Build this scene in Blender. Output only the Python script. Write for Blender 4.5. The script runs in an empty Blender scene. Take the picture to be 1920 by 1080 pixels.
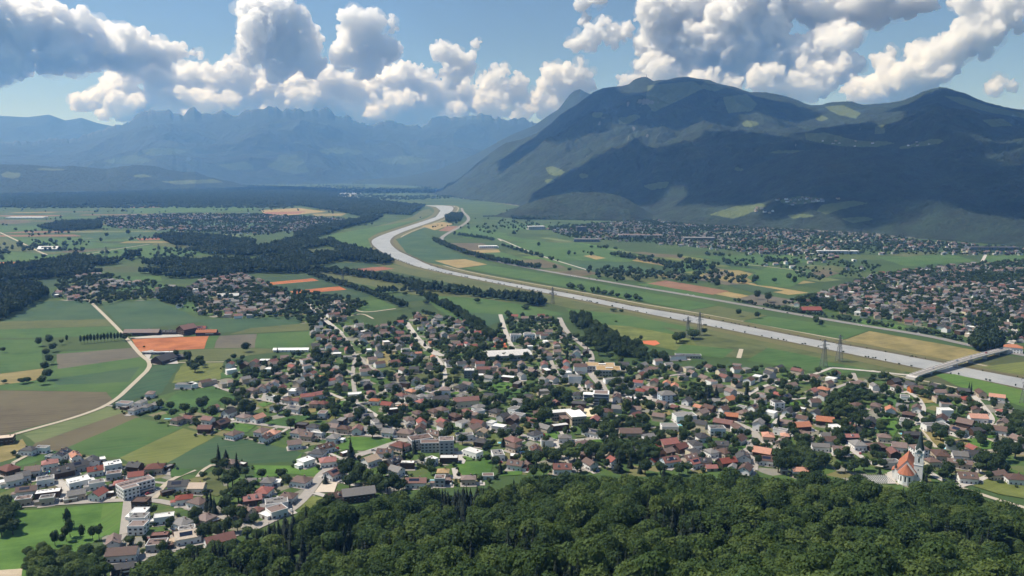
import bpy, math, random, os
import numpy as np
from mathutils import Vector, Matrix
R = math.radians
random.seed(7); rng = np.random.default_rng(7)
S = bpy.context.scene; COL = S.collection

# ------------------------------------------------------------ camera
F, HZ, CAMH = 1500.0, 318.0, 250.0            # focal length and horizon row for a 1920 px wide frame, metres above the valley
PIT = math.atan((540 - HZ) / F)
cd = bpy.data.cameras.new('camera'); cam = bpy.data.objects.new('camera', cd); COL.objects.link(cam)
cam.location = (0, 0, CAMH); cam.rotation_euler = (math.pi/2 - PIT, 0, 0)
cd.sensor_width = 36; cd.lens = 36*F/1920; cd.clip_start = 1; cd.clip_end = 300000
S.camera = cam

# ------------------------------------------------------------ sky, sun, exposure
SUN_EL, SUN_AZ = 57, -82                      # azimuth clockwise from the viewing direction
world = bpy.data.worlds.new('World'); S.world = world; world.use_nodes = True
wn, wl = world.node_tree.nodes, world.node_tree.links
wn.clear()
sky = wn.new('ShaderNodeTexSky'); sky.sky_type = 'NISHITA'; sky.sun_disc = False
sky.sun_elevation = R(SUN_EL); sky.sun_rotation = R(SUN_AZ); sky.altitude = 1500; sky.dust_density = 0.2; sky.ozone_density = 4.0
bg = wn.new('ShaderNodeBackground'); bg.inputs['Strength'].default_value = 0.075
wo = wn.new('ShaderNodeOutputWorld')
wl.new(sky.outputs[0], bg.inputs['Color']); wl.new(bg.outputs[0], wo.inputs['Surface'])
sd = bpy.data.lights.new('sun', 'SUN'); sd.energy = 4.6; sd.angle = R(0.53); sd.color = (1.0, 0.96, 0.90)
sun = bpy.data.objects.new('sun', sd); COL.objects.link(sun)
sv = Vector((math.cos(R(SUN_EL))*math.sin(R(SUN_AZ)), math.cos(R(SUN_EL))*math.cos(R(SUN_AZ)), math.sin(R(SUN_EL))))
sun.rotation_euler = sv.to_track_quat('Z', 'Y').to_euler()
S.view_settings.view_transform = 'Standard'; S.view_settings.look = 'None'
S.view_settings.exposure = 0.38; S.view_settings.gamma = 1.0
S.cycles.use_denoising = True
S.cycles.max_bounces = 44; S.cycles.diffuse_bounces = 2; S.cycles.glossy_bounces = 2; S.cycles.transmission_bounces = 2
S.cycles.volume_bounces = 40; S.cycles.transparent_max_bounces = 8
S.cycles.use_adaptive_sampling = True; S.cycles.adaptive_threshold = 0.02

# ------------------------------------------------------------ helpers
SP, CP = math.sin(PIT), math.cos(PIT)
def ray(px, py):
    u, v = (px-960)/F, -(py-540)/F
    return (u, CP + v*SP, -SP + v*CP)
def at(px, py, z=0.0):                        # a place on the level z seen in that direction
    dx, dy, dz = ray(px, py); t = (z-CAMH)/dz
    return (dx*t, dy*t, z)
def proj(x, y, z):                            # vectorised: where a place shows, 1920 px frame
    zc = y*CP - (z-CAMH)*SP; yc = y*SP + (z-CAMH)*CP
    zc = np.maximum(zc, 1e-3)
    return 960 + F*x/zc, 540 - F*yc/zc, zc
def hdir(px):                                 # horizontal unit direction of a picture column at the horizon
    dx, dy, _ = ray(px, HZ); l = math.hypot(dx, dy); return dx/l, dy/l
def alt(px, py, D):                           # height of a point seen at px,py standing D metres away
    dx, dy, dz = ray(px, py); return CAMH + dz/math.hypot(dx, dy)*D

def tag(o, label=None, cat=None, group=None, kind=None):
    if label: o['label'] = label
    if cat: o['category'] = cat
    if group: o['group'] = group
    if kind: o['kind'] = kind
    return o
def link(name, data, parent=None, loc=None, rz=0.0, scale=None):
    o = bpy.data.objects.new(name, data); COL.objects.link(o)
    if parent is not None: o.parent = parent
    if loc is not None: o.location = loc
    if rz: o.rotation_euler = (0, 0, rz)
    if scale is not None: o.scale = scale
    return o
def mesh(name, verts, faces, mats=None, idx=None, smooth=False):
    m = bpy.data.meshes.new(name); m.from_pydata([tuple(v) for v in verts], [], [tuple(f) for f in faces])
    for k in (mats or []): m.materials.append(k)
    if idx is not None: m.polygons.foreach_set('material_index', idx)
    if smooth: m.polygons.foreach_set('use_smooth', [True]*len(m.polygons))
    m.update(); return m
def gridmesh(name, X, Y, Z, mat, smooth=True):
    n, k = X.shape
    co = np.stack([X, Y, Z], -1).reshape(-1, 3).astype(np.float32)
    i = np.arange(n*k).reshape(n, k)
    q = np.stack([i[:-1, :-1], i[:-1, 1:], i[1:, 1:], i[1:, :-1]], -1).reshape(-1)
    m = bpy.data.meshes.new(name)
    m.vertices.add(len(co)); m.vertices.foreach_set('co', co.ravel())
    nf = len(q)//4
    m.loops.add(len(q)); m.loops.foreach_set('vertex_index', q.astype(np.int32))
    m.polygons.add(nf); m.polygons.foreach_set('loop_start', np.arange(nf, dtype=np.int32)*4)
    if smooth: m.polygons.foreach_set('use_smooth', np.ones(nf, dtype=bool))
    m.update(calc_edges=True); m.validate()
    m.materials.append(mat); return m
def vattr(m, name, arr):
    a = m.attributes.new(name, 'FLOAT', 'POINT'); a.data.foreach_set('value', np.asarray(arr, np.float32).ravel())

def _h(ix, iy, s):
    n = (ix.astype(np.int64)*374761393 + iy.astype(np.int64)*668265263 + s*1442695041) & 0x7fffffff
    n = ((n ^ (n >> 13))*1274126177) & 0x7fffffff
    return ((n ^ (n >> 16)) & 0xffff)/65535.0
def vnoise(x, y, s=0):
    ix, iy = np.floor(x), np.floor(y); fx, fy = x-ix, y-iy
    fx = fx*fx*(3-2*fx); fy = fy*fy*(3-2*fy)
    a, b = _h(ix, iy, s), _h(ix+1, iy, s); c, d = _h(ix, iy+1, s), _h(ix+1, iy+1, s)
    return (a*(1-fx)+b*fx)*(1-fy) + (c*(1-fx)+d*fx)*fy
def fbm(x, y, oct=5, s=0, ridged=False):
    t = np.zeros_like(x, dtype=float); a = 0.5; w = 0
    for o in range(oct):
        n = vnoise(x, y, s+o*17)
        if ridged: n = 1-np.abs(2*n-1)
        t += a*n; w += a; a *= 0.5; x = x*2.03+13.1; y = y*2.03+7.7
    return t/w
def inpoly(poly, x, y):
    x = np.asarray(x, float); y = np.asarray(y, float); r = np.zeros(x.shape, bool); n = len(poly)
    for i in range(n):
        x0, y0 = poly[i][:2]; x1, y1 = poly[(i+1) % n][:2]
        if y0 == y1: continue
        c = ((y0 > y) != (y1 > y)) & (x < (x1-x0)*(y-y0)/(y1-y0)+x0); r ^= c
    return r
def segdist(line, x, y):
    x = np.asarray(x, float); y = np.asarray(y, float); d = np.full(x.shape, 1e12)
    for (x0, y0), (x1, y1) in zip(line[:-1], line[1:]):
        l = (x1-x0)**2+(y1-y0)**2 + 1e-9
        t = np.clip(((x-x0)*(x1-x0)+(y-y0)*(y1-y0))/l, 0, 1)
        d = np.minimum(d, (x-x0-t*(x1-x0))**2+(y-y0-t*(y1-y0))**2)
    return np.sqrt(d)

# ------------------------------------------------------------ materials
def newmat(name):
    m = bpy.data.materials.new(name); m.use_nodes = True
    nt = m.node_tree; b = nt.nodes['Principled BSDF']; b.inputs['Roughness'].default_value = 0.85
    b.inputs['Specular IOR Level'].default_value = 0.25
    return m, nt, b
def nd(nt, t, **k):
    n = nt.nodes.new(t)
    for a, v in k.items():
        if a in n.inputs: n.inputs[a].default_value = v
        else: setattr(n, a, v)
    return n
def ramp(nt, stops, src):
    r = nt.nodes.new('ShaderNodeValToRGB'); e = r.color_ramp.elements
    while len(e) < len(stops): e.new(0.5)
    for k, (p, c) in zip(e, stops): k.position = p; k.color = (*c, 1)
    nt.links.new(src, r.inputs[0]); return r.outputs[0]
def mixc(nt, fac, a, b, mode='MIX'):
    n = nt.nodes.new('ShaderNodeMix'); n.data_type = 'RGBA'; n.blend_type = mode
    for s, v in ((n.inputs[0], fac), (n.inputs[6], a), (n.inputs[7], b)):
        if hasattr(v, 'is_linked'): nt.links.new(v, s)
        else: s.default_value = v if not isinstance(v, tuple) else (*v, 1)
    return n.outputs[2]
def mth(nt, op, a, b=None, clamp=False):
    n = nt.nodes.new('ShaderNodeMath'); n.operation = op; n.use_clamp = clamp
    for s, v in ((n.inputs[0], a), (n.inputs[1], b)):
        if v is None: continue
        if hasattr(v, 'is_linked'): nt.links.new(v, s)
        else: s.default_value = v
    return n.outputs[0]
def wpos(nt): return nt.nodes.new('ShaderNodeNewGeometry').outputs['Position']
def noise(nt, scale, detail=3, rough=0.55, vec=None):
    n = nd(nt, 'ShaderNodeTexNoise', Scale=scale, Detail=detail, Roughness=rough)
    if vec is not None: nt.links.new(vec, n.inputs['Vector'])
    return n.outputs[0]
def bump(nt, b, h, strength, dist):
    n = nd(nt, 'ShaderNodeBump', Strength=strength, Distance=dist); nt.links.new(h, n.inputs['Height']); nt.links.new(n.outputs[0], b.inputs['Normal'])
def simple(name, col, var=0.12, scale=0.4, rough=0.85, rnd=0.0):
    m, nt, b = newmat(name); b.inputs['Roughness'].default_value = rough
    n = noise(nt, scale, 4, 0.6, wpos(nt))
    c = mixc(nt, n, tuple(x*(1-var) for x in col), tuple(min(1, x*(1+var)) for x in col))
    if rnd:
        oi = nt.nodes.new('ShaderNodeObjectInfo').outputs['Random']
        hv = nt.nodes.new('ShaderNodeHueSaturation'); nt.links.new(c, hv.inputs['Color'])
        nt.links.new(mth(nt, 'MULTIPLY_ADD', oi, rnd), hv.inputs['Value']); hv.inputs['Value'].links[0].from_node.inputs[2].default_value = 1-rnd/2
        c = hv.outputs[0]
    nt.links.new(c, b.inputs['Base Color']); return m
def ico(sub):
    import bmesh
    b = bmesh.new(); bmesh.ops.create_icosphere(b, subdivisions=sub, radius=1)
    v = np.array([x.co[:] for x in b.verts]); f = np.array([[q.index for q in p.verts] for p in b.faces]); b.free(); return v, f
ICO1, ICO2 = ico(1), ico(2)
# ------------------------------------------------------------ mountains
MGRID = {}
def terrain_mat(name, forest, meadow, rock, fscale=0.012):
    m, nt, b = newmat(name); p = wpos(nt)
    n1 = noise(nt, fscale, 6, 0.7, p); n2 = noise(nt, fscale*0.12, 4, 0.6, p)
    f = ramp(nt, [(0.36, tuple(c*0.4 for c in forest)), (0.64, tuple(c*2.1 for c in forest))], n1)
    f = mixc(nt, n2, f, mixc(nt, 0.14, f, meadow))
    a = nd(nt, 'ShaderNodeAttribute', attribute_name='meadow').outputs['Fac']
    g = mixc(nt, n1, tuple(c*0.75 for c in meadow), tuple(c*1.2 for c in meadow))
    e = mth(nt, 'ADD', a, mth(nt, 'MULTIPLY', mth(nt, 'SUBTRACT', n1, 0.5), 0.9))
    c = mixc(nt, mth(nt, 'MULTIPLY_ADD', mth(nt, 'SUBTRACT', e, 0.5), 6.0, True), f, g)
    r = nd(nt, 'ShaderNodeAttribute', attribute_name='rock').outputs['Fac']
    rk = mixc(nt, noise(nt, fscale*2, 5, 0.7, p), tuple(c*0.5 for c in rock), rock)
    c = mixc(nt, mth(nt, 'MULTIPLY_ADD', mth(nt, 'SUBTRACT', mth(nt, 'ADD', r, mth(nt, 'MULTIPLY', n1, 0.6)), 0.8), 4.0, True), c, rk)
    nt.links.new(c, b.inputs['Base Color']); bump(nt, b, n1, 0.9, 35)
    return m
def mountain(name, label, ridge, Dr, Df, mat, expo=1.25, amp=0.16, nscale=1200, naz=500, nr=170, back=0.45, meadows=(), rock=None, seed=3, jag=0.0, bumps=0.0, x0=None, x1=None, keep=0.97, taper=.06):
    rx = [p[0] for p in ridge]; ry = [p[1] for p in ridge]
    xs = np.linspace(rx[0] if x0 is None else x0, rx[-1] if x1 is None else x1, naz)
    ys = np.interp(xs, rx, ry)
    if jag: ys = ys + (fbm(xs/9., xs*0+seed, 4, seed)-.5)*jag
    dr = np.interp(xs, *zip(*Dr)); df = np.interp(xs, *zip(*Df))
    t = np.concatenate([np.linspace(0, 1, nr)**1.0, 1+np.linspace(0.02, back, 24)])
    dirs = np.array([hdir(x) for x in xs]); tan = np.array([(ray(x, y)[2])/math.hypot(*ray(x, y)[:2]) for x, y in zip(xs, ys)])
    H = CAMH + tan*dr
    ks = max(3, naz//14); ker = np.hanning(2*ks+1); ker /= ker.sum(); Hs = np.convolve(np.pad(H, ks, mode='edge'), ker, 'valid')
    tp = np.clip(np.minimum(np.arange(naz), np.arange(naz)[::-1])/(naz*taper), 0, 1); tp = tp*tp*(3-2*tp)
    T = t[None, :]; RR = df[:, None] + (dr-df)[:, None]*T
    X = dirs[:, 0:1]*RR; Y = dirs[:, 1:2]*RR
    prof = np.where(T <= 1, T**expo, np.maximum(0, 1-((T-1)/back)**1.2))
    wx = X + (fbm(X/nscale, Y/nscale, 3, seed+50)-0.5)*nscale*0.7; wy = Y + (fbm(X/nscale, Y/nscale, 3, seed+70)-0.5)*nscale*0.7
    n = fbm(wx/nscale, wy/nscale, 7, seed, ridged=True)-0.55
    env = np.clip(np.where(T <= 1, np.sin(np.pi*np.clip(T, 0, 1)**0.8), 0), 0, 1)
    bl = np.clip((T-0.82)/0.18, 0, 1)**1.3; HH = H[:, None]*bl + Hs[:, None]*(1-bl)
    Z = (np.maximum(HH, 5)*prof + n*amp*np.maximum(H[:, None], 60)*env*1.6)*tp[:, None]
    if bumps: Z += (fbm(X/14., Y/14., 2, seed+9)-0.5)*bumps*np.clip(T*12, 0, 1)
    cap = CAMH + tan[:, None]*RR - 0.02*dr[:, None]*np.clip(1-T, 0, 1)*(1-keep)*30
    Z = np.where(T < 1, np.minimum(Z, cap), Z)
    Z = np.where(T <= 0.0, -25, np.maximum(Z, -25)); Z[:, -1] = -25
    m = gridmesh(name, X, Y, Z, mat)
    PX, PY, _ = proj(X, Y, Z); MGRID[name] = (X, Y, Z, PX, PY)
    me = np.zeros(X.shape)
    for poly in meadows: me = np.maximum(me, inpoly(poly, PX, PY).astype(float))
    me = (me + np.roll(me, 1, 0) + np.roll(me, -1, 0) + np.roll(me, 1, 1) + np.roll(me, -1, 1))/5
    vattr(m, 'meadow', me)
    gx = np.gradient(Z, axis=1)/np.maximum(np.gradient(RR, axis=1), 1); gy = np.gradient(Z, axis=0)/np.maximum(np.hypot(np.gradient(X, axis=0), np.gradient(Y, axis=0)), 1)
    sl = np.hypot(gx, gy); rk = np.clip((sl-(rock[0] if rock else 9))/(rock[1] if rock else 1), 0, 1)
    if rock and len(rock) > 2: rk = np.maximum(rk, np.clip((T-rock[2])*4, 0, 0.9)*(fbm(X/400, Y/400, 4, 5) > 0.42))
    vattr(m, 'rock', rk)
    o = link(name, m); tag(o, label, 'mountain' if 'mountain' in name else 'hill', kind='structure'); return o

M_far = terrain_mat('far_mountain', (0.009, 0.016, 0.012), (0.04, 0.062, 0.03), (0.12, 0.125, 0.12), 0.004)
M_mtn = terrain_mat('near_mountain', (0.009, 0.017, 0.010), (0.085, 0.11, 0.04), (0.22, 0.21, 0.19), 0.012)

def blob(cx, cy, w, h, n=9, s=0):
    rs = random.Random(int(cx*7+cy*13+s)); return [(cx+w*math.cos(a)*rs.uniform(.6, 1.15), cy+h*math.sin(a)*rs.uniform(.55, 1.2)) for a in [i*2*math.pi/n for i in range(n)]]
r_back = [(-300, 228), (0, 217), (60, 220), (100, 215), (130, 226), (160, 221), (190, 231), (215, 236), (280, 250), (360, 262)]
mountain('distant_mountain', 'palest blue mountain ridge at the far left behind the main range', r_back, [(-300, 23500), (400, 23500)], [(-300, 19000), (400, 19000)], M_far, amp=.2, nscale=2500, naz=200, nr=60, seed=21)
r_far = [(-420, 262), (-200, 255), (0, 268), (150, 258), (195, 243), (225, 236), (250, 226), (268, 212), (285, 208), (300, 206), (320, 209), (335, 210), (345, 215), (352, 212), (363, 203), (372, 204), (382, 210), (392, 209), (402, 215), (412, 213), (422, 208), (432, 212), (440, 217), (452, 219), (460, 211), (472, 207), (490, 206), (500, 205), (508, 200), (516, 203), (526, 201), (534, 207), (545, 205), (552, 208), (566, 205), (575, 209), (588, 205), (600, 210), (606, 205), (616, 202), (625, 207), (632, 216), (645, 219), (654, 212), (664, 224), (690, 235), (705, 233), (720, 228), (745, 227), (760, 232), (780, 237), (790, 236), (800, 231), (812, 223), (830, 219), (870, 218), (890, 215), (905, 215), (925, 219), (950, 225), (965, 221), (985, 222), (1000, 232), (1060, 240), (1200, 255)]
mountain('far_mountain', 'hazy blue mountain range with a jagged crest closing the valley', r_far, [(-420, 19000), (200, 20000), (500, 19500), (700, 20500), (1200, 21000)], [(-420, 13000), (300, 13500), (560, 14500), (800, 15500), (1200, 14000)], M_far, expo=1.1, amp=.3, nscale=3000, naz=1100, nr=170, seed=5, jag=11, rock=(1.1, .5, .86),
   meadows=[blob(545, 308, 45, 20), blob(450, 312, 40, 8), blob(640, 285, 40, 10), blob(310, 285, 45, 8), blob(900, 222, 40, 3), blob(750, 300, 60, 8), blob(240, 300, 50, 9)])
r_spur = [(640, 340), (760, 331), (820, 318), (860, 303), (900, 285), (935, 265), (965, 250), (1000, 236), (1030, 215), (1046, 205), (1056, 192), (1066, 178), (1076, 170), (1086, 167), (1096, 173), (1110, 178), (1160, 190), (1260, 200)]
mountain('spur_mountain', 'blue wooded spur with a pointed summit left of the big mountain', r_spur, [(640, 15000), (1000, 13500), (1260, 12500)], [(640, 13900), (900, 9500), (1260, 8500)], M_mtn, expo=1.1, amp=.15, nscale=1500, naz=330, nr=110, seed=11, rock=(1.0, .5, .9))
r_big = [(800, 334), (850, 329), (877, 320), (893, 307), (912, 293), (930, 279), (948, 268), (975, 262), (1005, 250), (1030, 234), (1048, 216), (1062, 206), (1078, 198), (1095, 184), (1112, 172), (1128, 165), (1145, 163), (1165, 161), (1176, 158), (1184, 150), (1194, 146), (1203, 144), (1210, 145), (1216, 149), (1221, 152), (1232, 150), (1245, 150), (1257, 147), (1268, 144.5), (1284, 144), (1300, 147), (1325, 150), (1338, 156), (1350, 159), (1368, 162), (1385, 168), (1400, 173), (1412, 173), (1428, 173), (1455, 178), (1472, 182), (1486, 187), (1502, 194), (1514, 197), (1532, 197), (1550, 192), (1568, 191), (1588, 190), (1600, 194), (1612, 197), (1634, 195), (1660, 193), (1682, 189), (1700, 182), (1718, 173), (1732, 168), (1750, 164), (1764, 165), (1782, 171), (1800, 176), (1822, 186), (1845, 194), (1870, 200), (1890, 204), (1920, 206), (2000, 196), (2150, 215), (2400, 250)]
mm = [[(1510, 250), (1545, 248), (1600, 262), (1655, 268), (1650, 275), (1590, 276), (1545, 270), (1510, 262)], [(1640, 238), (1656, 232), (1660, 250), (1640, 252)], [(1682, 276), (1720, 268), (1750, 260), (1772, 264), (1760, 270), (1720, 275), (1690, 280)],
      [(1545, 200), (1580, 197), (1615, 212), (1605, 222), (1570, 215)], [(1770, 180), (1800, 182), (1860, 200), (1920, 212), (1925, 222), (1860, 212), (1800, 195)], [(1840, 225), (1880, 222), (1900, 236), (1860, 238)],
      [(1355, 182), (1400, 176), (1420, 195), (1410, 208), (1365, 212)], [(1160, 222), (1190, 214), (1205, 218), (1180, 232), (1160, 234)], [(1215, 160), (1300, 152), (1320, 165), (1270, 190), (1225, 210), (1210, 190)], [(1320, 155), (1360, 165), (1340, 172), (1310, 165)], blob(1120, 215, 14, 6), blob(1405, 232, 20, 6), blob(1540, 222, 14, 5), blob(1625, 268, 60, 5),
      [(1022, 313), (1040, 312), (1060, 322), (1050, 330), (1030, 328)], [(1205, 348), (1230, 342), (1255, 340), (1250, 352), (1220, 357)], [(1340, 342), (1365, 338), (1372, 346), (1350, 350)], blob(1095, 330, 10, 5), blob(1385, 318, 12, 5), blob(1480, 285, 40, 4), blob(1030, 340, 10, 5), blob(1460, 330, 14, 3)]
mountain('big_mountain', 'big dark wooded mountain with meadow patches filling the right background', r_big, [(800, 9300), (950, 8800), (1200, 8600), (1450, 8300), (1750, 7400), (2400, 7000)], [(800, 8300), (880, 6800), (1000, 5200), (1200, 4500), (1500, 3900), (1800, 3400), (2400, 3000)], M_mtn, expo=1.0, amp=.36, nscale=1250, naz=900, nr=330, meadows=mm, seed=31, rock=(1.5, .5, .97), bumps=8)
r_mid = [(1180, 408), (1260, 380), (1320, 352), (1380, 325), (1440, 300), (1500, 283), (1580, 275), (1640, 277), (1700, 292), (1760, 305), (1850, 312), (1920, 322), (2100, 330), (2400, 340)]
m2 = [[(1330, 402), (1380, 386), (1425, 380), (1440, 386), (1410, 398), (1375, 410)], [(1455, 376), (1500, 368), (1545, 371), (1530, 380), (1480, 384)], [(1540, 384), (1600, 376), (1630, 381), (1580, 392), (1550, 402), (1530, 396)], [(1575, 410), (1620, 405), (1640, 412), (1600, 418)], blob(1500, 405, 30, 5)]
mountain('wooded_hill', 'dark wooded foothill with a meadow shelf below the big mountain', r_mid, [(1180, 4300), (1400, 4700), (1700, 4500), (2400, 4000)], [(1180, 4100), (1300, 3700), (1550, 3450), (1750, 3250), (2400, 2700)], M_mtn, expo=1.0, amp=.26, nscale=600, naz=620, nr=130, meadows=m2, seed=41, rock=(1.6, .5), bumps=9)
r_knob = [(905, 411), (930, 404), (955, 394), (985, 383), (1010, 374), (1040, 366), (1075, 361), (1110, 360), (1145, 363), (1175, 372), (1195, 385), (1215, 397), (1240, 408)]
mountain('wooded_knoll', 'low dark wooded knoll rising from the valley floor beside the town', r_knob, [(905, 4300), (1080, 4350), (1240, 4150)], [(905, 4080), (1240, 3950)], M_mtn, expo=0.8, amp=.06, nscale=300, naz=260, nr=60, seed=51, bumps=12)
r_left = [(-350, 318), (-150, 306), (0, 308), (60, 309), (100, 313), (135, 311), (170, 314), (200, 317), (230, 312), (255, 309), (290, 311), (315, 318), (345, 323), (365, 322), (390, 332), (430, 340), (480, 344)]
mountain('left_hill', 'low dark blue wooded hill at the left edge of the valley', r_left, [(-350, 10500), (480, 11500)], [(-350, 9000), (200, 9600), (480, 10900)], M_mtn, expo=.8, amp=.12, nscale=900, naz=300, nr=80, meadows=[blob(20, 328, 22, 7), blob(95, 318, 30, 3), blob(265, 330, 20, 3), [(300, 340), (400, 336), (420, 342), (330, 346)]], seed=61, bumps=16)
r_foot = [(820, 346), (870, 338), (900, 334), (940, 330), (975, 328), (1010, 335), (1040, 345), (1080, 352), (1120, 358), (1170, 372), (1220, 388)]
mountain('foot_slope', 'wooded foot of the big mountain above the valley road', r_foot, [(820, 9300), (1000, 6800), (1220, 5000)], [(820, 8000), (1000, 5300), (1220, 4300)], M_mtn, expo=.9, amp=.1, nscale=400, naz=240, nr=60, meadows=[blob(960, 345, 20, 3), blob(1060, 355, 14, 3)], seed=71, bumps=16)

# ------------------------------------------------------------ haze
def haze():
    x, y0, y1, z0, z1 = 26000, -3000, 26500, -40, 2000
    v = [(-x, y0, z0), (x, y0, z0), (x, y1, z0), (-x, y1, z0), (-x, y0, z1), (x, y0, z1), (x, y1, z1), (-x, y1, z1)]
    f = [(0, 3, 2, 1), (4, 5, 6, 7), (0, 1, 5, 4), (1, 2, 6, 5), (2, 3, 7, 6), (3, 0, 4, 7)]
    m = bpy.data.materials.new('haze'); m.use_nodes = True; nt = m.node_tree; nt.nodes.clear()
    o = nt.nodes.new('ShaderNodeOutputMaterial'); p = nt.nodes.new('ShaderNodeVolumePrincipled')
    p.inputs['Color'].default_value = (0.19, 0.45, 1.0, 1); p.inputs['Absorption Color'].default_value = (1, 1, 1, 1); p.inputs['Density'].default_value = HAZE; p.inputs['Anisotropy'].default_value = 0.1
    nt.links.new(p.outputs[0], o.inputs['Volume'])
    tag(link('haze', mesh('haze', v, f, [m])), 'thin pale blue haze filling the whole valley', 'haze', kind='stuff')
HAZE = 5.8e-5
haze()
# ------------------------------------------------------------ labels that tell look-alikes apart
LAND = [('church', 1705, 895), ('white apartment block', 257, 925), ('white-roofed school', 1068, 785), ('ochre-roofed school', 1130, 695), ('grey sports hall', 955, 663), ('river bridge', 1790, 690),
        ('forest-edge farm', 675, 925), ('grey apartment blocks', 805, 832), ('orange field', 315, 645), ('poplar row', 190, 640), ('sandy court', 612, 917), ('orange tennis courts', 1220, 643), ('road bend', 1415, 815), ('dark grove', 1580, 770), ('river bend', 715, 455), ('white farm greenhouse', 540, 655)]
LANDP = [(n, at(x, y)[:2]) for n, x, y in LAND]
ORD = ['', 'second ', 'third ', 'fourth ', 'fifth ', 'sixth ', 'seventh ', 'eighth ', 'ninth ', 'tenth ', 'eleventh ', 'twelfth ', 'thirteenth ', 'fourteenth ', 'fifteenth ', 'sixteenth ', 'seventeenth ', 'eighteenth ', 'nineteenth ', 'twentieth ']
def ordn(k):
    return ORD[k] if k < 20 else '%d%s ' % (k+1, {1: 'st', 2: 'nd', 3: 'rd'}.get((k+1) % 10, 'th') if (k+1) % 100 not in (11, 12, 13) else 'th')
REG = {}                                      # description -> [(object, x, y)]
def reg(o, desc, x, y): REG.setdefault(desc, []).append((o, x, y))
def write_labels():
    for desc, L in REG.items():
        for o, x, y in L:
            if len(L) == 1: o['label'] = desc; continue
            ln, lp = min(LANDP, key=lambda q: (q[1][0]-x)**2+(q[1][1]-y)**2)
            d = (lp[0]-x)**2+(lp[1]-y)**2
            k = sum(1 for _, a, b in L if (lp[0]-a)**2+(lp[1]-b)**2 < d-1e-6)
            o['label'] = '%s, %snearest to the %s' % (desc, ordn(k), ln)

# ------------------------------------------------------------ ground with the wooded near slope
EDGE_PX = [(120, 1150), (217, 1099), (267, 1070), (317, 1055), (383, 1044), (430, 1036), (473, 1020), (520, 996), (563, 976), (600, 962), (640, 970), (683, 960), (730, 943), (773, 935), (873, 926), (933, 916), (973, 906), (1023, 906), (1073, 901), (1140, 900), (1240, 903), (1280, 900), (1413, 910), (1447, 904), (1563, 913), (1617, 918), (1680, 932), (1727, 932), (1763, 936), (1813, 940), (1847, 948), (1880, 962), (1920, 972), (2080, 985), (2300, 1000)]
EDGE = [at(x, y+14*min(1, max(0, (x-660)/120)))[:2] for x, y in EDGE_PX]
HILL = EDGE + [(1500, 300), (1500, -2500), (-1500, -2500), (-600, 300)]
RAV = [at(x, y, z)[:2] for x, y, z in [(1290, 985, 20), (1380, 1005, 30), (1480, 1025, 38), (1600, 1035, 40), (1720, 1050, 45), (1860, 1040, 40), (2000, 1010, 30)]]
RAV2 = [at(x, y, z)[:2] for x, y, z in [(960, 985, 25), (1040, 990, 28), (1120, 992, 28)]]
def hillz(x, y):
    x = np.asarray(x, float); y = np.asarray(y, float)
    ins = inpoly(HILL, x, y); d = np.where(ins, segdist(EDGE, x, y), 0)
    h = 0.25*d*np.clip(d/40, 0, 1)*0.95 + (fbm(x/90, y/90, 3, 91)-0.5)*26*np.clip(d/90, 0, 1)
    h = np.minimum(h, 165)
    h -= 13*np.exp(-(segdist(RAV, x, y)/15)**2) + 6*np.exp(-(segdist(RAV2, x, y)/12)**2)
    return np.where(ins, np.maximum(h, 0), 0)
def ground():
    a = np.arange(-560, 561, 8.0); b = 560*np.geomspace(1, 25900/560, 40)[1:]
    xs = np.concatenate([-b[::-1], a, b])
    ys = np.concatenate([np.linspace(-2950, 120, 20)[:-1], np.arange(120, 780, 8.0), 780*np.geomspace(1, 26400/780, 60)])
    X, Y = np.meshgrid(xs, ys, indexing='ij'); Z = hillz(X, Y)
    m, nt, bs = newmat('grassland'); p = wpos(nt)
    vo = nd(nt, 'ShaderNodeTexVoronoi', Scale=0.0042); vo.inputs['Randomness'].default_value = 0.9
    mp = nt.nodes.new('ShaderNodeMapping'); mp.inputs['Rotation'].default_value = (0, 0, R(28)); mp.inputs['Scale'].default_value = (1, 2.2, 1); nt.links.new(p, mp.inputs[0]); nt.links.new(mp.outputs[0], vo.inputs['Vector'])
    sp = nt.nodes.new('ShaderNodeSeparateColor'); nt.links.new(vo.outputs['Color'], sp.inputs[0])
    c = ramp(nt, [(0.0, (.030, .055, .018)), (0.25, (.045, .085, .022)), (0.5, (.055, .10, .028)), (0.72, (.08, .11, .03)), (0.86, (.035, .065, .02)), (0.96, (.06, .085, .025)), (1.0, (.11, .09, .05))], sp.outputs[0])
    n1 = noise(nt, 0.05, 5, .65, p); n2 = noise(nt, 0.6, 4, .7, p)
    c = mixc(nt, mth(nt, 'MULTIPLY', n1, .6), c, (.045, .075, .02)); c = mixc(nt, mth(nt, 'MULTIPLY', n2, .5), c, (.03, .05, .015))
    nt.links.new(c, bs.inputs['Base Color'])
    tag(link('ground', gridmesh('ground', X, Y, Z, m)), 'green valley floor rising to the wooded near slope', 'ground', kind='structure')
ground()

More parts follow.
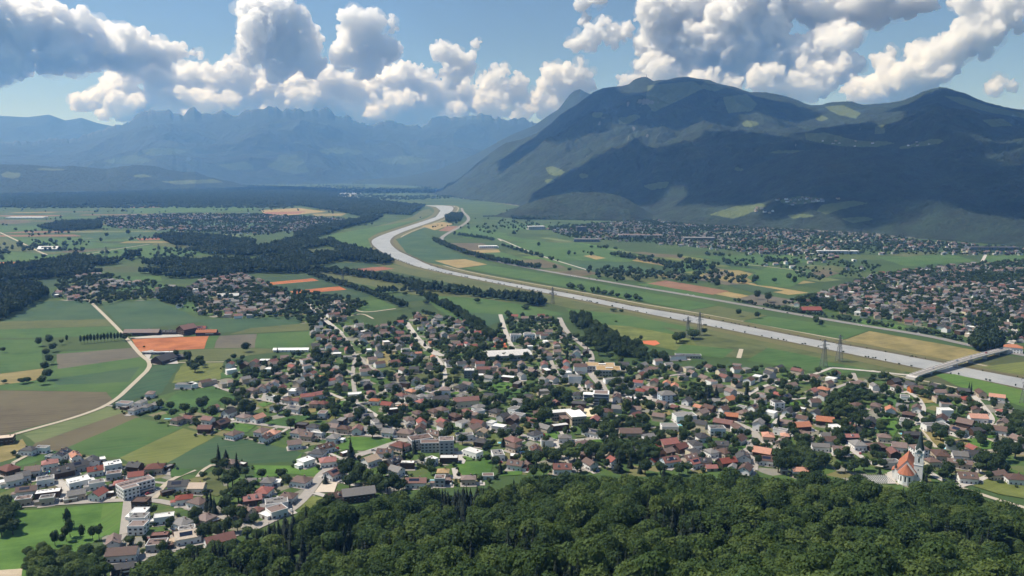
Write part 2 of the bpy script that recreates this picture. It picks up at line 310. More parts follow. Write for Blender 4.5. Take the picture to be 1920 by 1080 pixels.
_lay = [0.03]
def rough_edge(pts, step=14, jit=.9):
    rs = random.Random(int(pts[0][0]*3+pts[0][1])); o = []
    for a, b in zip(pts, list(pts[1:])+[pts[0]]):
        n = max(1, min(40, int(math.hypot(b[0]-a[0], b[1]-a[1])/step)))
        for i in range(n):
            t = i/n; j = jit if i else 0; o.append((a[0]+(b[0]-a[0])*t+rs.uniform(-j, j), a[1]+(b[1]-a[1])*t+rs.uniform(-j, j)))
    return o
def sheet(name, pts, mat, z=None, label=None, cat='field', kind='structure', sub=None):
    if name in ('field', 'lawn'): pts = rough_edge(pts)
    if z is None: _lay[0] += 0.0035; z = _lay[0]
    if sum(pts[i-1][0]*pts[i][1]-pts[i][0]*pts[i-1][1] for i in range(len(pts))) < 0: pts = pts[::-1]
    cx = sum(p[0] for p in pts)/len(pts); cy = sum(p[1] for p in pts)/len(pts)
    o = link(name, mesh(name, [(p[0]-cx, p[1]-cy, 0) for p in pts], [range(len(pts))], [mat]), loc=(cx, cy, z))
    return tag(o, label, cat, kind=kind)
FC = {'green': ((.042, .098, .022), (.06, .122, .03)), 'lush': ((.06, .14, .02), (.09, .17, .03)), 'dark green': ((.022, .055, .024), (.034, .072, .03)), 'bluish green': ((.028, .070, .033), (.042, .092, .04)),
      'pale green': ((.09, .13, .04), (.14, .17, .07)), 'yellow-green': ((.11, .135, .03), (.15, .17, .045)), 'brown': ((.095, .075, .045), (.12, .10, .06)), 'olive': ((.075, .095, .03), (.10, .115, .04)),
      'orange': ((.36, .115, .04), (.42, .15, .055)), 'tan': ((.26, .19, .075), (.33, .25, .11)), 'straw': ((.20, .17, .06), (.25, .20, .08)), 'grey-brown': ((.11, .10, .075), (.13, .115, .085)), 'reddish brown': ((.20, .10, .06), (.24, .13, .08)), 'sandy': ((.40, .33, .23), (.48, .40, .29)), 'rust': ((.24, .10, .06), (.29, .125, .075))}
_fm = {}
def fieldmat(col, ang, rows):
    k = (col, round(ang/12), rows)
    if k in _fm: return _fm[k]
    m, nt, b = newmat('field_'+col.replace(' ', '_')); p = wpos(nt); c0, c1 = FC[col]
    mp = nt.nodes.new('ShaderNodeMapping'); mp.inputs['Rotation'].default_value = (0, 0, R(-ang)); nt.links.new(p, mp.inputs[0])
    st = nt.nodes.new('ShaderNodeMapping'); st.inputs['Scale'].default_value = (.012, .35, 1); nt.links.new(mp.outputs[0], st.inputs[0])
    n = noise(nt, 1.0, 4, .6, st.outputs[0]); n2 = noise(nt, .03, 5, .62, p); n3 = noise(nt, .5, 3, .6, p)
    f = mth(nt, 'ADD', mth(nt, 'MULTIPLY', n, .62 if rows else .25), mth(nt, 'MULTIPLY', n2, .38 if rows else .75))
    f = mth(nt, 'MULTIPLY_ADD', mth(nt, 'SUBTRACT', f, .5), 4.2); f.node.inputs[2].default_value = .5; f.node.use_clamp = True
    c = mixc(nt, f, tuple(v*.74 for v in c0), tuple(v*1.14 for v in c1)); c = mixc(nt, mth(nt, 'MULTIPLY', n3, .35), c, tuple(v*.6 for v in c0))
    if rows:                                    # tractor lines and a few darker, thicker drills
        sx = nt.nodes.new('ShaderNodeSeparateXYZ'); nt.links.new(mp.outputs[0], sx.inputs[0]); y = mth(nt, 'ADD', sx.outputs[1], mth(nt, 'MULTIPLY', noise(nt, .02, 2, .5, p), 6))
        t1 = mth(nt, 'LESS_THAN', mth(nt, 'FRACT', mth(nt, 'MULTIPLY', y, 1/15.)), .09)
        c = mixc(nt, mth(nt, 'MULTIPLY', t1, .32), c, (.10, .085, .05) if col not in ('orange', 'rust', 'tan', 'sandy') else tuple(v*.6 for v in c0))
        n4 = noise(nt, .011, 3, .6, p); c = mixc(nt, mth(nt, 'MULTIPLY_ADD', mth(nt, 'SUBTRACT', n4, .55), 3.0, True), c, tuple((a_*.8+b_*.2) for a_, b_ in zip(c1, (.11, .105, .04))))
    nt.links.new(c, b.inputs['Base Color']); _fm[k] = m; return m
FIELDS_G = []
def field(col, px, ang=40, rows=True, name='field', lab=None):
    pts = [at(x, y)[:2] for x, y in px]; FIELDS_G.append(pts)
    o = sheet(name, pts, fieldmat(col, ang, rows))
    if lab: o['label'] = lab
    else: reg(o, '%s %s' % (col, 'lawn patch' if name == 'lawn' else 'crop field'), o.location.x, o.location.y)
    return o
def zr(ox, oy, s, pts): return [(ox+x/s, oy+y/s) for x, y in pts]
# garden plots under the villages
def plots():
    m, nt, b = newmat('garden_plots'); p = wpos(nt); vo = nd(nt, 'ShaderNodeTexVoronoi', Scale=.055); nt.links.new(p, vo.inputs['Vector']); sp = nt.nodes.new('ShaderNodeSeparateColor'); nt.links.new(vo.outputs['Color'], sp.inputs[0])
    c = ramp(nt, [(0, (.045, .085, .02)), (.3, (.075, .13, .028)), (.52, (.055, .10, .022)), (.68, (.12, .14, .045)), (.8, (.19, .165, .07)), (.9, (.26, .24, .21)), (1, (.30, .27, .235))], sp.outputs[0])
    c = mixc(nt, mth(nt, 'MULTIPLY', noise(nt, .35, 4, .65, p), .55), c, (.04, .065, .018)); nt.links.new(c, b.inputs['Base Color'])
    for lab, px in (('green garden plots under the main village', [(575, 600), (640, 600), (700, 622), (755, 602), (790, 588), (860, 602), (925, 640), (945, 590), (1045, 600), (1075, 650), (1100, 690), (1240, 690), (1450, 692), (1560, 705), (1700, 715), (1900, 765), (1960, 830), (1940, 900), (1700, 925), (1480, 900), (1250, 895), (1100, 890), (960, 890), (860, 915), (700, 930), (620, 950), (560, 960), (470, 1000), (205, 1065), (190, 1005), (240, 940), (350, 945), (340, 890), (480, 895), (590, 893), (575, 850), (480, 826), (400, 815), (300, 785), (230, 765), (300, 742), (400, 715), (430, 690), (590, 660)]), ('green garden plots under the bottom-left houses', [(0, 952), (133, 942), (240, 936), (330, 940), (320, 885), (250, 873), (150, 850), (60, 870), (-20, 890)]), ('green garden plots under the hamlet on the left', [(100, 560), (112, 522), (160, 512), (235, 522), (330, 540), (300, 562), (170, 574)]), ('green garden plots under the upper left village', [(330, 580), (350, 545), (400, 510), (450, 515), (530, 545), (640, 560), (690, 572), (650, 600), (590, 615), (540, 600), (400, 596)]), ('green garden plots under the far town', [(1470, 572), (1560, 545), (1650, 515), (1780, 500), (1935, 488), (1935, 645), (1850, 640), (1740, 615), (1600, 592)])):
        sheet('garden_plots', [at(x, y)[:2] for x, y in px], m, .018, lab, 'gardens')
plots()
VPX = [[(1470, 572), (1560, 545), (1650, 515), (1780, 500), (1935, 488), (1935, 645), (1850, 640), (1740, 615), (1600, 592)], [(1020, 428), (1180, 415), (1330, 412), (1500, 418), (1570, 436), (1720, 452), (1935, 468), (1935, 480), (1640, 478), (1480, 482), (1330, 468), (1190, 455), (1060, 446)]]
def strips(px, ang, n, cols, lab):
    poly = [at(x, y)[:2] for x, y in px]; P = np.array(poly); vp = [[at(x, y)[:2] for x, y in v] for v in VPX]; ca, sa = math.cos(R(ang)), math.sin(R(ang)); done = []
    for _ in range(n*30):
        if len(done) >= n: break
        x, y = random.uniform(P[:, 0].min(), P[:, 0].max()), random.uniform(P[:, 1].min(), P[:, 1].max()); sc = max(1, y/2200); L, W = random.uniform(110, 300)*sc, random.uniform(26, 70)*sc
        q_ = [(x+ca*u*L/2-sa*v*W/2, y+sa*u*L/2+ca*v*W/2) for u, v in ((-1, -1), (1, -1), (1, 1), (-1, 1))]; t = np.array(q_+[(x, y)])
        if not inpoly(poly, t[:, 0], t[:, 1]).all() or any(inpoly(v, t[:, 0], t[:, 1]).any() for v in vp) or any(math.hypot(x-a, y-b) < (l+L)*.2+(w+W)*.2 for a, b, l, w in done): continue
        done.append((x, y, L, W)); col = random.choice(cols); o = sheet('field', q_, fieldmat(col, ang, True), .0195+len(done)*.0001); reg(o, '%s narrow field %s' % (col, lab), x, y)
strips([(900, 440), (1000, 438), (1180, 468), (1330, 476), (1480, 490), (1640, 505), (1560, 545), (1470, 570), (1380, 562), (1200, 532), (1000, 500)], -62, 130, ['green', 'pale green', 'olive', 'straw', 'brown', 'bluish green', 'dark green', 'yellow-green', 'tan', 'grey-brown', 'lush'], 'beyond the river')
strips([(-150, 480), (-150, 400), (300, 392), (560, 400), (480, 450), (280, 480)], 4, 60, ['green', 'green', 'olive', 'bluish green', 'dark green', 'brown', 'straw', 'pale green', 'reddish brown'], 'on the left plain')
# left plain
field('lush', [(28, 957), (130, 951), (238, 941), (232, 1003), (196, 1003), (170, 1020), (120, 1050), (95, 1100), (0, 1100), (-120, 1100), (-120, 985), (0, 975)], 20, False, lab='bright green meadow with loose trees at the bottom left')
field('lush', [(193, 946), (238, 941.5), (232, 1003), (190, 1003)], 80, True, lab='freshly mown strip of meadow beside the terraced row')
field('sandy', [(-60, 1078), (0, 1069), (42, 1066), (38, 1100), (-60, 1100)], 0, False, lab='bare sandy patch in the bottom left corner')
field('straw', [(-60, 860), (0, 838), (42, 823), (50, 836), (30, 858), (0, 867), (-60, 880)], 30, False)
field('green', [(52, 850), (98, 838), (108, 850), (60, 868), (25, 876)], 30, False)
field('pale green', [(42, 814), (205, 761), (238, 771), (66, 831)], 18)
field('brown', [(66, 831), (236, 772), (262, 783), (132, 838), (110, 846), (60, 838)], 18)
field('green', [(118, 843), (256, 783), (342, 802), (225, 858), (190, 857), (150, 848)], 20)
field('yellow-green', [(225, 858), (343, 803), (404, 818), (310, 870), (250, 872)], 25)
field('bluish green', [(310, 871), (405, 819), (480, 828), (572, 850), (545, 866), (460, 869), (340, 880)], 20)
field('lush', [(470, 872), (612, 873), (588, 893), (545, 888), (480, 897)], 10, False)
field('brown', [(-150, 742), (0, 732), (200, 735), (212, 752), (150, 778), (40, 806), (0, 817), (-150, 860)], 15)
field('green', [(95, 700), (110, 660), (252, 652), (284, 684), (212, 752), (200, 735), (0, 731), (-120, 740), (-120, 718), (70, 712)], 15)
field('grey-brown', [(106, 664), (250, 652), (268, 669), (108, 692)], 8)
field('bluish green', [(92, 712), (262, 688), (242, 716), (110, 722)], 12)
field('green', [(-150, 640), (78, 636), (80, 690), (0, 700), (-150, 712)], 5)
field('straw', [(-150, 712), (0, 701), (82, 691), (74, 712), (0, 722), (-150, 735)], 5)
field('bluish green', [(0, 603), (62, 566), (165, 563), (202, 598), (0, 604)], 5)
field('olive', [(-150, 608), (0, 603), (202, 598), (214, 611), (0, 618), (-150, 624)], 3)
field('green', [(-150, 625), (0, 618), (214, 612), (228, 627), (80, 634), (0, 634), (-150, 640)], 3)
field('bluish green', [(186, 568), (296, 562), (382, 603), (240, 619), (228, 614)], 10)
field('orange', [(246, 636), (392, 630), (383, 654), (262, 660)], 5, False, lab='orange bare earth field between the two farms')
field('green', [(392, 630), (410, 629), (400, 652), (384, 654)], 5)
field('grey-brown', [(411, 630), (482, 626), (478, 652), (401, 653)], 5)
field('green', [(483, 626), (584, 621), (592, 640), (560, 655), (478, 652)], 5)
field('olive', [(285, 664), (384, 655), (478, 653), (560, 656), (470, 666), (420, 676), (340, 679), (292, 680)], 5)
field('bluish green', [(290, 685), (338, 683), (302, 738), (240, 750), (220, 752)], 50)
field('yellow-green', [(338, 688), (346, 681), (419, 680), (413, 711), (322, 718)], 62)
field('green', [(330, 737), (402, 722), (425, 737), (452, 745), (400, 765), (340, 768), (292, 770)], 20, False)
field('bluish green', [(372, 600), (566, 592), (566, 606), (482, 619), (402, 624)], 6)
field('olive', [(470, 615), (585, 605), (590, 612), (585, 619), (430, 627)], 6)
field('dark green', [(478, 522), (600, 514), (694, 556), (560, 566), (520, 545)], 12)
field('orange', [(490, 531), (586, 522), (598, 526), (500, 535)], 5, False)
field('orange', [(543, 546), (636, 537), (650, 543), (552, 552)], 5, False)
field('green', [(195, 545), (300, 530), (325, 540), (235, 552)], 5); field('green', [(210, 520), (300, 517), (305, 527), (230, 532)], 5)
field('brown', [(360, 566), (410, 558), (430, 562), (380, 578)], 10); field('green', [(330, 570), (358, 560), (380, 580), (350, 585)], 10)
field('dark green', [(30, 528), (130, 522), (140, 530), (60, 545), (20, 545)], 5)
# beyond the belt of trees, left
for c, p in [('orange', [(-100, 494), (75, 490), (72, 496), (-100, 503)]), ('green', [(-100, 468), (60, 474), (150, 484), (75, 490), (-100, 492)]), ('olive', [(-100, 448), (10, 446), (72, 472), (-100, 466)]), ('green', [(15, 443), (140, 450), (250, 462), (90, 470), (60, 462)]), ('green', [(140, 475), (280, 460), (420, 475), (300, 485), (170, 486)]), ('olive', [(290, 455), (400, 462), (430, 472), (285, 460)]), ('bluish green', [(140, 440), (330, 432), (350, 445), (180, 448)]), ('rust', [(255, 447), (300, 446), (300, 450), (262, 451)]), ('green', [(-100, 425), (80, 423), (100, 430), (0, 437), (-100, 440)]), ('brown', [(-100, 412), (50, 412), (60, 417), (-100, 420)]),
             ('tan', [(490, 394), (560, 390), (612, 397), (540, 404), (495, 403)]), ('rust', [(495, 398), (575, 396), (560, 401), (500, 402)]), ('straw', [(585, 401), (650, 400), (640, 405), (590, 405)]), ('green', [(240, 390), (480, 387), (480, 395), (260, 400)]), ('bluish green', [(340, 412), (520, 420), (500, 426), (330, 425)]), ('reddish brown', [(240, 387), (310, 386), (300, 389), (245, 390)])]:
    field(c, p, 5)
# centre, near bank
field('green', [(650, 571), (712, 561), (746, 577), (682, 587)], 12)
field('olive', [(590, 506), (700, 518), (840, 546), (960, 566), (920, 572), (790, 556), (690, 535), (600, 520)], 15)
field('green', [(790, 553), (905, 560), (1000, 575), (1060, 590), (930, 600), (905, 617), (862, 606), (820, 580)], 20)
field('bluish green', [(862, 585), (960, 592), (905, 617), (868, 607)], 30)
field('olive', [(640, 490), (740, 497), (850, 518), (1000, 548), (1150, 580), (1300, 612), (1560, 668), (1540, 674), (1280, 622), (1060, 576), (950, 552), (840, 530)], 20)
field('dark green', [(735, 556), (790, 553), (800, 562), (745, 568)], 10)
field('rust', [(660, 505), (715, 500), (740, 504), (690, 510)], 5, False); field('dark green', [(600, 494), (690, 492), (720, 500), (650, 505)], 5)
field('green', [(615, 440), (690, 428), (770, 408), (800, 395), (812, 400), (780, 414), (735, 427), (705, 438), (690, 448), (695, 462), (700, 470), (640, 462)], 20)
field('olive', [(690, 428), (770, 408), (790, 395), (805, 392), (812, 400), (780, 413)], 20)
field('green', [(1060, 578), (1180, 592), (1300, 615), (1290, 640), (1180, 630), (1090, 605)], 15)
field('yellow-green', [(1090, 606), (1180, 612), (1330, 640), (1320, 668), (1180, 640), (1120, 622)], 15, False)
field('olive', [(1240, 612), (1440, 650), (1420, 672), (1320, 668), (1300, 640)], 20, False)
field('green', [(1262, 662), (1280, 646), (1375, 655), (1356, 672)], 15)
field('green', [(1440, 652), (1560, 676), (1640, 694), (1560, 702), (1470, 688), (1400, 676)], 20)
field('olive', [(1560, 668), (1700, 697), (1690, 706), (1640, 695), (1540, 676)], 20, False)
field('lush', [(1745, 700), (1790, 702), (1835, 712), (1930, 735), (1930, 766), (1860, 745), (1790, 722)], 20)
# far bank up to the motorway
field('bluish green', [(742, 449), (790, 430), (800, 440), (850, 472), (905, 494), (850, 501), (800, 492), (762, 474)], 30)
field('tan', [(815, 489), (872, 486), (914, 496), (860, 503)], 10)
field('green', [(868, 503), (915, 497), (1010, 512), (1210, 548), (1345, 573), (1290, 582), (1130, 551), (960, 520)], 22)
field('olive', [(1290, 583), (1346, 574), (1440, 592), (1390, 602)], 25); field('green', [(1392, 603), (1442, 593), (1628, 620), (1580, 637)], 25)
field('straw', [(1582, 638), (1630, 621), (1846, 660), (1870, 668), (1830, 672), (1780, 676)], 20, False)
field('yellow-green', [(1838, 688), (1925, 678), (1925, 704), (1880, 698)], 20)
field('tan', [(790, 424), (830, 416), (850, 420), (815, 432)], 20); field('reddish brown', [(822, 433), (838, 424), (860, 424), (845, 434)], 20)
# beyond the motorway
for c, p, a in [('green', [(850, 432), (895, 424), (955, 440), (930, 450), (870, 446)], 20), ('brown', [(842, 456), (905, 456), (940, 472), (880, 476)], 20), ('tan', [(875, 470), (935, 468), (938, 473), (880, 476)], 15), ('green', [(890, 475), (940, 473), (1005, 492), (950, 494)], 20), ('dark green', [(950, 494), (1005, 490), (1030, 500), (985, 504)], 20), ('brown', [(970, 488), (1015, 486), (1060, 500), (1020, 503)], 20), ('olive', [(1010, 506), (1070, 502), (1110, 512), (1060, 517)], 20),
             ('green', [(935, 456), (1080, 455), (1200, 480), (1180, 492), (1060, 488), (990, 476)], 15), ('bluish green', [(1060, 490), (1180, 493), (1250, 512), (1180, 520), (1090, 510)], 15), ('tan', [(1094, 480), (1110, 478), (1136, 484), (1118, 487)], 10), ('brown', [(1040, 510), (1090, 506), (1130, 513), (1080, 519)], 15), ('olive', [(1110, 515), (1190, 510), (1260, 525), (1210, 530)], 15), ('reddish brown', [(1212, 532), (1248, 526), (1368, 546), (1336, 553)], 15), ('green', [(1190, 533), (1215, 532), (1335, 554), (1330, 562)], 15),
             ('straw', [(1300, 520), (1345, 506), (1385, 507), (1445, 522), (1390, 532)], 12), ('grey-brown', [(1318, 517), (1345, 507), (1370, 510), (1345, 524)], 12), ('green', [(1400, 520), (1440, 500), (1530, 515), (1480, 540), (1420, 535)], 12), ('dark green', [(1360, 535), (1400, 533), (1470, 545), (1420, 551)], 12), ('grey-brown', [(1384, 560), (1420, 551), (1484, 562), (1470, 573), (1410, 572)], 10), ('green', [(1250, 495), (1340, 492), (1330, 505), (1270, 512)], 12), ('brown', [(1215, 475), (1270, 478), (1285, 484), (1230, 482)], 12), ('green', [(1330, 480), (1480, 478), (1520, 492), (1400, 500)], 10), ('olive', [(1500, 500), (1560, 498), (1600, 505), (1540, 512)], 10),
             ('brown', [(1515, 512), (1545, 505), (1575, 512), (1550, 520)], 10), ('green', [(1640, 482), (1790, 478), (1830, 490), (1700, 500)], 8), ('olive', [(1660, 478), (1740, 470), (1770, 474), (1700, 482)], 8), ('green', [(1840, 480), (1930, 478), (1930, 506), (1850, 502)], 8), ('brown', [(1845, 492), (1930, 489), (1930, 494), (1850, 496)], 8), ('tan', [(1740, 441), (1790, 437), (1872, 446), (1830, 448)], 4), ('bluish green', [(1830, 438), (2000, 432), (2000, 458), (1810, 452)], 4), ('straw', [(1810, 528), (1860, 523), (1880, 530), (1840, 535)], 6), ('green', [(1800, 515), (1920, 512), (1920, 525), (1830, 527)], 6),
             ('lush', [(1600, 610), (1620, 600), (1700, 612), (1690, 622)], 15), ('green', [(1330, 410), (1370, 400), (1420, 405), (1380, 413)], 5), ('tan', [(1305, 413), (1340, 411), (1350, 415), (1310, 416)], 5), ('green', [(1430, 404), (1470, 400), (1540, 408), (1480, 414)], 5), ('reddish brown', [(1375, 417), (1405, 416), (1415, 420), (1385, 421)], 5), ('green', [(930, 425), (990, 420), (1050, 426), (960, 432)], 5)]:
    field(c, p, a)
# lawns, gardens and yards inside the village
LW = [('lush', zr(600, 780, 6, [(180, 380), (330, 235), (860, 262), (790, 310), (650, 370), (480, 395)])), ('lush', zr(600, 780, 6, [(1610, 470), (1640, 440), (1900, 430), (1930, 490), (1640, 505)])), ('lush', zr(600, 780, 6, [(1390, 540), (1590, 520), (1930, 512), (1920, 640), (1740, 660), (1600, 670), (1550, 580)])), ('lush', zr(900, 740, 6, [(10, 745), (135, 740), (140, 820), (115, 885), (0, 890)])), ('lush', zr(900, 740, 6, [(200, 880), (480, 855), (470, 905), (220, 920)])),
      ('olive', zr(660, 620, 6, [(590, 470), (940, 420), (1250, 450), (1270, 560), (1100, 600), (700, 590), (560, 520)])), ('lush', zr(660, 620, 6, [(1440, 620), (1700, 560), (1840, 600), (1760, 650), (1600, 690), (1450, 650)])), ('green', zr(660, 620, 6, [(1620, 700), (1920, 615), (1990, 640), (1980, 740), (1700, 770), (1560, 750)])), ('green', zr(660, 620, 6, [(165, 550), (370, 510), (360, 570), (280, 600)])), ('lush', zr(660, 620, 6, [(550, 640), (690, 600), (730, 625), (580, 660)])), ('lush', zr(660, 620, 6, [(1080, 715), (1180, 685), (1210, 705), (1130, 740)])),
      ('straw', zr(560, 540, 6, [(820, 775), (1000, 705), (1100, 720), (1010, 860), (900, 850)])), ('green', zr(560, 540, 6, [(1030, 760), (1110, 745), (1105, 810), (1040, 800)])), ('olive', zr(560, 540, 6, [(1680, 600), (1830, 580), (1850, 625), (1720, 630)])), ('green', zr(560, 540, 6, [(1760, 1030), (1960, 1000), (1960, 1060), (1800, 1090)])), ('green', zr(360, 640, 6, [(320, 360), (500, 350), (530, 390), (330, 420)])), ('lush', zr(360, 640, 6, [(340, 520), (540, 475), (520, 530), (400, 550)])), ('lush', zr(360, 640, 6, [(700, 395), (830, 365), (920, 410), (760, 430)])), ('lush', zr(360, 640, 6, [(740, 710), (860, 675), (930, 690), (800, 745)])),
      ('straw', zr(360, 640, 6, [(1130, 810), (1280, 750), (1400, 760), (1390, 800), (1180, 825)])), ('green', zr(360, 640, 6, [(850, 900), (1130, 840), (1400, 830), (1480, 850), (1300, 880), (1060, 960), (870, 940)])), ('lush', zr(360, 640, 6, [(280, 990), (470, 915), (720, 950), (620, 1030), (420, 1010)])), ('lush', zr(360, 640, 6, [(1490, 740), (1740, 660), (1830, 700), (1700, 750), (1540, 760)])), ('straw', zr(360, 640, 6, [(1580, 640), (1680, 635), (1720, 655), (1600, 690)])), ('straw', zr(360, 640, 6, [(650, 590), (860, 555), (880, 580), (720, 610)])), ('lush', zr(360, 640, 6, [(1690, 490), (1840, 455), (1830, 500), (1740, 530)])),
      ('olive', zr(320, 820, 6, [(350, 620), (440, 390), (560, 430), (600, 560), (680, 590), (520, 670)])), ('yellow-green', zr(320, 820, 6, [(1440, 810), (1590, 665), (1780, 700), (1660, 850), (1500, 870)])), ('lush', zr(320, 820, 6, [(900, 440), (980, 420), (980, 520), (900, 520)])), ('green', zr(320, 820, 6, [(0, 350), (280, 365), (120, 440), (0, 450)])), ('lush', zr(320, 820, 6, [(1380, 290), (1480, 170), (1450, 290), (1560, 310), (1380, 310)])),
      ('straw', zr(1200, 720, 6, [(290, 520), (440, 500), (450, 570), (330, 575)])), ('straw', zr(1200, 720, 6, [(560, 430), (740, 388), (770, 440), (600, 470)])), ('straw', zr(1200, 720, 6, [(110, 350), (330, 300), (350, 350), (180, 375)])), ('straw', zr(1200, 720, 6, [(730, 560), (880, 560), (860, 610), (780, 600)])), ('lush', zr(1200, 720, 6, [(380, 220), (470, 190), (490, 230), (420, 250)])), ('lush', zr(1200, 720, 6, [(1660, 220), (1920, 170), (2040, 190), (2020, 230), (1720, 245)])), ('green', zr(1200, 720, 6, [(1370, 240), (1470, 220), (1450, 280), (1380, 290)])), ('lush', zr(1200, 720, 6, [(1070, 720), (1200, 670), (1190, 720), (1120, 760)])), ('green', zr(1200, 720, 6, [(700, 680), (830, 620), (820, 700), (740, 730)])),
      ('green', zr(1500, 680, 4.571, [(660, 320), (790, 280), (930, 370), (880, 395), (760, 350)])), ('straw', zr(1500, 680, 4.571, [(1000, 262), (1180, 270), (1170, 345), (1060, 350)])), ('straw', zr(1500, 680, 4.571, [(925, 655), (1050, 640), (1130, 715), (940, 705)])), ('straw', zr(1500, 680, 4.571, [(1060, 590), (1150, 588), (1250, 670), (1245, 730), (1175, 720)])), ('straw', zr(1500, 680, 4.571, [(1325, 660), (1428, 655), (1455, 720), (1340, 740)])), ('lush', zr(1500, 680, 4.571, [(1430, 657), (1580, 652), (1695, 700), (1690, 748), (1550, 745), (1460, 712)])), ('yellow-green', zr(1500, 680, 4.571, [(1480, 1060), (1625, 992), (1920, 1060), (1990, 1100), (1990, 1180), (1700, 1130)])), ('olive', zr(1500, 680, 4.571, [(560, 780), (700, 775), (720, 812), (600, 830)])), ('lush', zr(1500, 680, 4.571, [(690, 470), (800, 450), (850, 560), (800, 640), (740, 560)])), ('green', zr(1500, 680, 4.571, [(400, 205), (560, 205), (570, 240), (430, 235)])), ('lush', zr(1500, 680, 4.571, [(1560, 620), (1680, 615), (1690, 650), (1600, 650)])), ('olive', zr(1500, 680, 4.571, [(1060, 880), (1180, 870), (1190, 930), (1090, 940)])),
      ('lush', zr(900, 740, 6, [(710, 440), (840, 395), (890, 430), (870, 500), (790, 520)])), ('olive', zr(900, 740, 6, [(1060, 450), (1260, 450), (1240, 480), (1080, 490)])), ('lush', zr(900, 740, 6, [(1220, 520), (1500, 495), (1600, 510), (1560, 560), (1300, 540)]))]
for c, p in LW: field(c, p, 30, False, name='lawn')
M_asph = simple('asphalt', (.31, .285, .255), .18, .25); M_path = simple('gravel_path', (.40, .35, .27), .15, .4); M_conc = simple('concrete', (.42, .39, .35), .15, .3); M_hway = simple('motorway', (.21, .20, .185), .1, .1)
M_sand = simple('court_sand', (.52, .45, .36), .08, .4); M_clay = simple('clay_court', (.50, .14, .06), .1, .5); M_plaza = simple('plaza', (.62, .54, .36), .1, .5)
for lab, mat, p in [('sandy riding court with a path beside the diagonal road', M_sand, zr(320, 820, 6, [(1700, 520), (1880, 510), (1840, 625), (1620, 625)])), ('pale yellow school plaza beside the white roof', M_plaza, zr(900, 740, 6, [(1150, 165), (1290, 150), (1360, 245), (1200, 255)])), ('red running track beside the sports hall', M_clay, zr(660, 620, 6, [(1515, 165), (1688, 152), (1662, 82), (1694, 75), (1748, 192), (1520, 186)])), ('orange clay tennis court nearest the lone tree', M_clay, zr(960, 620, 6, [(1470, 118), (1620, 115), (1665, 150), (1600, 172), (1480, 150)])), ('orange clay tennis court left of the lone tree', M_clay, zr(960, 620, 6, [(1210, 105), (1290, 100), (1400, 120), (1380, 150), (1260, 130)])), ('orange clay tennis court below the lone tree', M_clay, zr(960, 620, 6, [(1355, 185), (1420, 160), (1440, 200), (1390, 205)])),
                    ('grey paved yard below the white apartment block', M_asph, zr(0, 820, 6, [(1560, 680), (1740, 560), (1840, 570), (1700, 690)])), ('paved turning yard among the flat-roofed houses', M_conc, zr(0, 820, 6, [(600, 540), (660, 480), (830, 560), (760, 620), (690, 730), (600, 720), (720, 600)])), ('paved yard beside the gabled white house at the bottom', M_asph, zr(0, 900, 4.571, [(1460, 480), (1520, 460), (1570, 545), (1500, 590), (1420, 600)])), ('paved farm yard by the forest', M_conc, zr(600, 780, 6, [(230, 870), (330, 900), (340, 960), (280, 1000), (180, 960)])), ('paved yard of the farm below the orange field', M_conc, zr(80, 490, 4.8, [(890, 815), (1000, 800), (960, 880), (1210, 890), (1220, 925), (990, 930)])), ('paved yard of the farm above the orange field', M_conc, zr(80, 490, 4.8, [(780, 690), (1060, 665), (1220, 620), (1270, 680), (1080, 690), (830, 698)])),
                    ('paved village square between shops', M_asph, zr(960, 620, 6, [(930, 560), (1020, 560), (1090, 690), (1040, 720), (1120, 800), (960, 830), (1000, 700)])), ('pinkish paved square in front of the hipped hotel', M_conc, zr(960, 620, 6, [(1390, 750), (1640, 710), (1640, 780), (1420, 790)])), ('paved yard beside the church', M_conc, zr(1600, 760, 5.4, [(340, 690), (410, 660), (430, 800), (345, 800)])), ('paved parking place right of the church', M_conc, zr(1600, 760, 5.4, [(890, 790), (1030, 770), (1180, 815), (1050, 855), (890, 840)])), ('paved yard between the flat white villas', M_conc, zr(600, 780, 6, [(1530, 410), (1610, 400), (1630, 440), (1600, 470), (1640, 510), (1620, 545), (1590, 540), (1590, 510), (1540, 500)])), ('paved driveway by the ochre roof', M_conc, zr(600, 780, 6, [(1480, 595), (1545, 590), (1560, 660), (1610, 690), (1560, 720), (1500, 690)]))]:
    sheet('paved_yard' if 'paved' in lab else 'court', [at(x, y)[:2] for x, y in p], mat, label=lab, cat='yard' if 'paved' in lab else 'court')

# ------------------------------------------------------------ river, banks, roads
def strip(name, line, w, mat, z, label, cat='road', smooth=True, kind='structure'):
    p = [np.array(q[:2], float) for q in line]
    if smooth:                                  # round the corners
        for _ in range(2):
            q = [p[0]]
            for a, b in zip(p[:-1], p[1:]): q += [a*.75+b*.25, a*.25+b*.75]
            p = q+[p[-1]]
    V = []; 
    for i, a in enumerate(p):
        d = p[min(i+1, len(p)-1)]-p[max(i-1, 0)]; d = d/max(np.hypot(*d), 1e-6); n = np.array((-d[1], d[0]))
        V += [(*(a+n*w/2), 0), (*(a-n*w/2), 0)]
    f = [(2*i, 2*i+1, 2*i+3, 2*i+2) for i in range(len(p)-1)]
    c = np.mean([v[:2] for v in V], 0)
    o = link(name, mesh(name, [(v[0]-c[0], v[1]-c[1], 0) for v in V], [t[::-1] for t in f] if False else f, [mat]), loc=(c[0], c[1], z))
    return tag(o, label, cat, kind=kind)
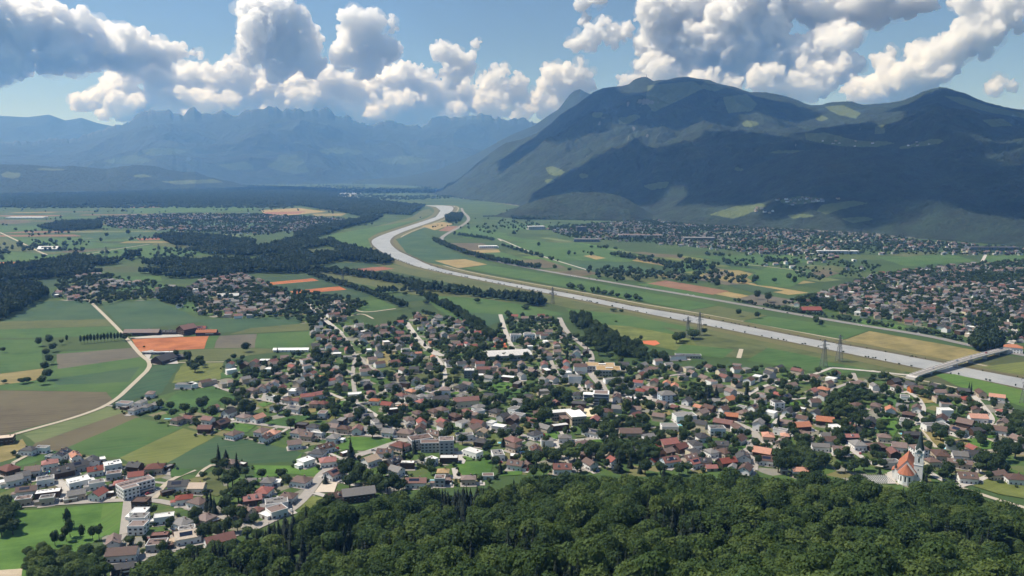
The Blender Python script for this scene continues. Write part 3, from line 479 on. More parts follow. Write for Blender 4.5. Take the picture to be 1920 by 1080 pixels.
LB = [(797, 385), (817, 388), (826, 395), (817, 407), (787, 417), (747, 430), (717, 440), (698, 449), (696, 454), (699, 460), (713, 471), (737, 484), (773, 498), (827, 511), (893, 524), (993, 543.5), (1077, 560), (1193, 584), (1228, 591), (1399, 625), (1527, 650), (1640, 673), (1707, 687), (1741, 693.5), (1788, 702), (1833, 711), (1892, 723), (1920, 729), (2100, 768)]
RB = [(830, 385), (853, 387), (846, 400), (827, 410), (790, 423), (760, 433), (738, 443), (731, 452), (735, 460), (748, 471), (773, 482), (807, 498), (847, 509), (927, 525), (1027, 543), (1100, 556), (1185, 574), (1305, 593), (1527, 637), (1640, 656), (1714, 670), (1773, 681), (1825, 692), (1877, 702), (1920, 710), (2100, 745)]
LBg = [at(x, y)[:2] for x, y in LB]; RBg = [at(x, y)[:2] for x, y in RB]
def riv():
    m, nt, b = newmat('river_water'); b.inputs['Roughness'].default_value = 0.35; b.inputs['Specular IOR Level'].default_value = .25
    p = wpos(nt); n = noise(nt, .02, 4, .6, p)
    n = mth(nt, 'MULTIPLY_ADD', mth(nt, 'SUBTRACT', n, .5), 3.0); n.node.inputs[2].default_value = .5; n.node.use_clamp = True; nt.links.new(mixc(nt, n, (.265, .268, .26), (.38, .375, .35)), b.inputs['Base Color']); bump(nt, b, noise(nt, .35, 4, .6, p), .25, .5)
    pts = LBg + RBg[::-1]; sheet('river', pts, m, .12, 'pale grey river sweeping down the valley', 'river')
    sheet('river_reach', [at(x, y)[:2] for x, y in [(630, 367), (642, 361), (665, 359.5), (682, 360), (676, 363), (662, 365), (672, 370), (650, 369.5)]], m, .14, 'far glint of river beyond the dark wood', 'river')
riv()
M_bank = simple('river_bank', (.10, .085, .045), .35, .12); M_levee = simple('levee_grass', (.12, .115, .045), .25, .08)
def offs(line, d):
    p = [np.array(q) for q in line]; o = []
    for i, a in enumerate(p):
        t = p[min(i+1, len(p)-1)]-p[max(i-1, 0)]; t = t/np.hypot(*t); o.append(tuple(a+np.array((-t[1], t[0]))*d))
    return o
strip('levee', offs(RBg, 22), 34, M_levee, .075, 'olive grass levee on the far bank of the river', 'levee'); strip('river_bank', offs(RBg, 4), 11, M_bank, .13, 'brown stony far bank of the river', 'bank'); strip('towpath', offs(RBg, 30), 4, M_path, .16, 'pale towpath on the far levee', 'path')
strip('levee', offs(LBg, -18), 26, M_levee, .078, 'olive grass levee on the near bank of the river', 'levee'); strip('river_bank', offs(LBg, -3), 7, M_bank, .135, 'dark narrow near bank of the river', 'bank'); strip('towpath', offs(LBg[8:], -60), 3.5, M_path, .165, 'thin pale path along the near levee', 'path')
ROADS = []
def road(px, w, lab, mat=None, name='road'):
    g = [at(x, y)[:2] for x, y in px]; ROADS.append((g, w)); _lay[0] += .002
    return strip(name, g, w, mat or M_asph, .42+_lay[0]*.15, lab, 'path' if name == 'path' else 'road')
road([(866, 390), (867, 397), (878, 406), (879, 414), (862, 426), (838, 438), (825, 448), (832, 458), (870, 474), (930, 491), (1010, 506), (1100, 522), (1200, 539), (1271, 550.5), (1378, 569), (1484, 588), (1613, 610), (1741, 630), (1818, 648), (1930, 668), (2100, 700)], 16, 'wide pale motorway beyond the river', M_hway, 'motorway')
road([(165, 562), (205, 600), (240, 637), (262, 665), (288, 684), (250, 720), (212, 756), (150, 781), (40, 811), (-60, 840)], 5.5, 'narrow pale farm road bending through the left fields', M_path)
road([(288, 684), (340, 680), (420, 679)], 3, 'thin farm track along the yellow-green field', M_path, 'path')
road([(0, 953), (30, 950), (133, 943.5), (240, 937.5), (290, 938.5), (337, 948), (383, 958.5), (423, 970.5), (443, 980), (470, 993)], 6.5, 'village street along the top of the bottom-left meadow')
road([(470, 993), (517, 972), (550, 953), (577, 927), (593, 903), (610, 883), (640, 864), (663, 857), (707, 843), (737, 832), (767, 824.5)], 9, 'broad diagonal village road climbing away from the forest')
road([(205, 1057), (252, 1049), (284, 1040), (328, 1029), (372, 1019), (420, 1010), (470, 993)], 7, 'street under the forest edge at the bottom left')
road([(241, 938), (238, 965), (234, 1002)], 7, 'short lane beside the terraced row')
road([(290, 935), (309, 908), (335, 893), (366, 882)], 4.5, 'gravel lane uphill from the white apartment block', M_path, 'path')
road([(370, 895), (380, 882), (398, 872)], 3.5, 'gravel drive to the house among the tall trees', M_path, 'path')
road([(110, 943), (127, 920), (111, 904), (108, 895)], 6, 'short street into the flat-roofed houses')
road([(25, 868), (50, 855), (85, 838)], 4, 'farm lane by the lone white house', M_path, 'path')
road([(600, 893), (640, 904), (672, 912)], 5, 'lane from the diagonal road to the grey farm', M_conc, 'path')
road([(590, 925), (615, 932), (640, 945)], 5, 'yard road along the sandy court', M_conc, 'path')
road([(580, 871), (617, 872), (640, 864)], 4.5, 'side lane by the red hipped house', M_conc, 'path')
road([(400, 722), (427, 733), (460, 742), (493, 751), (527, 756.5), (568, 763.5), (602, 763.5), (643, 748), (668, 756)], 5.5, 'residential street on the left side of the village')
road([(400, 722), (432, 719), (450, 716)], 4, 'short loop street by the green garden', M_conc)
road([(405, 803), (438, 789), (477, 795), (535, 802.5), (590, 808), (630, 812), (693, 817), (743, 822), (767, 824.5), (790, 832)], 6, 'residential street running to the bright lawn')
road([(762, 605), (777, 628), (790, 643), (807, 657), (830, 668)], 9, 'pale straight street in the upper village', M_conc)
road([(577, 568), (598, 590), (613, 603), (640, 625)], 8, 'pale street entering the village from the upper left', M_conc)
road([(635, 565), (660, 578), (680, 587.5), (742, 579)], 5, 'pale farm lane round the green field', M_path, 'path')
road([(630, 596), (660, 592), (680, 588), (700, 598)], 4, 'pale lane below the green field', M_path, 'path')
road([(938, 590), (947, 620), (957, 647), (970, 665)], 7, 'pale street beside the running track', M_conc)
road([(1049, 596), (1060, 620), (1085, 642), (1110, 662), (1108, 690), (1107, 702), (1123, 720), (1137, 735), (1130, 760)], 8, 'road from the meadows down to the village square')
road([(923, 806), (970, 813), (1013, 828), (1043, 828), (1072, 827), (1108, 824), (1142, 818), (1180, 812)], 6.5, 'street passing below the white-roofed school')
road([(1040, 828), (1050, 850), (1068, 868), (1085, 880)], 5, 'lane dropping from the school street into the trees', M_conc)
road([(1137, 735), (1200, 745), (1273, 762), (1300, 768), (1333, 777), (1375, 792), (1400, 802), (1417, 813), (1419, 823), (1405, 833), (1400, 843), (1413, 865), (1412, 882)], 8, 'winding main road with an S bend through the right village', M_asph)
road([(1290, 832), (1317, 852), (1338, 863)], 6, 'short street above the forest with parked cars')
road([(1252, 882), (1267, 870), (1295, 864), (1330, 862)], 7, 'street end at the forest edge')
road([(1345, 726), (1377, 738), (1410, 742)], 6, 'side street above the mint house')
road([(1375, 792), (1405, 780), (1420, 772)], 4, 'drive from the bend to the pale red roof', M_conc)
road([(1475, 752), (1490, 748), (1530, 746)], 5, 'curved drive round the bright lawn', M_conc)
road([(1826, 743), (1846, 767), (1861, 787), (1850, 800)], 7, 'pale street at the right edge of the village', M_conc)
road([(1690, 733), (1706, 737), (1727, 752)], 5, 'street beside the orange barn', M_conc)
road([(1727, 803), (1740, 820), (1755, 840)], 3.5, 'curved garden path above the church', M_path, 'path')
road([(1587, 837), (1612, 855), (1640, 874), (1680, 877)], 5.5, 'street leading to the church', M_conc)
road([(1846, 822), (1872, 833), (1872, 844), (1850, 846)], 3.5, 'curved path round the green field at the right', M_path, 'path')
road([(1740, 885), (1771, 904), (1806, 912), (1848, 897), (1860, 890)], 6, 'street right of the church', M_conc)
road([(1800, 915), (1840, 928), (1890, 944), (1930, 955)], 5, 'gravel road along the forest edge on the right', M_path, 'path')
road([(1560, 690), (1640, 697), (1700, 704), (1716, 703)], 7, 'approach road to the bridge', M_conc)
road([(1884, 654), (1896, 643), (1905, 630), (1900, 612), (1860, 600)], 9, 'road leaving the bridge into the far town', M_conc)
road([(1620, 545), (1650, 530), (1705, 545), (1700, 555), (1680, 562)], 8, 'winding road in the far town', M_conc)
road([(1835, 502), (1842, 490), (1848, 478)], 8, 'straight road in the far right fields', M_conc)
road([(0, 436), (40, 455), (75, 473), (88, 478)], 7, 'straight farm road in the far left fields', M_path); road([(120, 485), (200, 470), (280, 458)], 6, 'pale farm track in the far left fields', M_path, 'path')
road([(940, 452), (930, 445), (1000, 476), (1100, 506)], 6, 'pale country road beyond the motorway', M_conc)
road([(1510, 510), (1480, 505), (1420, 498), (1380, 495)], 5, 'thin farm road in the right fields', M_path, 'path')
for i_, (pp, lab_) in enumerate([([(668, 756), (700, 776), (735, 800), (743, 822)], 'street beside the bright lawn and small houses'), ([(835, 728), (873, 735), (893, 741), (930, 745)], 'street below the park'), ([(835, 776), (873, 793), (923, 806)], 'street left of the school street'), ([(668, 664), (690, 687), (715, 700)], 'street by the straw-coloured lot'), ([(1067, 714), (1083, 720), (1088, 730), (1110, 745)], 'lane left of the office block'), ([(1033, 676), (1040, 696), (1060, 706)], 'lane in front of the white villas'), ([(1447, 802), (1457, 788), (1475, 775)], 'lane past the tall hedge'), ([(1600, 700), (1605, 714), (1620, 728)], 'lane to the river meadows'), ([(1719, 797), (1727, 778), (1733, 768), (1726, 752)], 'lane through the right village'), ([(640, 625), (668, 664), (660, 700), (668, 756)], 'long lane down the left village'), ([(807, 657), (835, 690), (835, 728), (800, 745), (743, 760), (668, 756)], 'lane round the park'), ([(1180, 812), (1220, 800), (1260, 806), (1290, 832)], 'street linking the school and the bend'), ([(1420, 772), (1475, 752)], 'lane between the dark roofs'), ([(1530, 746), (1560, 730), (1605, 714)], 'lane above the dark grove'), ([(1400, 742), (1440, 720), (1500, 712), (1560, 690)], 'lane along the river side of the village'), ([(1200, 745), (1215, 720), (1250, 705), (1300, 700)], 'lane beside the hipped hotel'), ([(520, 756), (545, 735), (575, 722), (610, 735), (643, 748)], 'loop lane on the left side'), ([(493, 751), (505, 720), (540, 700), (590, 690), (640, 690), (660, 700)], 'upper loop lane on the left side')]):
    road(pp, 5, lab_, M_asph if i_ % 2 else M_conc)
road([(1385, 672), (1390, 655)], 6, 'track by the small red play area', M_path, 'path')
# ------------------------------------------------------------ trees
def leafmat(name, dark, mid, light, trans=.3):
    m, nt, b = newmat(name); oi = nt.nodes.new('ShaderNodeObjectInfo').outputs['Random']
    tc = nt.nodes.new('ShaderNodeTexCoord').outputs['Object']
    c = ramp(nt, [(0, dark), (.5, mid), (1, light)], oi)
    n = noise(nt, 3.0, 3, .6, tc)
    c = mixc(nt, n, mixc(nt, .45, c, dark), mixc(nt, .3, c, light))
    nt.links.new(c, b.inputs['Base Color']); b.inputs['Roughness'].default_value = .7; b.inputs['Specular IOR Level'].default_value = .2
    t = nt.nodes.new('ShaderNodeBsdfTranslucent'); nt.links.new(mixc(nt, .5, c, (.12, .16, .02)), t.inputs['Color'])
    mx = nt.nodes.new('ShaderNodeMixShader'); mx.inputs[0].default_value = trans
    nt.links.new(b.outputs[0], mx.inputs[1]); nt.links.new(t.outputs[0], mx.inputs[2]); nt.links.new(mx.outputs[0], nt.nodes['Material Output'].inputs['Surface'])
    return m
M_leaf = leafmat('broad_leaves', (.016, .042, .016), (.055, .105, .028), (.15, .205, .055), .38)
M_dleaf = leafmat('garden_leaves', (.018, .037, .013), (.034, .062, .019), (.068, .10, .03), .25)
M_need = leafmat('spruce_needles', (.008, .016, .009), (.012, .022, .012), (.020, .034, .016), .1)
M_dist = leafmat('distant_leaves', (.018, .034, .015), (.027, .050, .020), (.045, .072, .026), .15)
M_bark = simple('bark', (.07, .05, .035), .3, 3)
def cards(P, N, s, rs):                       # leaf clump quads at P facing N
    n = len(P); a = rs.normal(size=(n, 3)); u = np.cross(N, a); u /= np.linalg.norm(u, axis=1, keepdims=True)+1e-9; v = np.cross(N, u)
    s = s*(rs.uniform(.6, 1.35, (n, 1)))
    q = np.stack([P-u*s-v*s*.7, P+u*s-v*s*.7, P+u*s*.8+v*s*.8, P-u*s*.8+v*s*.8], 1).reshape(-1, 3)
    return q, np.arange(4*n).reshape(n, 4)
def crown(seed, lumps, per, cs, zsq=1.0, spread=.62):
    rs = np.random.default_rng(seed); V, Fq = [], []; off = 0
    cen, rad = [], []
    for i in range(lumps):
        while True:
            d = rs.normal(size=3); d /= np.linalg.norm(d)
            if d[2] > -.45: break
        k = rs.uniform(.45, 1.0)**.5; cen.append(d*spread*k*np.array((1, 1, .9))); rad.append(rs.uniform(.26, .44))
    for c, r in zip(cen, rad):
        d = rs.normal(size=(per, 3)); d /= np.linalg.norm(d, axis=1, keepdims=True); d[:, 2] = np.abs(d[:, 2])*np.where(rs.random(per) < .78, 1, -1)
        P = c + d*r*rs.uniform(.82, 1.12, (per, 1)); N = d + rs.normal(scale=.45, size=(per, 3)) + np.array((0, 0, .25)); N /= np.linalg.norm(N, axis=1, keepdims=True)
        q, f = cards(P, N, cs, rs); V.append(q); Fq.append(f+off); off += len(q)
    V = np.concatenate(V); Fq = [tuple(x) for x in np.concatenate(Fq)]
    iv, jf = ico(2); cc = iv*np.array((.66, .66, .62))*(1+.25*(rs.random((len(iv), 1))-.5)); Fq += [tuple(x+off) for x in jf]; V = np.concatenate([V, cc])
    V[:, 2] *= zsq
    return V, Fq
def spruce(seed, tiers, per):
    rs = np.random.default_rng(seed); V, Fq = [], []; off = 0
    for t in range(tiers):
        f = t/(tiers-1); z = -1+2*f; r = (1-f)**.85*.98+.03; n = max(5, int(per*(1-f*.7)))
        a = rs.uniform(0, 2*math.pi, n); rr = r*rs.uniform(.55, 1.08, n)
        P = np.stack([np.cos(a)*rr*.7, np.sin(a)*rr*.7, np.full(n, z)+rs.uniform(-.05, .05, n)], 1)
        o = np.stack([np.cos(a), np.sin(a), np.full(n, -.35)], 1); o /= np.linalg.norm(o, axis=1, keepdims=True)
        u = np.stack([-np.sin(a), np.cos(a), np.zeros(n)], 1); L = (rr*.42+.05)[:, None]; W = (rr*.22+.05)[:, None]
        q = np.stack([P-o*L-u*W*.4, P-o*L+u*W*.4, P+o*L+u*W, P+o*L-u*W], 1).reshape(-1, 3)
        V.append(q); Fq.append(np.arange(4*n).reshape(n, 4)+off); off += 4*n
    k = 9; V.append(np.array([(math.cos(i*2*math.pi/k)*.55, math.sin(i*2*math.pi/k)*.55, -1) for i in range(k)]+[(0, 0, 1.0)]))
    Fq = [tuple(x) for x in np.concatenate(Fq)]+[(off+i, off+(i+1) % k, off+k) for i in range(k)]
    return np.concatenate(V), Fq
def trunkmesh(name, limbs=4, seed=0):
    rs = random.Random(seed); V, Fq = [], []
    def tube(a, b, r0, r1, k=6):
        a, b = Vector(a), Vector(b); d = (b-a).normalized(); u = d.orthogonal().normalized(); w = d.cross(u); o = len(V)
        for p, r in ((a, r0), (b, r1)):
            for i in range(k): V.append(tuple(p+(u*math.cos(i*2*math.pi/k)+w*math.sin(i*2*math.pi/k))*r))
        for i in range(k): Fq.append((o+i, o+(i+1) % k, o+k+(i+1) % k, o+k+i))
    tube((0, 0, -.08), (0.02, 0.01, .5), .05, .035); tube((.02, .01, .5), (0, .02, 1.0), .035, .012)
    for i in range(limbs):
        a = i*2*math.pi/max(limbs, 1)+rs.uniform(-.5, .5); z = rs.uniform(.35, .65); tube((0.01, 0, z), (math.cos(a)*.28, math.sin(a)*.28, z+.28), .02, .007)
    return mesh(name, V, Fq, [M_bark])
T_TR = [trunkmesh('trunk', 4, 1), trunkmesh('trunk', 5, 2)]; T_ST = trunkmesh('trunk', 0, 3)
def cm(name, vf, mat): return mesh(name, vf[0], vf[1], [mat])
CR = [cm('crown', crown(s, 22, 70, .064, z), M_leaf) for s, z in ((1, 1), (2, .9), (3, 1.1), (4, 1.0), (5, .95))]
CRD = [cm('crown', crown(s, 16, 50, .078, z), M_dleaf) for s, z in ((11, 1), (12, 1.15), (13, .9), (14, 1.05))]
CRL = [cm('crown', crown(15, 14, 30, .11, 1.), M_leaf)]
SPR = [cm('crown', spruce(s, 15, 26), M_need) for s in (21, 22, 23)]
POP = [cm('crown', crown(31, 16, 36, .10, 1.0, .7), M_dleaf)]
LOW = [cm('crown', crown(s, 7, 10, .19, 1.), M_dist) for s in (41, 42, 43)]
def tree(kind, x, y, r, h, z=0.0, desc=None, group=None, label=None):
    """r crown radius, h total height"""
    nm = {'broad': 'broadleaf_tree', 'garden': 'garden_tree', 'light': 'garden_tree', 'spruce': 'spruce_tree', 'poplar': 'poplar_tree', 'shrub': 'shrub'}[kind]
    lib = {'broad': CR, 'garden': CRD, 'light': CRL, 'spruce': SPR, 'poplar': POP, 'shrub': CRD}[kind]
    e = link(nm, None, loc=(x, y, z), rz=random.uniform(0, 6.28)); e.empty_display_size = .1
    base = {'spruce': .08, 'poplar': .06, 'shrub': .0}.get(kind, .12)*h; hz = (h-base)/2
    link('crown', random.choice(lib), e, (0, 0, base+hz), 0, (r, r*random.uniform(.9, 1.1), hz))
    if kind != 'shrub': link('trunk', T_ST if kind in ('spruce', 'poplar') else random.choice(T_TR), e, (0, 0, 0), 0, (max(r*1.6, 2), max(r*1.6, 2), h*.7))
    tag(e, label, 'shrub' if kind == 'shrub' else 'tree', group)
    if desc: reg(e, desc, x, y)
    return e

# one stuff object for a mass of trees: points carrying size and turn, crowns instanced by geometry nodes
HID = bpy.data.collections.new('tree_kinds')
def proto(name, m):
    o = bpy.data.objects.new(name, m); HID.objects.link(o); return o
PR = {'broad': [proto('broadleaf_tree_kind', m) for m in CR], 'garden': [proto('garden_tree_kind', m) for m in CRD], 'spruce': [proto('spruce_tree_kind', m) for m in SPR], 'low': [proto('distant_tree_kind', m) for m in LOW]}
_ng = {}
def scatter_group(kind):
    if kind in _ng: return _ng[kind]
    g = bpy.data.node_groups.new('scatter_'+kind, 'GeometryNodeTree')
    g.interface.new_socket('Geometry', in_out='INPUT', socket_type='NodeSocketGeometry'); g.interface.new_socket('Geometry', in_out='OUTPUT', socket_type='NodeSocketGeometry')
    i, o = g.nodes.new('NodeGroupInput'), g.nodes.new('NodeGroupOutput'); ip = g.nodes.new('GeometryNodeInstanceOnPoints'); j = g.nodes.new('GeometryNodeJoinGeometry')
    for p in PR[kind]:
        oi = g.nodes.new('GeometryNodeObjectInfo'); oi.inputs['Object'].default_value = p; oi.inputs['As Instance'].default_value = True; g.links.new(oi.outputs['Geometry'], j.inputs[0])
    def att(n, t):
        a = g.nodes.new('GeometryNodeInputNamedAttribute'); a.data_type = t; a.inputs['Name'].default_value = n; return a.outputs['Attribute']
    g.links.new(i.outputs[0], ip.inputs['Points']); g.links.new(j.outputs[0], ip.inputs['Instance']); ip.inputs['Pick Instance'].default_value = True
    g.links.new(att('kind_index', 'INT'), ip.inputs['Instance Index']); g.links.new(att('turn', 'FLOAT_VECTOR'), ip.inputs['Rotation']); g.links.new(att('size', 'FLOAT_VECTOR'), ip.inputs['Scale'])
    g.links.new(ip.outputs[0], o.inputs[0]); _ng[kind] = g; return g
def scatter(name, kind, P, S, label, cat='trees'):
    P = np.asarray(P, np.float32); n = len(P)
    if n == 0: return
    m = bpy.data.meshes.new(name); m.vertices.add(n); m.vertices.foreach_set('co', P.ravel())
    a = m.attributes.new('size', 'FLOAT_VECTOR', 'POINT'); a.data.foreach_set('vector', np.asarray(S, np.float32).ravel())
    a = m.attributes.new('turn', 'FLOAT_VECTOR', 'POINT'); t = np.zeros((n, 3), np.float32); t[:, 2] = rng.uniform(0, 6.28, n); a.data.foreach_set('vector', t.ravel())
    a = m.attributes.new('kind_index', 'INT', 'POINT'); a.data.foreach_set('value', rng.integers(0, len(PR[kind]), n).astype(np.int32))
    o = link(name, m); md = o.modifiers.new('scatter', 'NODES'); md.node_group = scatter_group(kind)
    return tag(o, label, cat, kind='stuff')
def grid_pts(poly, sp, jit=.45):
    p = np.array(poly); x0, y0 = p.min(0); x1, y1 = p.max(0)
    X, Y = np.meshgrid(np.arange(x0, x1, sp), np.arange(y0, y1, sp*.92), indexing='ij'); X = X + (np.arange(X.shape[1]) % 2)[None]*sp*.5
    X = X.ravel() + rng.uniform(-jit, jit, X.size)*sp; Y = Y.ravel() + rng.uniform(-jit, jit, Y.size)*sp
    k = inpoly(poly, X, Y); return X[k], Y[k]

# foreground forest
def forest():
    X, Y = grid_pts([(-560, 150), (700, 150), (700, 680), (-560, 680)], 8.2)
    k = inpoly(HILL, X, Y); X, Y = X[k], Y[k]; d = segdist(EDGE, X, Y); Z = hillz(X, Y)
    px, py, zc = proj(X, Y, Z+12); v = (px > -140) & (px < 2060) & (py < 1190) & (d > 2.5) & (segdist(RAV, X, Y) > 9.5) & (segdist(RAV2, X, Y) > 6)
    v &= ~((px > 1600) & (px < 1790) & (d < 17)) & ~(fbm(X/16, Y/16, 2, 309) > .80)
    X, Y, Z, d, px, py, zc = [a[v] for a in (X, Y, Z, d, px, py, zc)]; n = len(X)
    con = (fbm(X/45, Y/45, 3, 301) + rng.uniform(-.12, .12, n)) > np.where((px > 1380) & (px < 1640) & (py > 990), .585, .665)
    r = (3.4+4.6*rng.random(n)**1.3)*np.clip(.55+d/95, 0, 1.1)*(.72+.6*fbm(X/38, Y/38, 2, 305)); h = (9+r*rng.uniform(1.0, 2.2, n))*np.clip(.7+d/120, 0, 1)
    h = np.where(con, rng.uniform(15, 22, n)*np.clip(.6+d/80, 0, 1), h); r = np.where(con, rng.uniform(2.8, 3.8, n), r)
    infr = (px > 0) & (px < 1920) & (py > 560) & (py < 1085)
    score = np.where(infr, zc, 1e9); order = np.argsort(score)
    nb = ns = 0; own = np.zeros(n, bool)
    for i in order:
        if not infr[i]: break
        if con[i] and ns < 110: ns += 1
        elif not con[i] and nb < 190: nb += 1
        else: continue
        own[i] = True
        tree('spruce' if con[i] else 'broad', X[i], Y[i], r[i], h[i], Z[i]-.3, None, 'spruces in the foreground forest' if con[i] else 'leafy trees in the foreground forest', 'dark pointed spruce standing in the foreground forest' if con[i] else 'leafy green tree in the foreground forest canopy')
    for c, nm, kd, lab in ((False, 'broadleaf_forest', 'broad', 'leafy forest canopy covering the near slope'), (True, 'spruce_forest', 'spruce', 'dark spruces scattered through the forest on the near slope')):
        s = (~own) & (con == c); b = .22 if not c else .08
        hz = h[s]*(1-b)/2; scatter(nm, kd, np.stack([X[s], Y[s], Z[s]+h[s]*b+hz-.3], 1), np.stack([r[s], r[s], hz], 1), lab, 'forest')
forest()

# woods and tree belts of the valley floor
CLEAR = [[(150, 501), (250, 496), (330, 504), (330, 511), (200, 513)], [(420, 484), (520, 477), (545, 488), (450, 494)], [(555, 472), (615, 462), (645, 474), (585, 483)], [(20, 512), (90, 506), (110, 512), (40, 519)], [(590, 446), (612, 440), (628, 452), (600, 458)]]
def wood(name, label, px, sp, r, h, kind='low', var=.25):
    X, Y = grid_pts([at(x, y)[:2] for x, y in px], sp)
    k = fbm(X/170, Y/170, 3, 123) < .70
    for c_ in CLEAR: k &= ~inpoly([at(x, y)[:2] for x, y in c_], X, Y)
    X, Y = X[k], Y[k]; n = len(X)
    rr = r*rng.uniform(1-var, 1+var, n); hh = h*rng.uniform(1-var, 1+var, n)*(0.8+.5*fbm(X/60, Y/60, 2, 77))
    scatter(name, kind, np.stack([X, Y, hh*.5+.5], 1), np.stack([rr, rr, hh*.52], 1), label, 'woodland')
def belt(name, label, px, w, sp, r, h, kind='low', dens=1.0):
    g = [at(x, y)[:2] for x, y in px]; P = []
    for a, b in zip(g[:-1], g[1:]):
        L = math.hypot(b[0]-a[0], b[1]-a[1]); k = max(1, int(L*max(w, sp)/(sp*sp)*dens))
        for _ in range(k):
            t = random.random(); P.append((a[0]+(b[0]-a[0])*t+random.uniform(-.5, .5)*w, a[1]+(b[1]-a[1])*t+random.uniform(-.5, .5)*w))
    P = np.array(P); n = len(P); rr = r*rng.uniform(.65, 1.3, n); hh = h*rng.uniform(.6, 1.25, n)
    scatter(name, kind, np.stack([P[:, 0], P[:, 1], hh*.5+.3], 1), np.stack([rr, rr, hh*.52], 1), label, 'tree belt')
wood('wood', 'dark wood at the left edge above the bluish green field', [(-80, 545), (0, 540), (50, 537), (88, 548), (90, 560), (62, 572), (30, 590), (10, 600), (-80, 610)], 9, 6, 18)
wood('wood', 'dark belt of woodland behind the left village', [(-80, 512), (60, 500), (140, 484), (200, 490), (260, 482), (330, 488), (420, 492), (560, 503), (590, 508), (560, 514), (480, 513), (330, 524), (230, 508), (150, 520), (60, 526), (-80, 540)], 10, 6.5, 18)
wood('wood', 'large dark wood left of the river bend', [(470, 492), (440, 480), (540, 455), (560, 440), (620, 425), (680, 412), (720, 408), (700, 416), (640, 430), (612, 442), (635, 462), (690, 475), (740, 492), (720, 497), (640, 490), (600, 500), (560, 506)], 11, 7, 18)
wood('wood', 'broad dark wood across the far valley', [(-400, 352), (0, 352), (300, 353), (420, 348), (560, 352), (640, 357), (630, 372), (700, 378), (760, 384), (795, 388), (770, 404), (720, 402), (690, 410), (640, 398), (560, 386), (300, 383), (100, 388), (-400, 395)], 19, 12, 20)
wood('wood', 'small wood among the far left fields', [(70, 428), (110, 420), (190, 416), (190, 430), (110, 434)], 11, 7, 17)
wood('wood', 'wood between the far left houses and the river', [(290, 445), (330, 440), (420, 448), (480, 455), (470, 478), (400, 480), (345, 470)], 13, 7, 17)
wood('wood', 'wood beside the far end of the motorway', [(830, 412), (852, 402), (868, 405), (862, 416), (840, 418)], 10, 7, 18)
wood('wood', 'dark grove at the far end of the bridge', [(1815, 655), (1830, 638), (1860, 634), (1878, 645), (1874, 658), (1850, 664)], 7, 6, 19)
wood('wood', 'dark copse beside the small village on the left', [(295, 565), (310, 552), (345, 548), (348, 560), (325, 572)], 7, 5.5, 16)
wood('wood', 'dark trees along the foot of the big mountain', [(960, 400), (1060, 392), (1200, 395), (1300, 402), (1280, 410), (1100, 412), (960, 412)], 14, 9, 16)
wood('wood', 'dark trees under the right foothill', [(1440, 408), (1560, 412), (1700, 428), (1920, 436), (2000, 440), (1920, 446), (1700, 440), (1560, 430), (1440, 416)], 14, 9, 17)
belt('tree_belt', 'long belt of trees along the near side of the river', [(560, 507), (640, 514), (700, 522), (760, 534), (830, 547), (900, 556), (960, 562), (1010, 566)], 30, 8, 6, 17)
belt('tree_belt', 'hedge of trees along the ditch above the village', [(578, 514), (620, 530), (680, 548), (730, 566), (760, 578)], 12, 7, 5, 13)
belt('tree_belt', 'row of trees between the dark green field and meadows', [(690, 553), (740, 548), (785, 545), (790, 556)], 14, 8, 6, 14)
belt('tree_belt', 'hedge along the motorway beyond the river', [(812, 452), (850, 468), (900, 485), (960, 497), (1008, 505)], 14, 7.5, 6, 15)
belt('tree_belt', 'hedge between the far bank fields', [(850, 440), (890, 446), (930, 452)], 12, 8, 6, 13); belt('tree_belt', 'tree row crossing the far bank fields', [(1150, 480), (1210, 490), (1280, 505)], 16, 9, 7, 15); belt('tree_belt', 'loose tree row along the country road', [(945, 462), (980, 474), (1050, 492)], 12, 12, 6, 13)
belt('tree_belt', 'green hedge along the motorway near the bridge', [(1380, 566), (1480, 584), (1600, 604), (1740, 626), (1815, 642)], 8, 5.5, 4, 8)
belt('tree_belt', 'dark trees behind the upper village houses', [(800, 560), (830, 575), (860, 590), (890, 615), (925, 640)], 16, 6, 5, 14, 'garden')
belt('tree_belt', 'bushes along the near water line', LB[11:], 4, 9, 1.8, 2.6, dens=.6); belt('tree_belt', 'bushes along the far water line', RB[9:], 4, 9, 1.4, 2, dens=.5)
belt('tree_belt', 'dark trees beside the meadow below the river', [(965, 562), (1000, 565), (1010, 572), (985, 572)], 30, 7, 6.5, 18); belt('tree_belt', 'trees round the tennis courts', [(1085, 600), (1110, 622), (1150, 648), (1190, 660)], 34, 7.5, 6, 15, 'garden')
belt('tree_belt', 'trees behind the ochre-roofed school', [(1110, 640), (1150, 662), (1200, 672), (1240, 676)], 26, 7.5, 5.5, 14, 'garden')
for p, lb in zip(([(60, 462), (100, 470), (160, 472)], [(180, 478), (300, 470), (420, 468)], [(-60, 478), (40, 477)], [(1110, 465), (1160, 468)], [(1320, 478), (1360, 482)], [(1440, 490), (1500, 495)], [(1060, 540), (1200, 565)], [(420, 440), (520, 432)]), ('beside the straight farm road on the far left', 'along the pale track on the far left plain', 'at the left edge of the far plain', 'between the far bank fields near the factory', 'below the long pale factory', 'before the far right houses', 'on the strip between river and motorway', 'below the distant left houses')):
    belt('tree_belt', 'row of hedge trees '+lb, p, 14, 12, 7, 13)
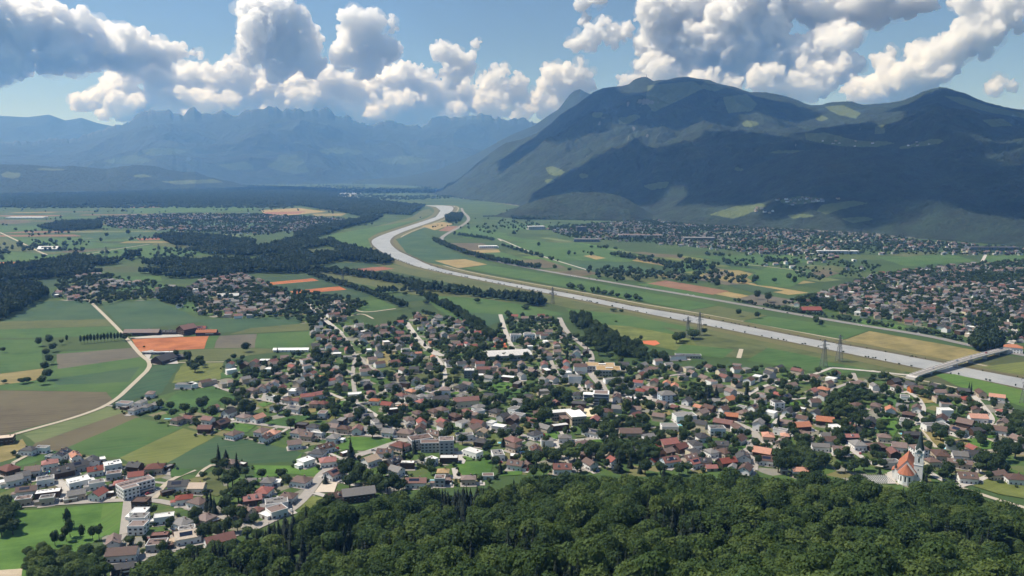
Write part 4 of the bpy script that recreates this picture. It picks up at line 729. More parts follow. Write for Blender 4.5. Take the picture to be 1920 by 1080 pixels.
def plain_trees():
    n = 90000; y = 250*F/np.clip(rng.uniform(70, 215, n), 70, 215); x = rng.uniform(-.72, .72, n)*y; px, py, _ = proj(x, y, np.zeros(n))
    k = (fbm(x/260, y/260, 3, 401) + .35*(fbm(x/40+y/400, y/300, 2, 402)-.5) > .635) & (segdist(LBg, x, y) > 45) & (segdist(RBg, x, y) > 45) & (py > 385) & (py < 535) & ~((px > 560) & (px < 900) & (py > 430))
    for g, w in ROADS: k &= segdist(g, x, y) > w/2+7
    k &= rng.random(n) < .11
    x, y = x[k], y[k]; m = len(x); r = rng.uniform(3.5, 7.5, m); h = r*rng.uniform(1.7, 2.5, m)
    scatter('field_trees', 'low', np.stack([x, y, h*.5+.3], 1), np.stack([r, r, h*.5], 1), 'loose trees and hedges strewn over the far plain', 'trees')
plain_trees()
def far_trees():
    n = 60000; y = 250*F/rng.uniform(26, 72, n); x = rng.uniform(-.7, .3, n)*y; px, py, _ = proj(x, y, np.zeros(n))
    k = (fbm(x/900, y/900, 4, 411) > .5) & (segdist(LBg, x, y) > 60) & (segdist(RBg, x, y) > 60) & (rng.random(n) < .22)
    x, y = x[k], y[k]; m = len(x); r = rng.uniform(8, 18, m); h = rng.uniform(12, 20, m)
    scatter('far_trees', 'low', np.stack([x, y, h*.5], 1), np.stack([r, r, h*.52], 1), 'hazy far trees dotted over the end of the valley', 'trees')
far_trees()
# ------------------------------------------------------------ houses
RC = {'r': ('red', (.25, .075, .055)), 'o': ('orange', (.40, .16, .085)), 'b': ('brown', (.115, .07, .055)), 'd': ('dark grey', (.06, .058, .06)), 'y': ('grey', (.185, .175, .165)), 'w': ('white', (.72, .70, .66)), 't': ('pinkish brown', (.18, .125, .105)), 'c': ('beige', (.48, .37, .27)), 'm': ('ochre', (.33, .21, .08)), 'k': ('rust red', (.165, .07, .055))}
WC = {'w': ('white', (.78, .77, .74)), 'c': ('cream', (.66, .58, .43)), 'g': ('grey', (.42, .42, .42)), 'k': ('dark timber', (.075, .045, .03)), 'e': ('beige', (.48, .40, .31)), 'm': ('mint green', (.50, .60, .50)), 'o': ('orange', (.50, .16, .05)), 'd': ('slate', (.16, .17, .19)), 'l': ('pale blue', (.50, .58, .64))}
def roofmat(k):
    col = RC[k][1]; m, nt, b = newmat('roof_'+RC[k][0].replace(' ', '_')); tc = nt.nodes.new('ShaderNodeTexCoord').outputs['Object']
    n = noise(nt, .7, 4, .65, tc); c = mixc(nt, n, tuple(v*.72 for v in col), tuple(min(.85, v*1.25) for v in col))
    oi = nt.nodes.new('ShaderNodeObjectInfo').outputs['Random']; hv = nt.nodes.new('ShaderNodeHueSaturation'); nt.links.new(c, hv.inputs['Color'])
    v = mth(nt, 'MULTIPLY_ADD', oi, .5); v.node.inputs[2].default_value = .75; nt.links.new(v, hv.inputs['Value']); s = mth(nt, 'MULTIPLY_ADD', oi, -.35); s.node.inputs[2].default_value = 1.1; nt.links.new(s, hv.inputs['Saturation'])
    nt.links.new(hv.outputs[0], b.inputs['Base Color']); b.inputs['Roughness'].default_value = .75
    w = nd(nt, 'ShaderNodeTexWave', Scale=1.5); nt.links.new(tc, w.inputs['Vector']); bump(nt, b, w.outputs[0], .25, .05); return m
M_roof = {k: roofmat(k) for k in RC}
M_wall = {k: simple('wall_'+v[0].replace(' ', '_'), v[1], .06, .6, .9, .16) for k, v in WC.items()}
def glassmat():
    m, nt, b = newmat('window_glass'); b.inputs['Base Color'].default_value = (.03, .035, .04, 1); b.inputs['Roughness'].default_value = .12; b.inputs['Specular IOR Level'].default_value = .6; return m
M_glass = glassmat(); M_door = simple('door', (.12, .07, .04), .2, 2); M_solar = simple('solar_panel', (.015, .02, .04), .1, 2, .25); M_brick = simple('chimney_brick', (.28, .20, .16), .2, 3); M_frame = simple('white_frame', (.7, .7, .68), .05, 1); M_metal = simple('sheet_metal', (.45, .46, .48), .08, .6, .4)
def boxv(x0, x1, y0, y1, z0, z1):
    return [(x0, y0, z0), (x1, y0, z0), (x1, y1, z0), (x0, y1, z0), (x0, y0, z1), (x1, y0, z1), (x1, y1, z1), (x0, y1, z1)]
BF = [(0, 3, 2, 1), (4, 5, 6, 7), (0, 1, 5, 4), (1, 2, 6, 5), (2, 3, 7, 6), (3, 0, 4, 7)]
def boxes(name, L, mat):
    V, Fq = [], []
    for b in L: o = len(V); V += boxv(*b); Fq += [tuple(i+o for i in f) for f in BF]
    return mesh(name, V, Fq, [mat])
U_win = boxes('window', [(-.5, .5, -.06, .04, 0, 1)], M_glass); U_sill = boxes('sill', [(-.56, .56, -.14, .02, -.09, 0)], M_frame); U_door = boxes('door', [(-.5, .5, -.07, .04, 0, 1)], M_door)
U_chim = boxes('chimney', [(-.4, .4, -.4, .4, -1, 1)], M_brick); U_sol = boxes('solar_panel', [(-.5, .5, -.5, .5, 0, .08)], M_solar)
U_bal = boxes('balcony', [(-.5, .5, -1, 0, 0, .12), (-.5, .5, -1, -.96, .12, 1)], M_frame)
_mc = {}
def q(v, s=1.0): return round(v/s)*s
def bodymesh(t, L, W, h, rh, wk):
    key = ('w', t, L, W, h, rh, wk)
    if key in _mc: return _mc[key]
    a, b = L/2, W/2
    if t == 'g':
        V = [(-a, -b, -.5), (a, -b, -.5), (a, b, -.5), (-a, b, -.5), (-a, -b, h), (a, -b, h), (a, b, h), (-a, b, h), (-a, 0, h+rh), (a, 0, h+rh)]
        Fq = [(0, 1, 5, 4), (1, 2, 6, 9, 5), (2, 3, 7, 6), (3, 0, 4, 8, 7), (4, 5, 9, 8), (6, 7, 8, 9)]
        m = mesh('wall', V, Fq, [M_wall[wk]])
    else: m = boxes('wall', [(-a, a, -b, b, -.5, h)], M_wall[wk])
    _mc[key] = m; return m
def roofmesh(t, L, W, h, rh, rk, wk):
    key = ('r', t, L, W, h, rh, rk, wk if t == 'f' else '')
    if key in _mc: return _mc[key]
    ov = .7 if t != 'f' else .15; a, b = L/2+ov, W/2+ov; th = .28
    if t == 'g':
        s = rh/(W/2); e = h-s*ov+.05; p = h+rh+.05
        V = [(-a, -b, e), (a, -b, e), (a, 0, p), (-a, 0, p), (a, b, e), (-a, b, e)]; V += [(x, y, z+th) for x, y, z in V]
        Fq = [(0, 3, 2, 1), (3, 5, 4, 2), (6, 7, 8, 9), (9, 8, 10, 11), (0, 1, 7, 6), (4, 5, 11, 10), (1, 2, 8, 7), (2, 4, 10, 8), (3, 0, 6, 9), (5, 3, 9, 11)]
    elif t == 'h':
        s = rh/(W/2); e = h-s*ov*.6; p = h+rh; k = max(0.2, (L-W)/2)
        V = [(-a, -b, e), (a, -b, e), (a, b, e), (-a, b, e), (-a, -b, e+th), (a, -b, e+th), (a, b, e+th), (-a, b, e+th), (-k, 0, p+th), (k, 0, p+th)]
        Fq = [(0, 3, 2, 1), (0, 1, 5, 4), (1, 2, 6, 5), (2, 3, 7, 6), (3, 0, 4, 7), (4, 5, 9, 8), (5, 6, 9), (6, 7, 8, 9), (7, 4, 8)]
    else:
        V, Fq = [], []
        for bb in [(-a+.3, a-.3, -b+.3, b-.3, h+.02, h+.22), (-a, a, -b, -b+.3, h+.02, h+.55), (-a, a, b-.3, b, h+.02, h+.55), (-a, -a+.3, -b+.3, b-.3, h+.02, h+.55), (a-.3, a, -b+.3, b-.3, h+.02, h+.55)]:
            o = len(V); V += boxv(*bb); Fq += [tuple(i+o for i in f) for f in BF]
        m = mesh('roof', V, Fq, [M_roof[rk], M_wall['w' if wk in 'wgcle' else wk]], [0]*6+[1]*24); _mc[key] = m; return m
    m = mesh('roof', V, Fq, [M_roof[rk]]); _mc[key] = m; return m
U_dorm = mesh('dormer', [(-.9, -1.2, 0), (.9, -1.2, 0), (.9, 1, 0), (-.9, 1, 0), (-.9, -1.2, 1.1), (.9, -1.2, 1.1), (0, -1.2, 1.9), (-.9, 1, 1.1), (.9, 1, 1.1), (0, 1, 1.9)], [(0, 1, 5, 6, 4), (1, 2, 8, 5), (3, 0, 4, 7), (4, 6, 9, 7), (5, 8, 9, 6)], [M_wall['w'], M_roof['b']], [0, 0, 0, 1, 1])
def road_angle(x, y, default):
    best = None
    for g, w in ROADS:
        for (x0, y0), (x1, y1) in zip(g[:-1], g[1:]):
            l = (x1-x0)**2+(y1-y0)**2; t = min(1, max(0, ((x-x0)*(x1-x0)+(y-y0)*(y1-y0))/l)); d = (x-x0-t*(x1-x0))**2+(y-y0-t*(y1-y0))**2
            if best is None or d < best[0]: best = (d, math.degrees(math.atan2(y1-y0, x1-x0)))
    return best[1] if best and best[0] < 60**2 else default
HP = []                                       # footprints already taken (x, y, radius)
RT = {'g': 'gabled', 'h': 'hipped', 'f': 'flat'}
def house(x, y, t, rk, wk, L, W, ang, h=None, det=2, name='house', label=None, cat='house', z=0.0, solar=None, desc=None):
    L, W = q(L, .5), q(W, .5)
    if L < W: L, W = W, L; ang += 90
    small = L*W < 62
    if h is None: h = 2.8 if small else (5.0 if t != 'f' else 5.3)
    rh = q(W*(.30 if t == 'g' else .24), .25)
    e = link(name, None, loc=(x, y, z), rz=R(ang)); e.empty_display_size = .1
    wl_ = link('wall', bodymesh(t, L, W, h, rh, wk), e); rf = link('roof', roofmesh(t, L, W, h, rh, rk, wk), e)
    HP.append((x, y, math.hypot(L, W)/2))
    if small: desc = desc or '%s garage with %s %s roof' % (WC[wk][0], RC[rk][0], RT[t]); tag(e, label, 'garage' if not label else cat, 'garages and sheds of the village' if not label else None); e.name = 'garage' if not label else name
    else: desc = desc or '%s house with %s %s roof' % (WC[wk][0], RC[rk][0], RT[t]); tag(e, label, cat, 'houses of the village' if not label else None)
    if not label: reg(e, desc, x, y)
    to = Vector((-x, -y, 0)).normalized(); ca, sa = math.cos(R(ang)), math.sin(R(ang))
    sides = [((0, -1), L, W/2, 0), ((1, 0), W, L/2, 90), ((0, 1), L, W/2, 180), ((-1, 0), W, L/2, 270)]
    floors = max(1, int(h/2.7))
    for (nx, ny), ln, off, ra in sides:
        wx, wy = nx*ca-ny*sa, nx*sa+ny*ca
        if wx*to.x+wy*to.y < (-.15 if det > 1 else .25): continue
        n = max(1, min(int(ln/3.3), 9)) if det > 1 else max(1, int(ln/5)); 
        if small: n = 1
        for fl in range(floors):
            if det < 2 and fl % 2 and floors < 3: continue
            for i in range(n):
                u = (i+.5)/n*ln-ln/2; px = nx*off - ny*u; py = ny*off + nx*u
                if small or (fl == 0 and i == n//2 and ra == 0): o = link('door', U_door, e, (px, py, 0.02), R(ra), (2.4 if small else 1.1, 1, 2.1)); continue
                wd = 1.25 if det > 1 else 1.8; o = link('window', U_win, e, (px, py, fl*2.75+.95), R(ra), (wd if t != 'f' else 1.9, 1, 1.35))
                if det > 2: link('sill', U_sill, o, (0, 0, 0))
        if t == 'g' and ra in (90, 270) and det > 1 and not small: link('window', U_win, e, (nx*off, 0, h+.25), R(ra), (1.1, 1, 1.1))
        if det > 1 and not small and t == 'g' and ra in (0, 180) and (int(x*3) % 3 == 0): link('balcony', U_bal, e, (nx*off-ny*ln*.18, ny*off+nx*ln*.18, 2.75), R(ra), (ln*.4, 1.2, 1))
    rs_ = random.Random(int(x*5+y*3))
    if not small and det > 1 and rs_.random() < .4:
        s_ = rs_.choice((-1, 1)); ax = s_*(L/2+1.9); link('annex', boxes('annex', [(-1.85, 1.85, -W*.32, W*.3, -.4, 2.9)], M_wall[wk]), e, (ax, 0, 0)); link('annex_roof', boxes('annex_roof', [(-2.1, 1.84 if s_ < 0 else 2.1, -W*.32-.25, W*.3+.25, 2.91, 3.15)] if s_ < 0 else [(-1.84, 2.1, -W*.32-.25, W*.3+.25, 2.91, 3.15)], M_roof[rk]), e, (ax, 0, 0))
    if t == 'g' and not small and det > 1 and rs_.random() < .45:
        for u in ((-.22, .22) if L > 12 else (0,)): link('dormer', U_dorm, rf, (L*u, -W*.26, h+rh*.42))
    if t != 'f' and not small and det > 1: link('chimney', U_chim, rf, (L*.18, W*.12, h+rh-.2), 0, (1, 1, 1.3))
    if t == 'f' and not small and det > 1:
        rs = random.Random(int(x*10+y))
        if rs.random() < .6:
            for i in range(int(L/4)): link('solar_panel', U_sol, rf, (-L/2+2+i*2.6, rs.choice((-.18, .2))*W, h+.5), 0, (2, 1.4, 1)).rotation_euler = (R(-14), 0, 0)
        link('roof_vent', U_chim, rf, (L*.25, W*.2, h+.5), 0, (1.2, 1.2, .6))
    if t == 'g' and not small and (solar or random.Random(int(x*7+y)).random() < .16):
        s = math.atan2(rh, W/2)
        o = link('solar_panel', U_sol, rf, (-L*.08, -W*.25, h+rh/2+.42), 0, (L*.5, W*.3, 1)); o.rotation_euler = (s, 0, 0)
    return e
TAB = {}
TAB[(0, 820, 6, 50)] = """330,115,h,d,w,13,10;475,100,f,y,w,12,7;690,165,g,d,w,16,10;845,185,g,o,w,14,8;570,205,f,y,g,7,6;560,265,h,r,w,13,11;95,330,h,k,k,16,12,-30;370,345,g,t,w,12,10,20;1045,245,g,d,w,13,10;1140,235,f,w,g,7,6;1265,280,f,w,w,15,12;700,355,g,d,k,18,13,40;870,295,g,d,g,16,10,40;1070,345,g,r,w,12,9,30;1080,395,f,w,e,9,5,30;1280,385,f,t,g,13,9,20;1520,300,g,d,k,12,9;1470,350,f,t,e,10,6;1740,315,h,k,e,15,12,10;1530,405,g,r,w,12,9,20;150,450,g,y,w,13,10,40;260,405,g,y,w,10,9,40;510,450,f,y,w,14,11,30;880,465,f,w,w,18,14,40;1085,490,f,y,w,13,9,30;300,570,g,t,w,15,9,20;380,535,g,t,e,10,9,20;540,595,f,w,k,20,10,20;265,670,f,t,e,12,9,20;530,660,f,y,e,11,9,20;860,610,g,y,e,13,9,30;790,680,f,y,e,9,6,30;1100,610,g,r,w,12,10,80;1225,620,f,w,k,7,5,30;1360,495,h,r,k,11,9,20;1285,535,f,y,k,8,6,20;1880,600,f,d,k,9,5,40;45,490,f,w,w,7,6;1890,320,f,y,k,8,5"""
TAB[(320, 820, 6, 15)] = """660,260,h,t,e,13,10;805,290,f,w,k,7,5;1390,50,g,t,w,13,10,20;1740,90,g,b,w,16,10,40;1520,240,f,w,w,13,11,50;1660,150,h,d,w,13,11;1770,240,h,r,w,15,12,20;1830,380,g,k,w,15,11,60;1465,460,h,b,w,16,12,-20;1095,470,h,y,w,11,10;1190,490,f,w,w,8,7;905,480,g,y,w,8,6;1050,580,h,r,w,14,11;920,665,g,r,k,14,10,20;1320,640,h,b,w,12,11;1190,705,f,y,w,18,12,20;1190,790,f,t,w,14,12,40;1080,860,f,w,w,10,6;840,800,g,t,e,14,10,-30;975,805,h,k,e,8,8;90,510,g,d,w,16,11,10;300,535,g,c,c,13,10,0;150,660,h,r,w,13,9,20;310,700,h,b,w,14,11;390,880,h,t,e,13,11;490,920,f,w,k,7,6;130,930,h,y,w,14,11"""
TAB[(0, 900, 4.571, 12)] = """1405,295,f,w,w,15,9;970,505,g,t,w,13,9;970,560,f,w,w,11,5;1050,600,g,b,w,20,11,10;1345,525,f,t,g,14,11,10;1370,455,f,k,k,13,7,10;1440,550,f,b,k,6,6;1610,455,g,c,w,18,12,25;1600,400,f,y,w,12,7,25;1880,490,g,k,w,20,11,35;1050,725,g,d,k,14,8,20;1520,440,f,d,k,6,5"""
TAB[(600, 780, 6, 5)] = """130,75,g,y,w,12,10;270,120,h,b,e,12,10;420,130,g,k,w,12,10,90;520,150,g,y,w,9,7;630,50,f,y,w,13,9;645,120,g,y,w,9,8;775,160,g,y,w,13,10;960,165,h,t,e,15,11;1140,50,g,r,w,12,9;1130,120,g,b,e,12,10,90;1000,80,g,y,w,9,7;1300,180,g,b,e,18,9;1625,200,f,y,w,18,9,10;1820,160,g,c,c,10,9;150,220,h,y,w,12,10;230,255,f,w,w,8,5;905,310,h,k,e,16,14;730,390,g,b,w,14,10,-10;565,470,g,c,w,14,11;820,490,g,d,k,16,9;985,510,f,w,k,13,7,0;860,585,g,y,w,12,10;1080,715,g,k,w,18,9,0;1250,470,f,w,w,10,9;1450,450,f,w,k,17,9,0;1720,380,f,w,w,18,10;1385,605,h,m,c,10,9;1350,680,f,t,g,9,9,0,7;1440,710,f,t,k,8,5;1670,680,h,t,e,12,9;1890,660,f,t,w,10,7;1820,270,h,d,k,14,10;280,405,f,w,k,8,5;165,880,g,b,e,14,9,30;530,850,g,y,k,14,9,-20;420,905,g,y,e,18,9,20"""
TAB[(900, 740, 6, 15)] = """430,60,g,y,w,12,9;630,70,h,t,w,14,11;390,145,f,y,w,14,10;430,210,f,y,w,14,9;180,170,h,d,e,13,11;130,300,f,w,w,10,8;215,340,f,w,g,14,9;365,365,g,d,w,14,11,60;30,390,g,t,e,12,9;620,420,h,d,w,14,10;955,460,h,y,w,13,10,0;870,260,g,t,k,14,10;900,330,f,w,k,18,8,20;1290,260,g,r,d,12,9,70;1420,170,h,b,w,14,11;1300,410,g,y,w,22,9,-35;1160,530,h,b,c,13,10;1690,400,g,b,e,22,12,0;370,490,h,k,e,16,11;375,560,h,b,e,13,9;630,600,g,b,w,13,10;200,645,f,y,w,15,11;370,675,f,w,k,8,5;400,760,g,b,w,14,10,-20;540,775,g,b,k,8,6;925,800,g,k,w,16,11,0;1190,650,h,b,k,10,8;1240,750,g,b,w,14,9;1495,720,g,r,w,9,9;110,890,f,t,e,10,8;530,275,f,o,k,7,5;640,200,g,t,e,8,8;40,500,g,b,e,12,9;1890,450,g,y,w,12,8;1115,80,h,d,k,16,9;1540,10,g,b,w,15,9;860,80,g,k,k,8,6"""
TAB[(1200, 720, 6, 20)] = """115,50,g,k,e,18,11;300,100,h,y,l,18,15,10,9;250,205,g,b,c,12,9;395,255,g,k,k,8,8;530,170,g,d,w,12,9;830,175,g,y,m,14,9,-10;1000,155,g,o,c,14,11;1095,170,g,o,c,9,8;655,250,g,o,w,9,7;700,300,g,t,e,13,10;780,250,g,b,k,13,9;940,265,g,b,w,10,9;1165,305,h,t,c,15,11;1030,340,g,o,k,14,9,-20;1145,250,f,y,w,10,7;1275,245,g,t,w,10,9;500,340,f,y,w,24,14,10,7;940,415,g,k,k,20,10,-30;865,480,f,y,w,16,11,0,8;1335,425,g,y,w,12,10,60,8;1430,450,f,d,k,7,6;1550,195,f,d,w,13,11,10,9;1640,130,g,d,k,13,9;1360,115,g,t,w,9,7;1555,110,g,r,e,9,6;1670,290,g,d,w,16,10;1820,270,f,w,d,9,8;330,455,f,y,w,18,12,0;130,570,g,y,w,16,10;320,640,g,r,e,18,12,20;450,690,g,k,k,14,10,40;700,570,h,d,w,14,12;620,650,h,d,w,14,10;1120,600,g,b,w,14,10,50;920,660,g,d,e,12,9;805,740,h,y,w,11,10;950,740,h,b,e,12,10;335,840,g,k,l,16,12,20;560,810,g,t,e,14,10;620,860,g,r,w,13,9,30;720,850,g,d,e,12,9;980,850,g,r,k,16,10,20;1160,800,g,d,w,15,13,80;1380,740,g,o,k,16,12,-30;1440,830,g,b,w,15,10,-20;1190,930,g,b,w,14,10,60;1040,920,g,y,m,9,6;1440,560,h,o,e,14,11;1630,570,h,o,e,9,8;1600,630,g,t,e,13,9;1580,500,f,y,w,14,8;1800,450,g,o,k,20,12,10;1640,420,g,t,e,12,9;1840,545,g,t,e,12,9;1800,950,g,o,w,14,8,0;1620,950,f,t,e,9,6;150,850,g,r,w,9,6;800,930,g,r,e,9,6"""
TAB[(1500, 680, 4.571, 15)] = """310,85,h,k,w,13,11;200,215,h,o,e,14,10;110,230,g,r,e,13,9;240,165,g,b,e,14,9;470,170,h,t,w,13,9;525,165,h,t,w,11,9;640,190,g,y,w,13,9;830,195,h,t,w,12,9;990,210,g,b,o,16,10,0;1175,195,g,d,k,14,10;1195,240,g,t,w,14,9;1400,230,g,d,k,13,9;1430,300,h,r,e,13,10;1550,245,g,b,e,16,9;1690,280,g,o,w,16,9,-30;900,280,f,y,w,10,10;1000,375,g,b,w,13,9;490,350,h,b,w,12,10;650,355,h,b,e,13,10;775,390,g,o,w,13,10,70;1245,395,f,w,w,14,11,0,8;935,430,h,b,k,13,10;895,485,f,y,w,14,9;1215,465,g,b,w,16,10;1160,525,f,y,w,26,11,5,6;1510,390,g,b,e,13,9;1525,455,g,o,w,18,11,-10;1730,405,h,r,w,10,8;1790,410,g,b,e,12,9;1420,500,g,t,k,15,12,-45;1360,570,g,t,w,15,12,-60;1740,495,g,t,e,14,9;1710,560,g,t,w,13,11,-30;130,420,g,d,w,14,11,50;215,480,g,o,k,18,12,-20;305,540,f,w,w,13,10;30,535,g,o,k,14,10;30,600,h,r,e,12,10;600,490,g,d,k,14,11,60;965,600,g,d,k,18,8,-5;440,620,g,r,k,13,7,0;720,620,h,t,c,12,10;495,680,h,y,w,15,12;215,615,g,y,w,10,7;660,700,h,b,k,16,12;850,700,g,t,w,13,11,-20;175,700,g,y,w,16,8,-10;335,730,g,t,w,12,10,-10;780,835,f,y,g,14,9,0;1020,720,h,t,w,14,12,0,9;1130,825,h,t,c,11,10;1205,765,h,b,e,18,13;1370,775,g,y,w,13,10,-15;1475,765,g,d,w,13,10,-15;1370,840,g,t,e,20,8,-25;1430,960,g,b,w,15,12,-10;1690,935,g,t,c,15,8,20;1850,970,h,b,w,16,13,-10;1870,640,g,t,e,13,10"""
TAB[(360, 640, 6, 20)] = """700,225,h,k,c,14,11;430,245,g,k,w,12,9;440,310,f,w,w,14,8;705,285,h,b,w,13,10;910,215,h,k,e,12,10;1040,170,h,t,e,11,9;930,240,h,t,w,11,9;1285,195,f,t,w,16,10;1285,265,f,t,w,14,8;905,300,f,w,w,20,10;975,355,f,t,k,13,8;1250,330,f,y,w,14,8;1130,275,g,r,e,12,9;1500,275,h,t,e,12,10;1600,330,h,k,e,14,10;1350,350,h,k,w,12,9;1280,390,h,b,w,12,9;1420,385,f,o,w,14,8;1560,430,g,r,w,11,8;1200,450,h,y,e,12,10;1020,400,h,b,e,13,10;930,460,h,t,w,13,10;860,490,g,t,w,14,10;785,510,g,t,w,13,10;680,530,h,b,e,13,10;560,540,h,d,e,14,11;700,440,h,d,w,12,10;600,410,h,y,e,12,10;435,445,f,t,e,14,8;345,465,f,y,e,11,7;145,445,g,b,e,14,9;230,455,f,y,e,9,6;0,465,f,w,w,14,9;1010,510,g,k,e,13,9;1140,540,f,w,w,14,9;1210,530,h,d,w,13,10;1300,600,g,r,w,16,9,20;1420,580,g,r,w,13,9;1080,640,h,b,w,13,10;1190,645,h,k,w,13,10;890,605,f,w,w,11,7;1160,740,g,y,w,16,9;940,720,g,y,w,11,8;1380,680,h,k,e,11,10;1475,680,h,k,e,11,10;1660,435,g,d,w,13,9;1830,580,f,w,w,16,10;1470,790,f,t,w,12,9;580,830,h,t,w,13,11;740,840,g,o,w,14,10,60;415,780,g,d,w,14,11;240,730,g,k,w,11,8;180,860,g,k,w,12,9;330,900,g,b,k,15,11;150,960,g,k,k,14,9,0;470,1020,h,t,w,14,11;780,990,h,t,w,14,10;910,1010,h,o,w,12,11;1235,920,f,d,k,13,9;1370,940,h,d,w,13,10;1190,1000,h,t,w,13,11;1580,940,g,t,w,14,9;1680,870,f,y,k,14,9;1720,960,h,b,c,12,10;1850,970,g,k,w,12,10;1790,820,h,t,w,13,10;1890,740,h,y,w,13,10;1300,1040,g,t,e,12,9;1600,1040,h,t,w,13,9;830,1060,g,b,w,12,9;1420,1010,f,w,w,13,8"""
TAB[(660, 620, 6, 10)] = """215,685,h,k,c,13,10;460,610,h,d,w,20,14;595,580,f,d,k,13,7;560,710,h,k,w,13,10;665,665,h,o,e,12,9;650,740,g,y,w,13,9,20;765,625,f,y,w,12,7;255,770,h,o,w,11,9;395,815,g,r,c,13,9,-20;570,830,h,o,e,10,8;475,870,f,w,k,14,7,20;785,780,h,r,w,13,10;780,720,h,y,w,11,9;865,720,h,y,w,11,9;950,690,h,t,w,13,10;1045,650,h,t,w,13,12,0,8;990,750,g,d,w,20,10,20;1245,720,h,y,w,12,10;1280,770,g,k,c,30,11,15,7;1430,840,h,y,w,14,11;1420,890,f,y,w,13,9;1010,870,h,b,w,14,11;920,890,h,b,e,12,9;1160,940,h,b,k,14,10;1290,890,h,k,e,12,9;1820,860,f,y,w,13,9;1840,920,f,y,w,13,9;1610,900,h,d,e,13,11;105,880,g,d,w,14,11;165,950,g,y,w,13,9;265,1010,f,y,w,12,9;780,1010,g,r,w,13,9;640,980,h,b,w,12,9;740,910,h,b,e,12,9;1420,1020,g,k,e,14,9;1560,1030,f,w,w,12,8;1220,610,h,d,e,18,9;1300,590,g,t,w,12,9;1420,490,f,w,e,14,8;1440,360,h,k,w,13,10;1480,420,g,k,e,18,10;1590,400,f,t,e,13,9;1690,430,h,t,e,14,10;1800,450,h,t,e,14,10;1760,510,f,w,k,18,9,-20;1860,580,f,y,k,13,8;860,610,h,b,e,12,9;1100,350,h,d,w,13,10;1230,360,h,d,w,13,10;870,380,g,b,e,14,9;700,420,h,d,e,13,10;580,430,h,b,w,13,10;290,460,g,k,w,14,9;300,250,h,d,w,13,11;190,205,f,w,w,11,8;910,310,g,o,e,9,6;745,270,g,o,e,9,6;685,260,h,d,w,12,9;600,255,h,d,w,12,9;1210,180,g,r,e,9,7;1295,160,g,r,w,9,7;1120,170,h,t,e,13,9;930,60,h,t,e,18,12;890,150,g,o,e,9,8"""
TAB[(960, 620, 6, 5)] = """770,390,g,b,w,18,12,0,8;600,460,f,w,w,16,10;710,500,f,y,w,18,12,0,9;610,350,h,r,w,12,9;620,420,h,k,w,13,10;365,370,g,k,w,20,10;390,430,f,w,k,13,8;460,530,h,t,w,14,11;360,540,h,y,w,12,9;70,410,h,y,w,12,9;110,490,h,y,w,12,9;80,570,f,y,k,14,8;25,450,h,t,k,14,9;1150,530,f,y,w,28,9,15;1210,620,h,d,w,14,11;1330,600,f,y,w,13,8;870,590,h,b,w,13,10;950,620,h,b,w,13,10;730,700,h,d,w,13,10;1180,740,g,b,w,16,9;1440,660,h,r,m,12,10;1420,570,h,r,w,12,9;1570,640,h,k,e,16,10;1740,580,h,o,w,11,9;1830,610,g,o,c,13,9;1450,480,h,k,e,14,9;1600,560,h,k,e,13,9;1640,330,h,t,w,12,9;1860,280,f,d,w,24,9;1760,370,g,y,w,12,9;1400,260,f,w,w,11,6;830,230,g,d,k,13,9;500,140,g,k,e,12,9;570,85,g,t,w,11,9;360,45,g,b,w,13,9;560,15,g,o,w,12,8;180,150,g,b,e,13,9;380,110,f,w,w,12,7;200,190,f,w,w,9,6;330,200,g,t,e,12,9"""
TAB[(0, 720, 3, 15)] = '''700,100,f,t,w,16,10;755,135,h,y,w,11,9;790,95,h,y,w,12,9;825,118,h,y,w,12,9;875,105,h,y,w,10,9;845,45,h,t,w,12,9;1000,190,h,b,e,13,10;1062,182,g,k,e,11,8;1085,180,g,k,e,11,8;1170,190,g,k,w,12,9;1245,215,g,b,k,14,10;1160,240,g,k,k,13,9;1290,150,h,d,e,13,10;1040,-5,f,y,w,22,10,0;700,128,f,y,k,8,5'''
HL = []
for (ox, oy, s, da), txt in TAB.items():
    for row in txt.split(';'):
        f = row.split(','); X, Y = ox+float(f[0])/s, oy+float(f[1])/s
        t, rk, wk = f[2:5]; sc_ = .86 if t == 'f' and ox == 0 and oy >= 820 else .9; L, W = float(f[5])*(sc_ if float(f[5])*float(f[6]) > 62 else 1), float(f[6])*(sc_ if float(f[5])*float(f[6]) > 62 else 1); ang = float(f[7]) if len(f) > 7 else None; h = float(f[8]) if len(f) > 8 else None
        x, y, _ = at(X, Y, (h or 5.5)+.5 if L*W > 62 else 3)
        if any((x-a)**2+(y-b)**2 < (7 if L*W > 62 else 5)**2 for a, b, *_ in HL): continue
        if ang is None: ang = road_angle(x, y, da)+random.choice((0, 0, 90))+random.uniform(-5, 5)
        HL.append((x, y, t, rk, wk, L, W, ang, h, X, Y))
BLD = []                                       # footprints of the large buildings, filled in by the next part
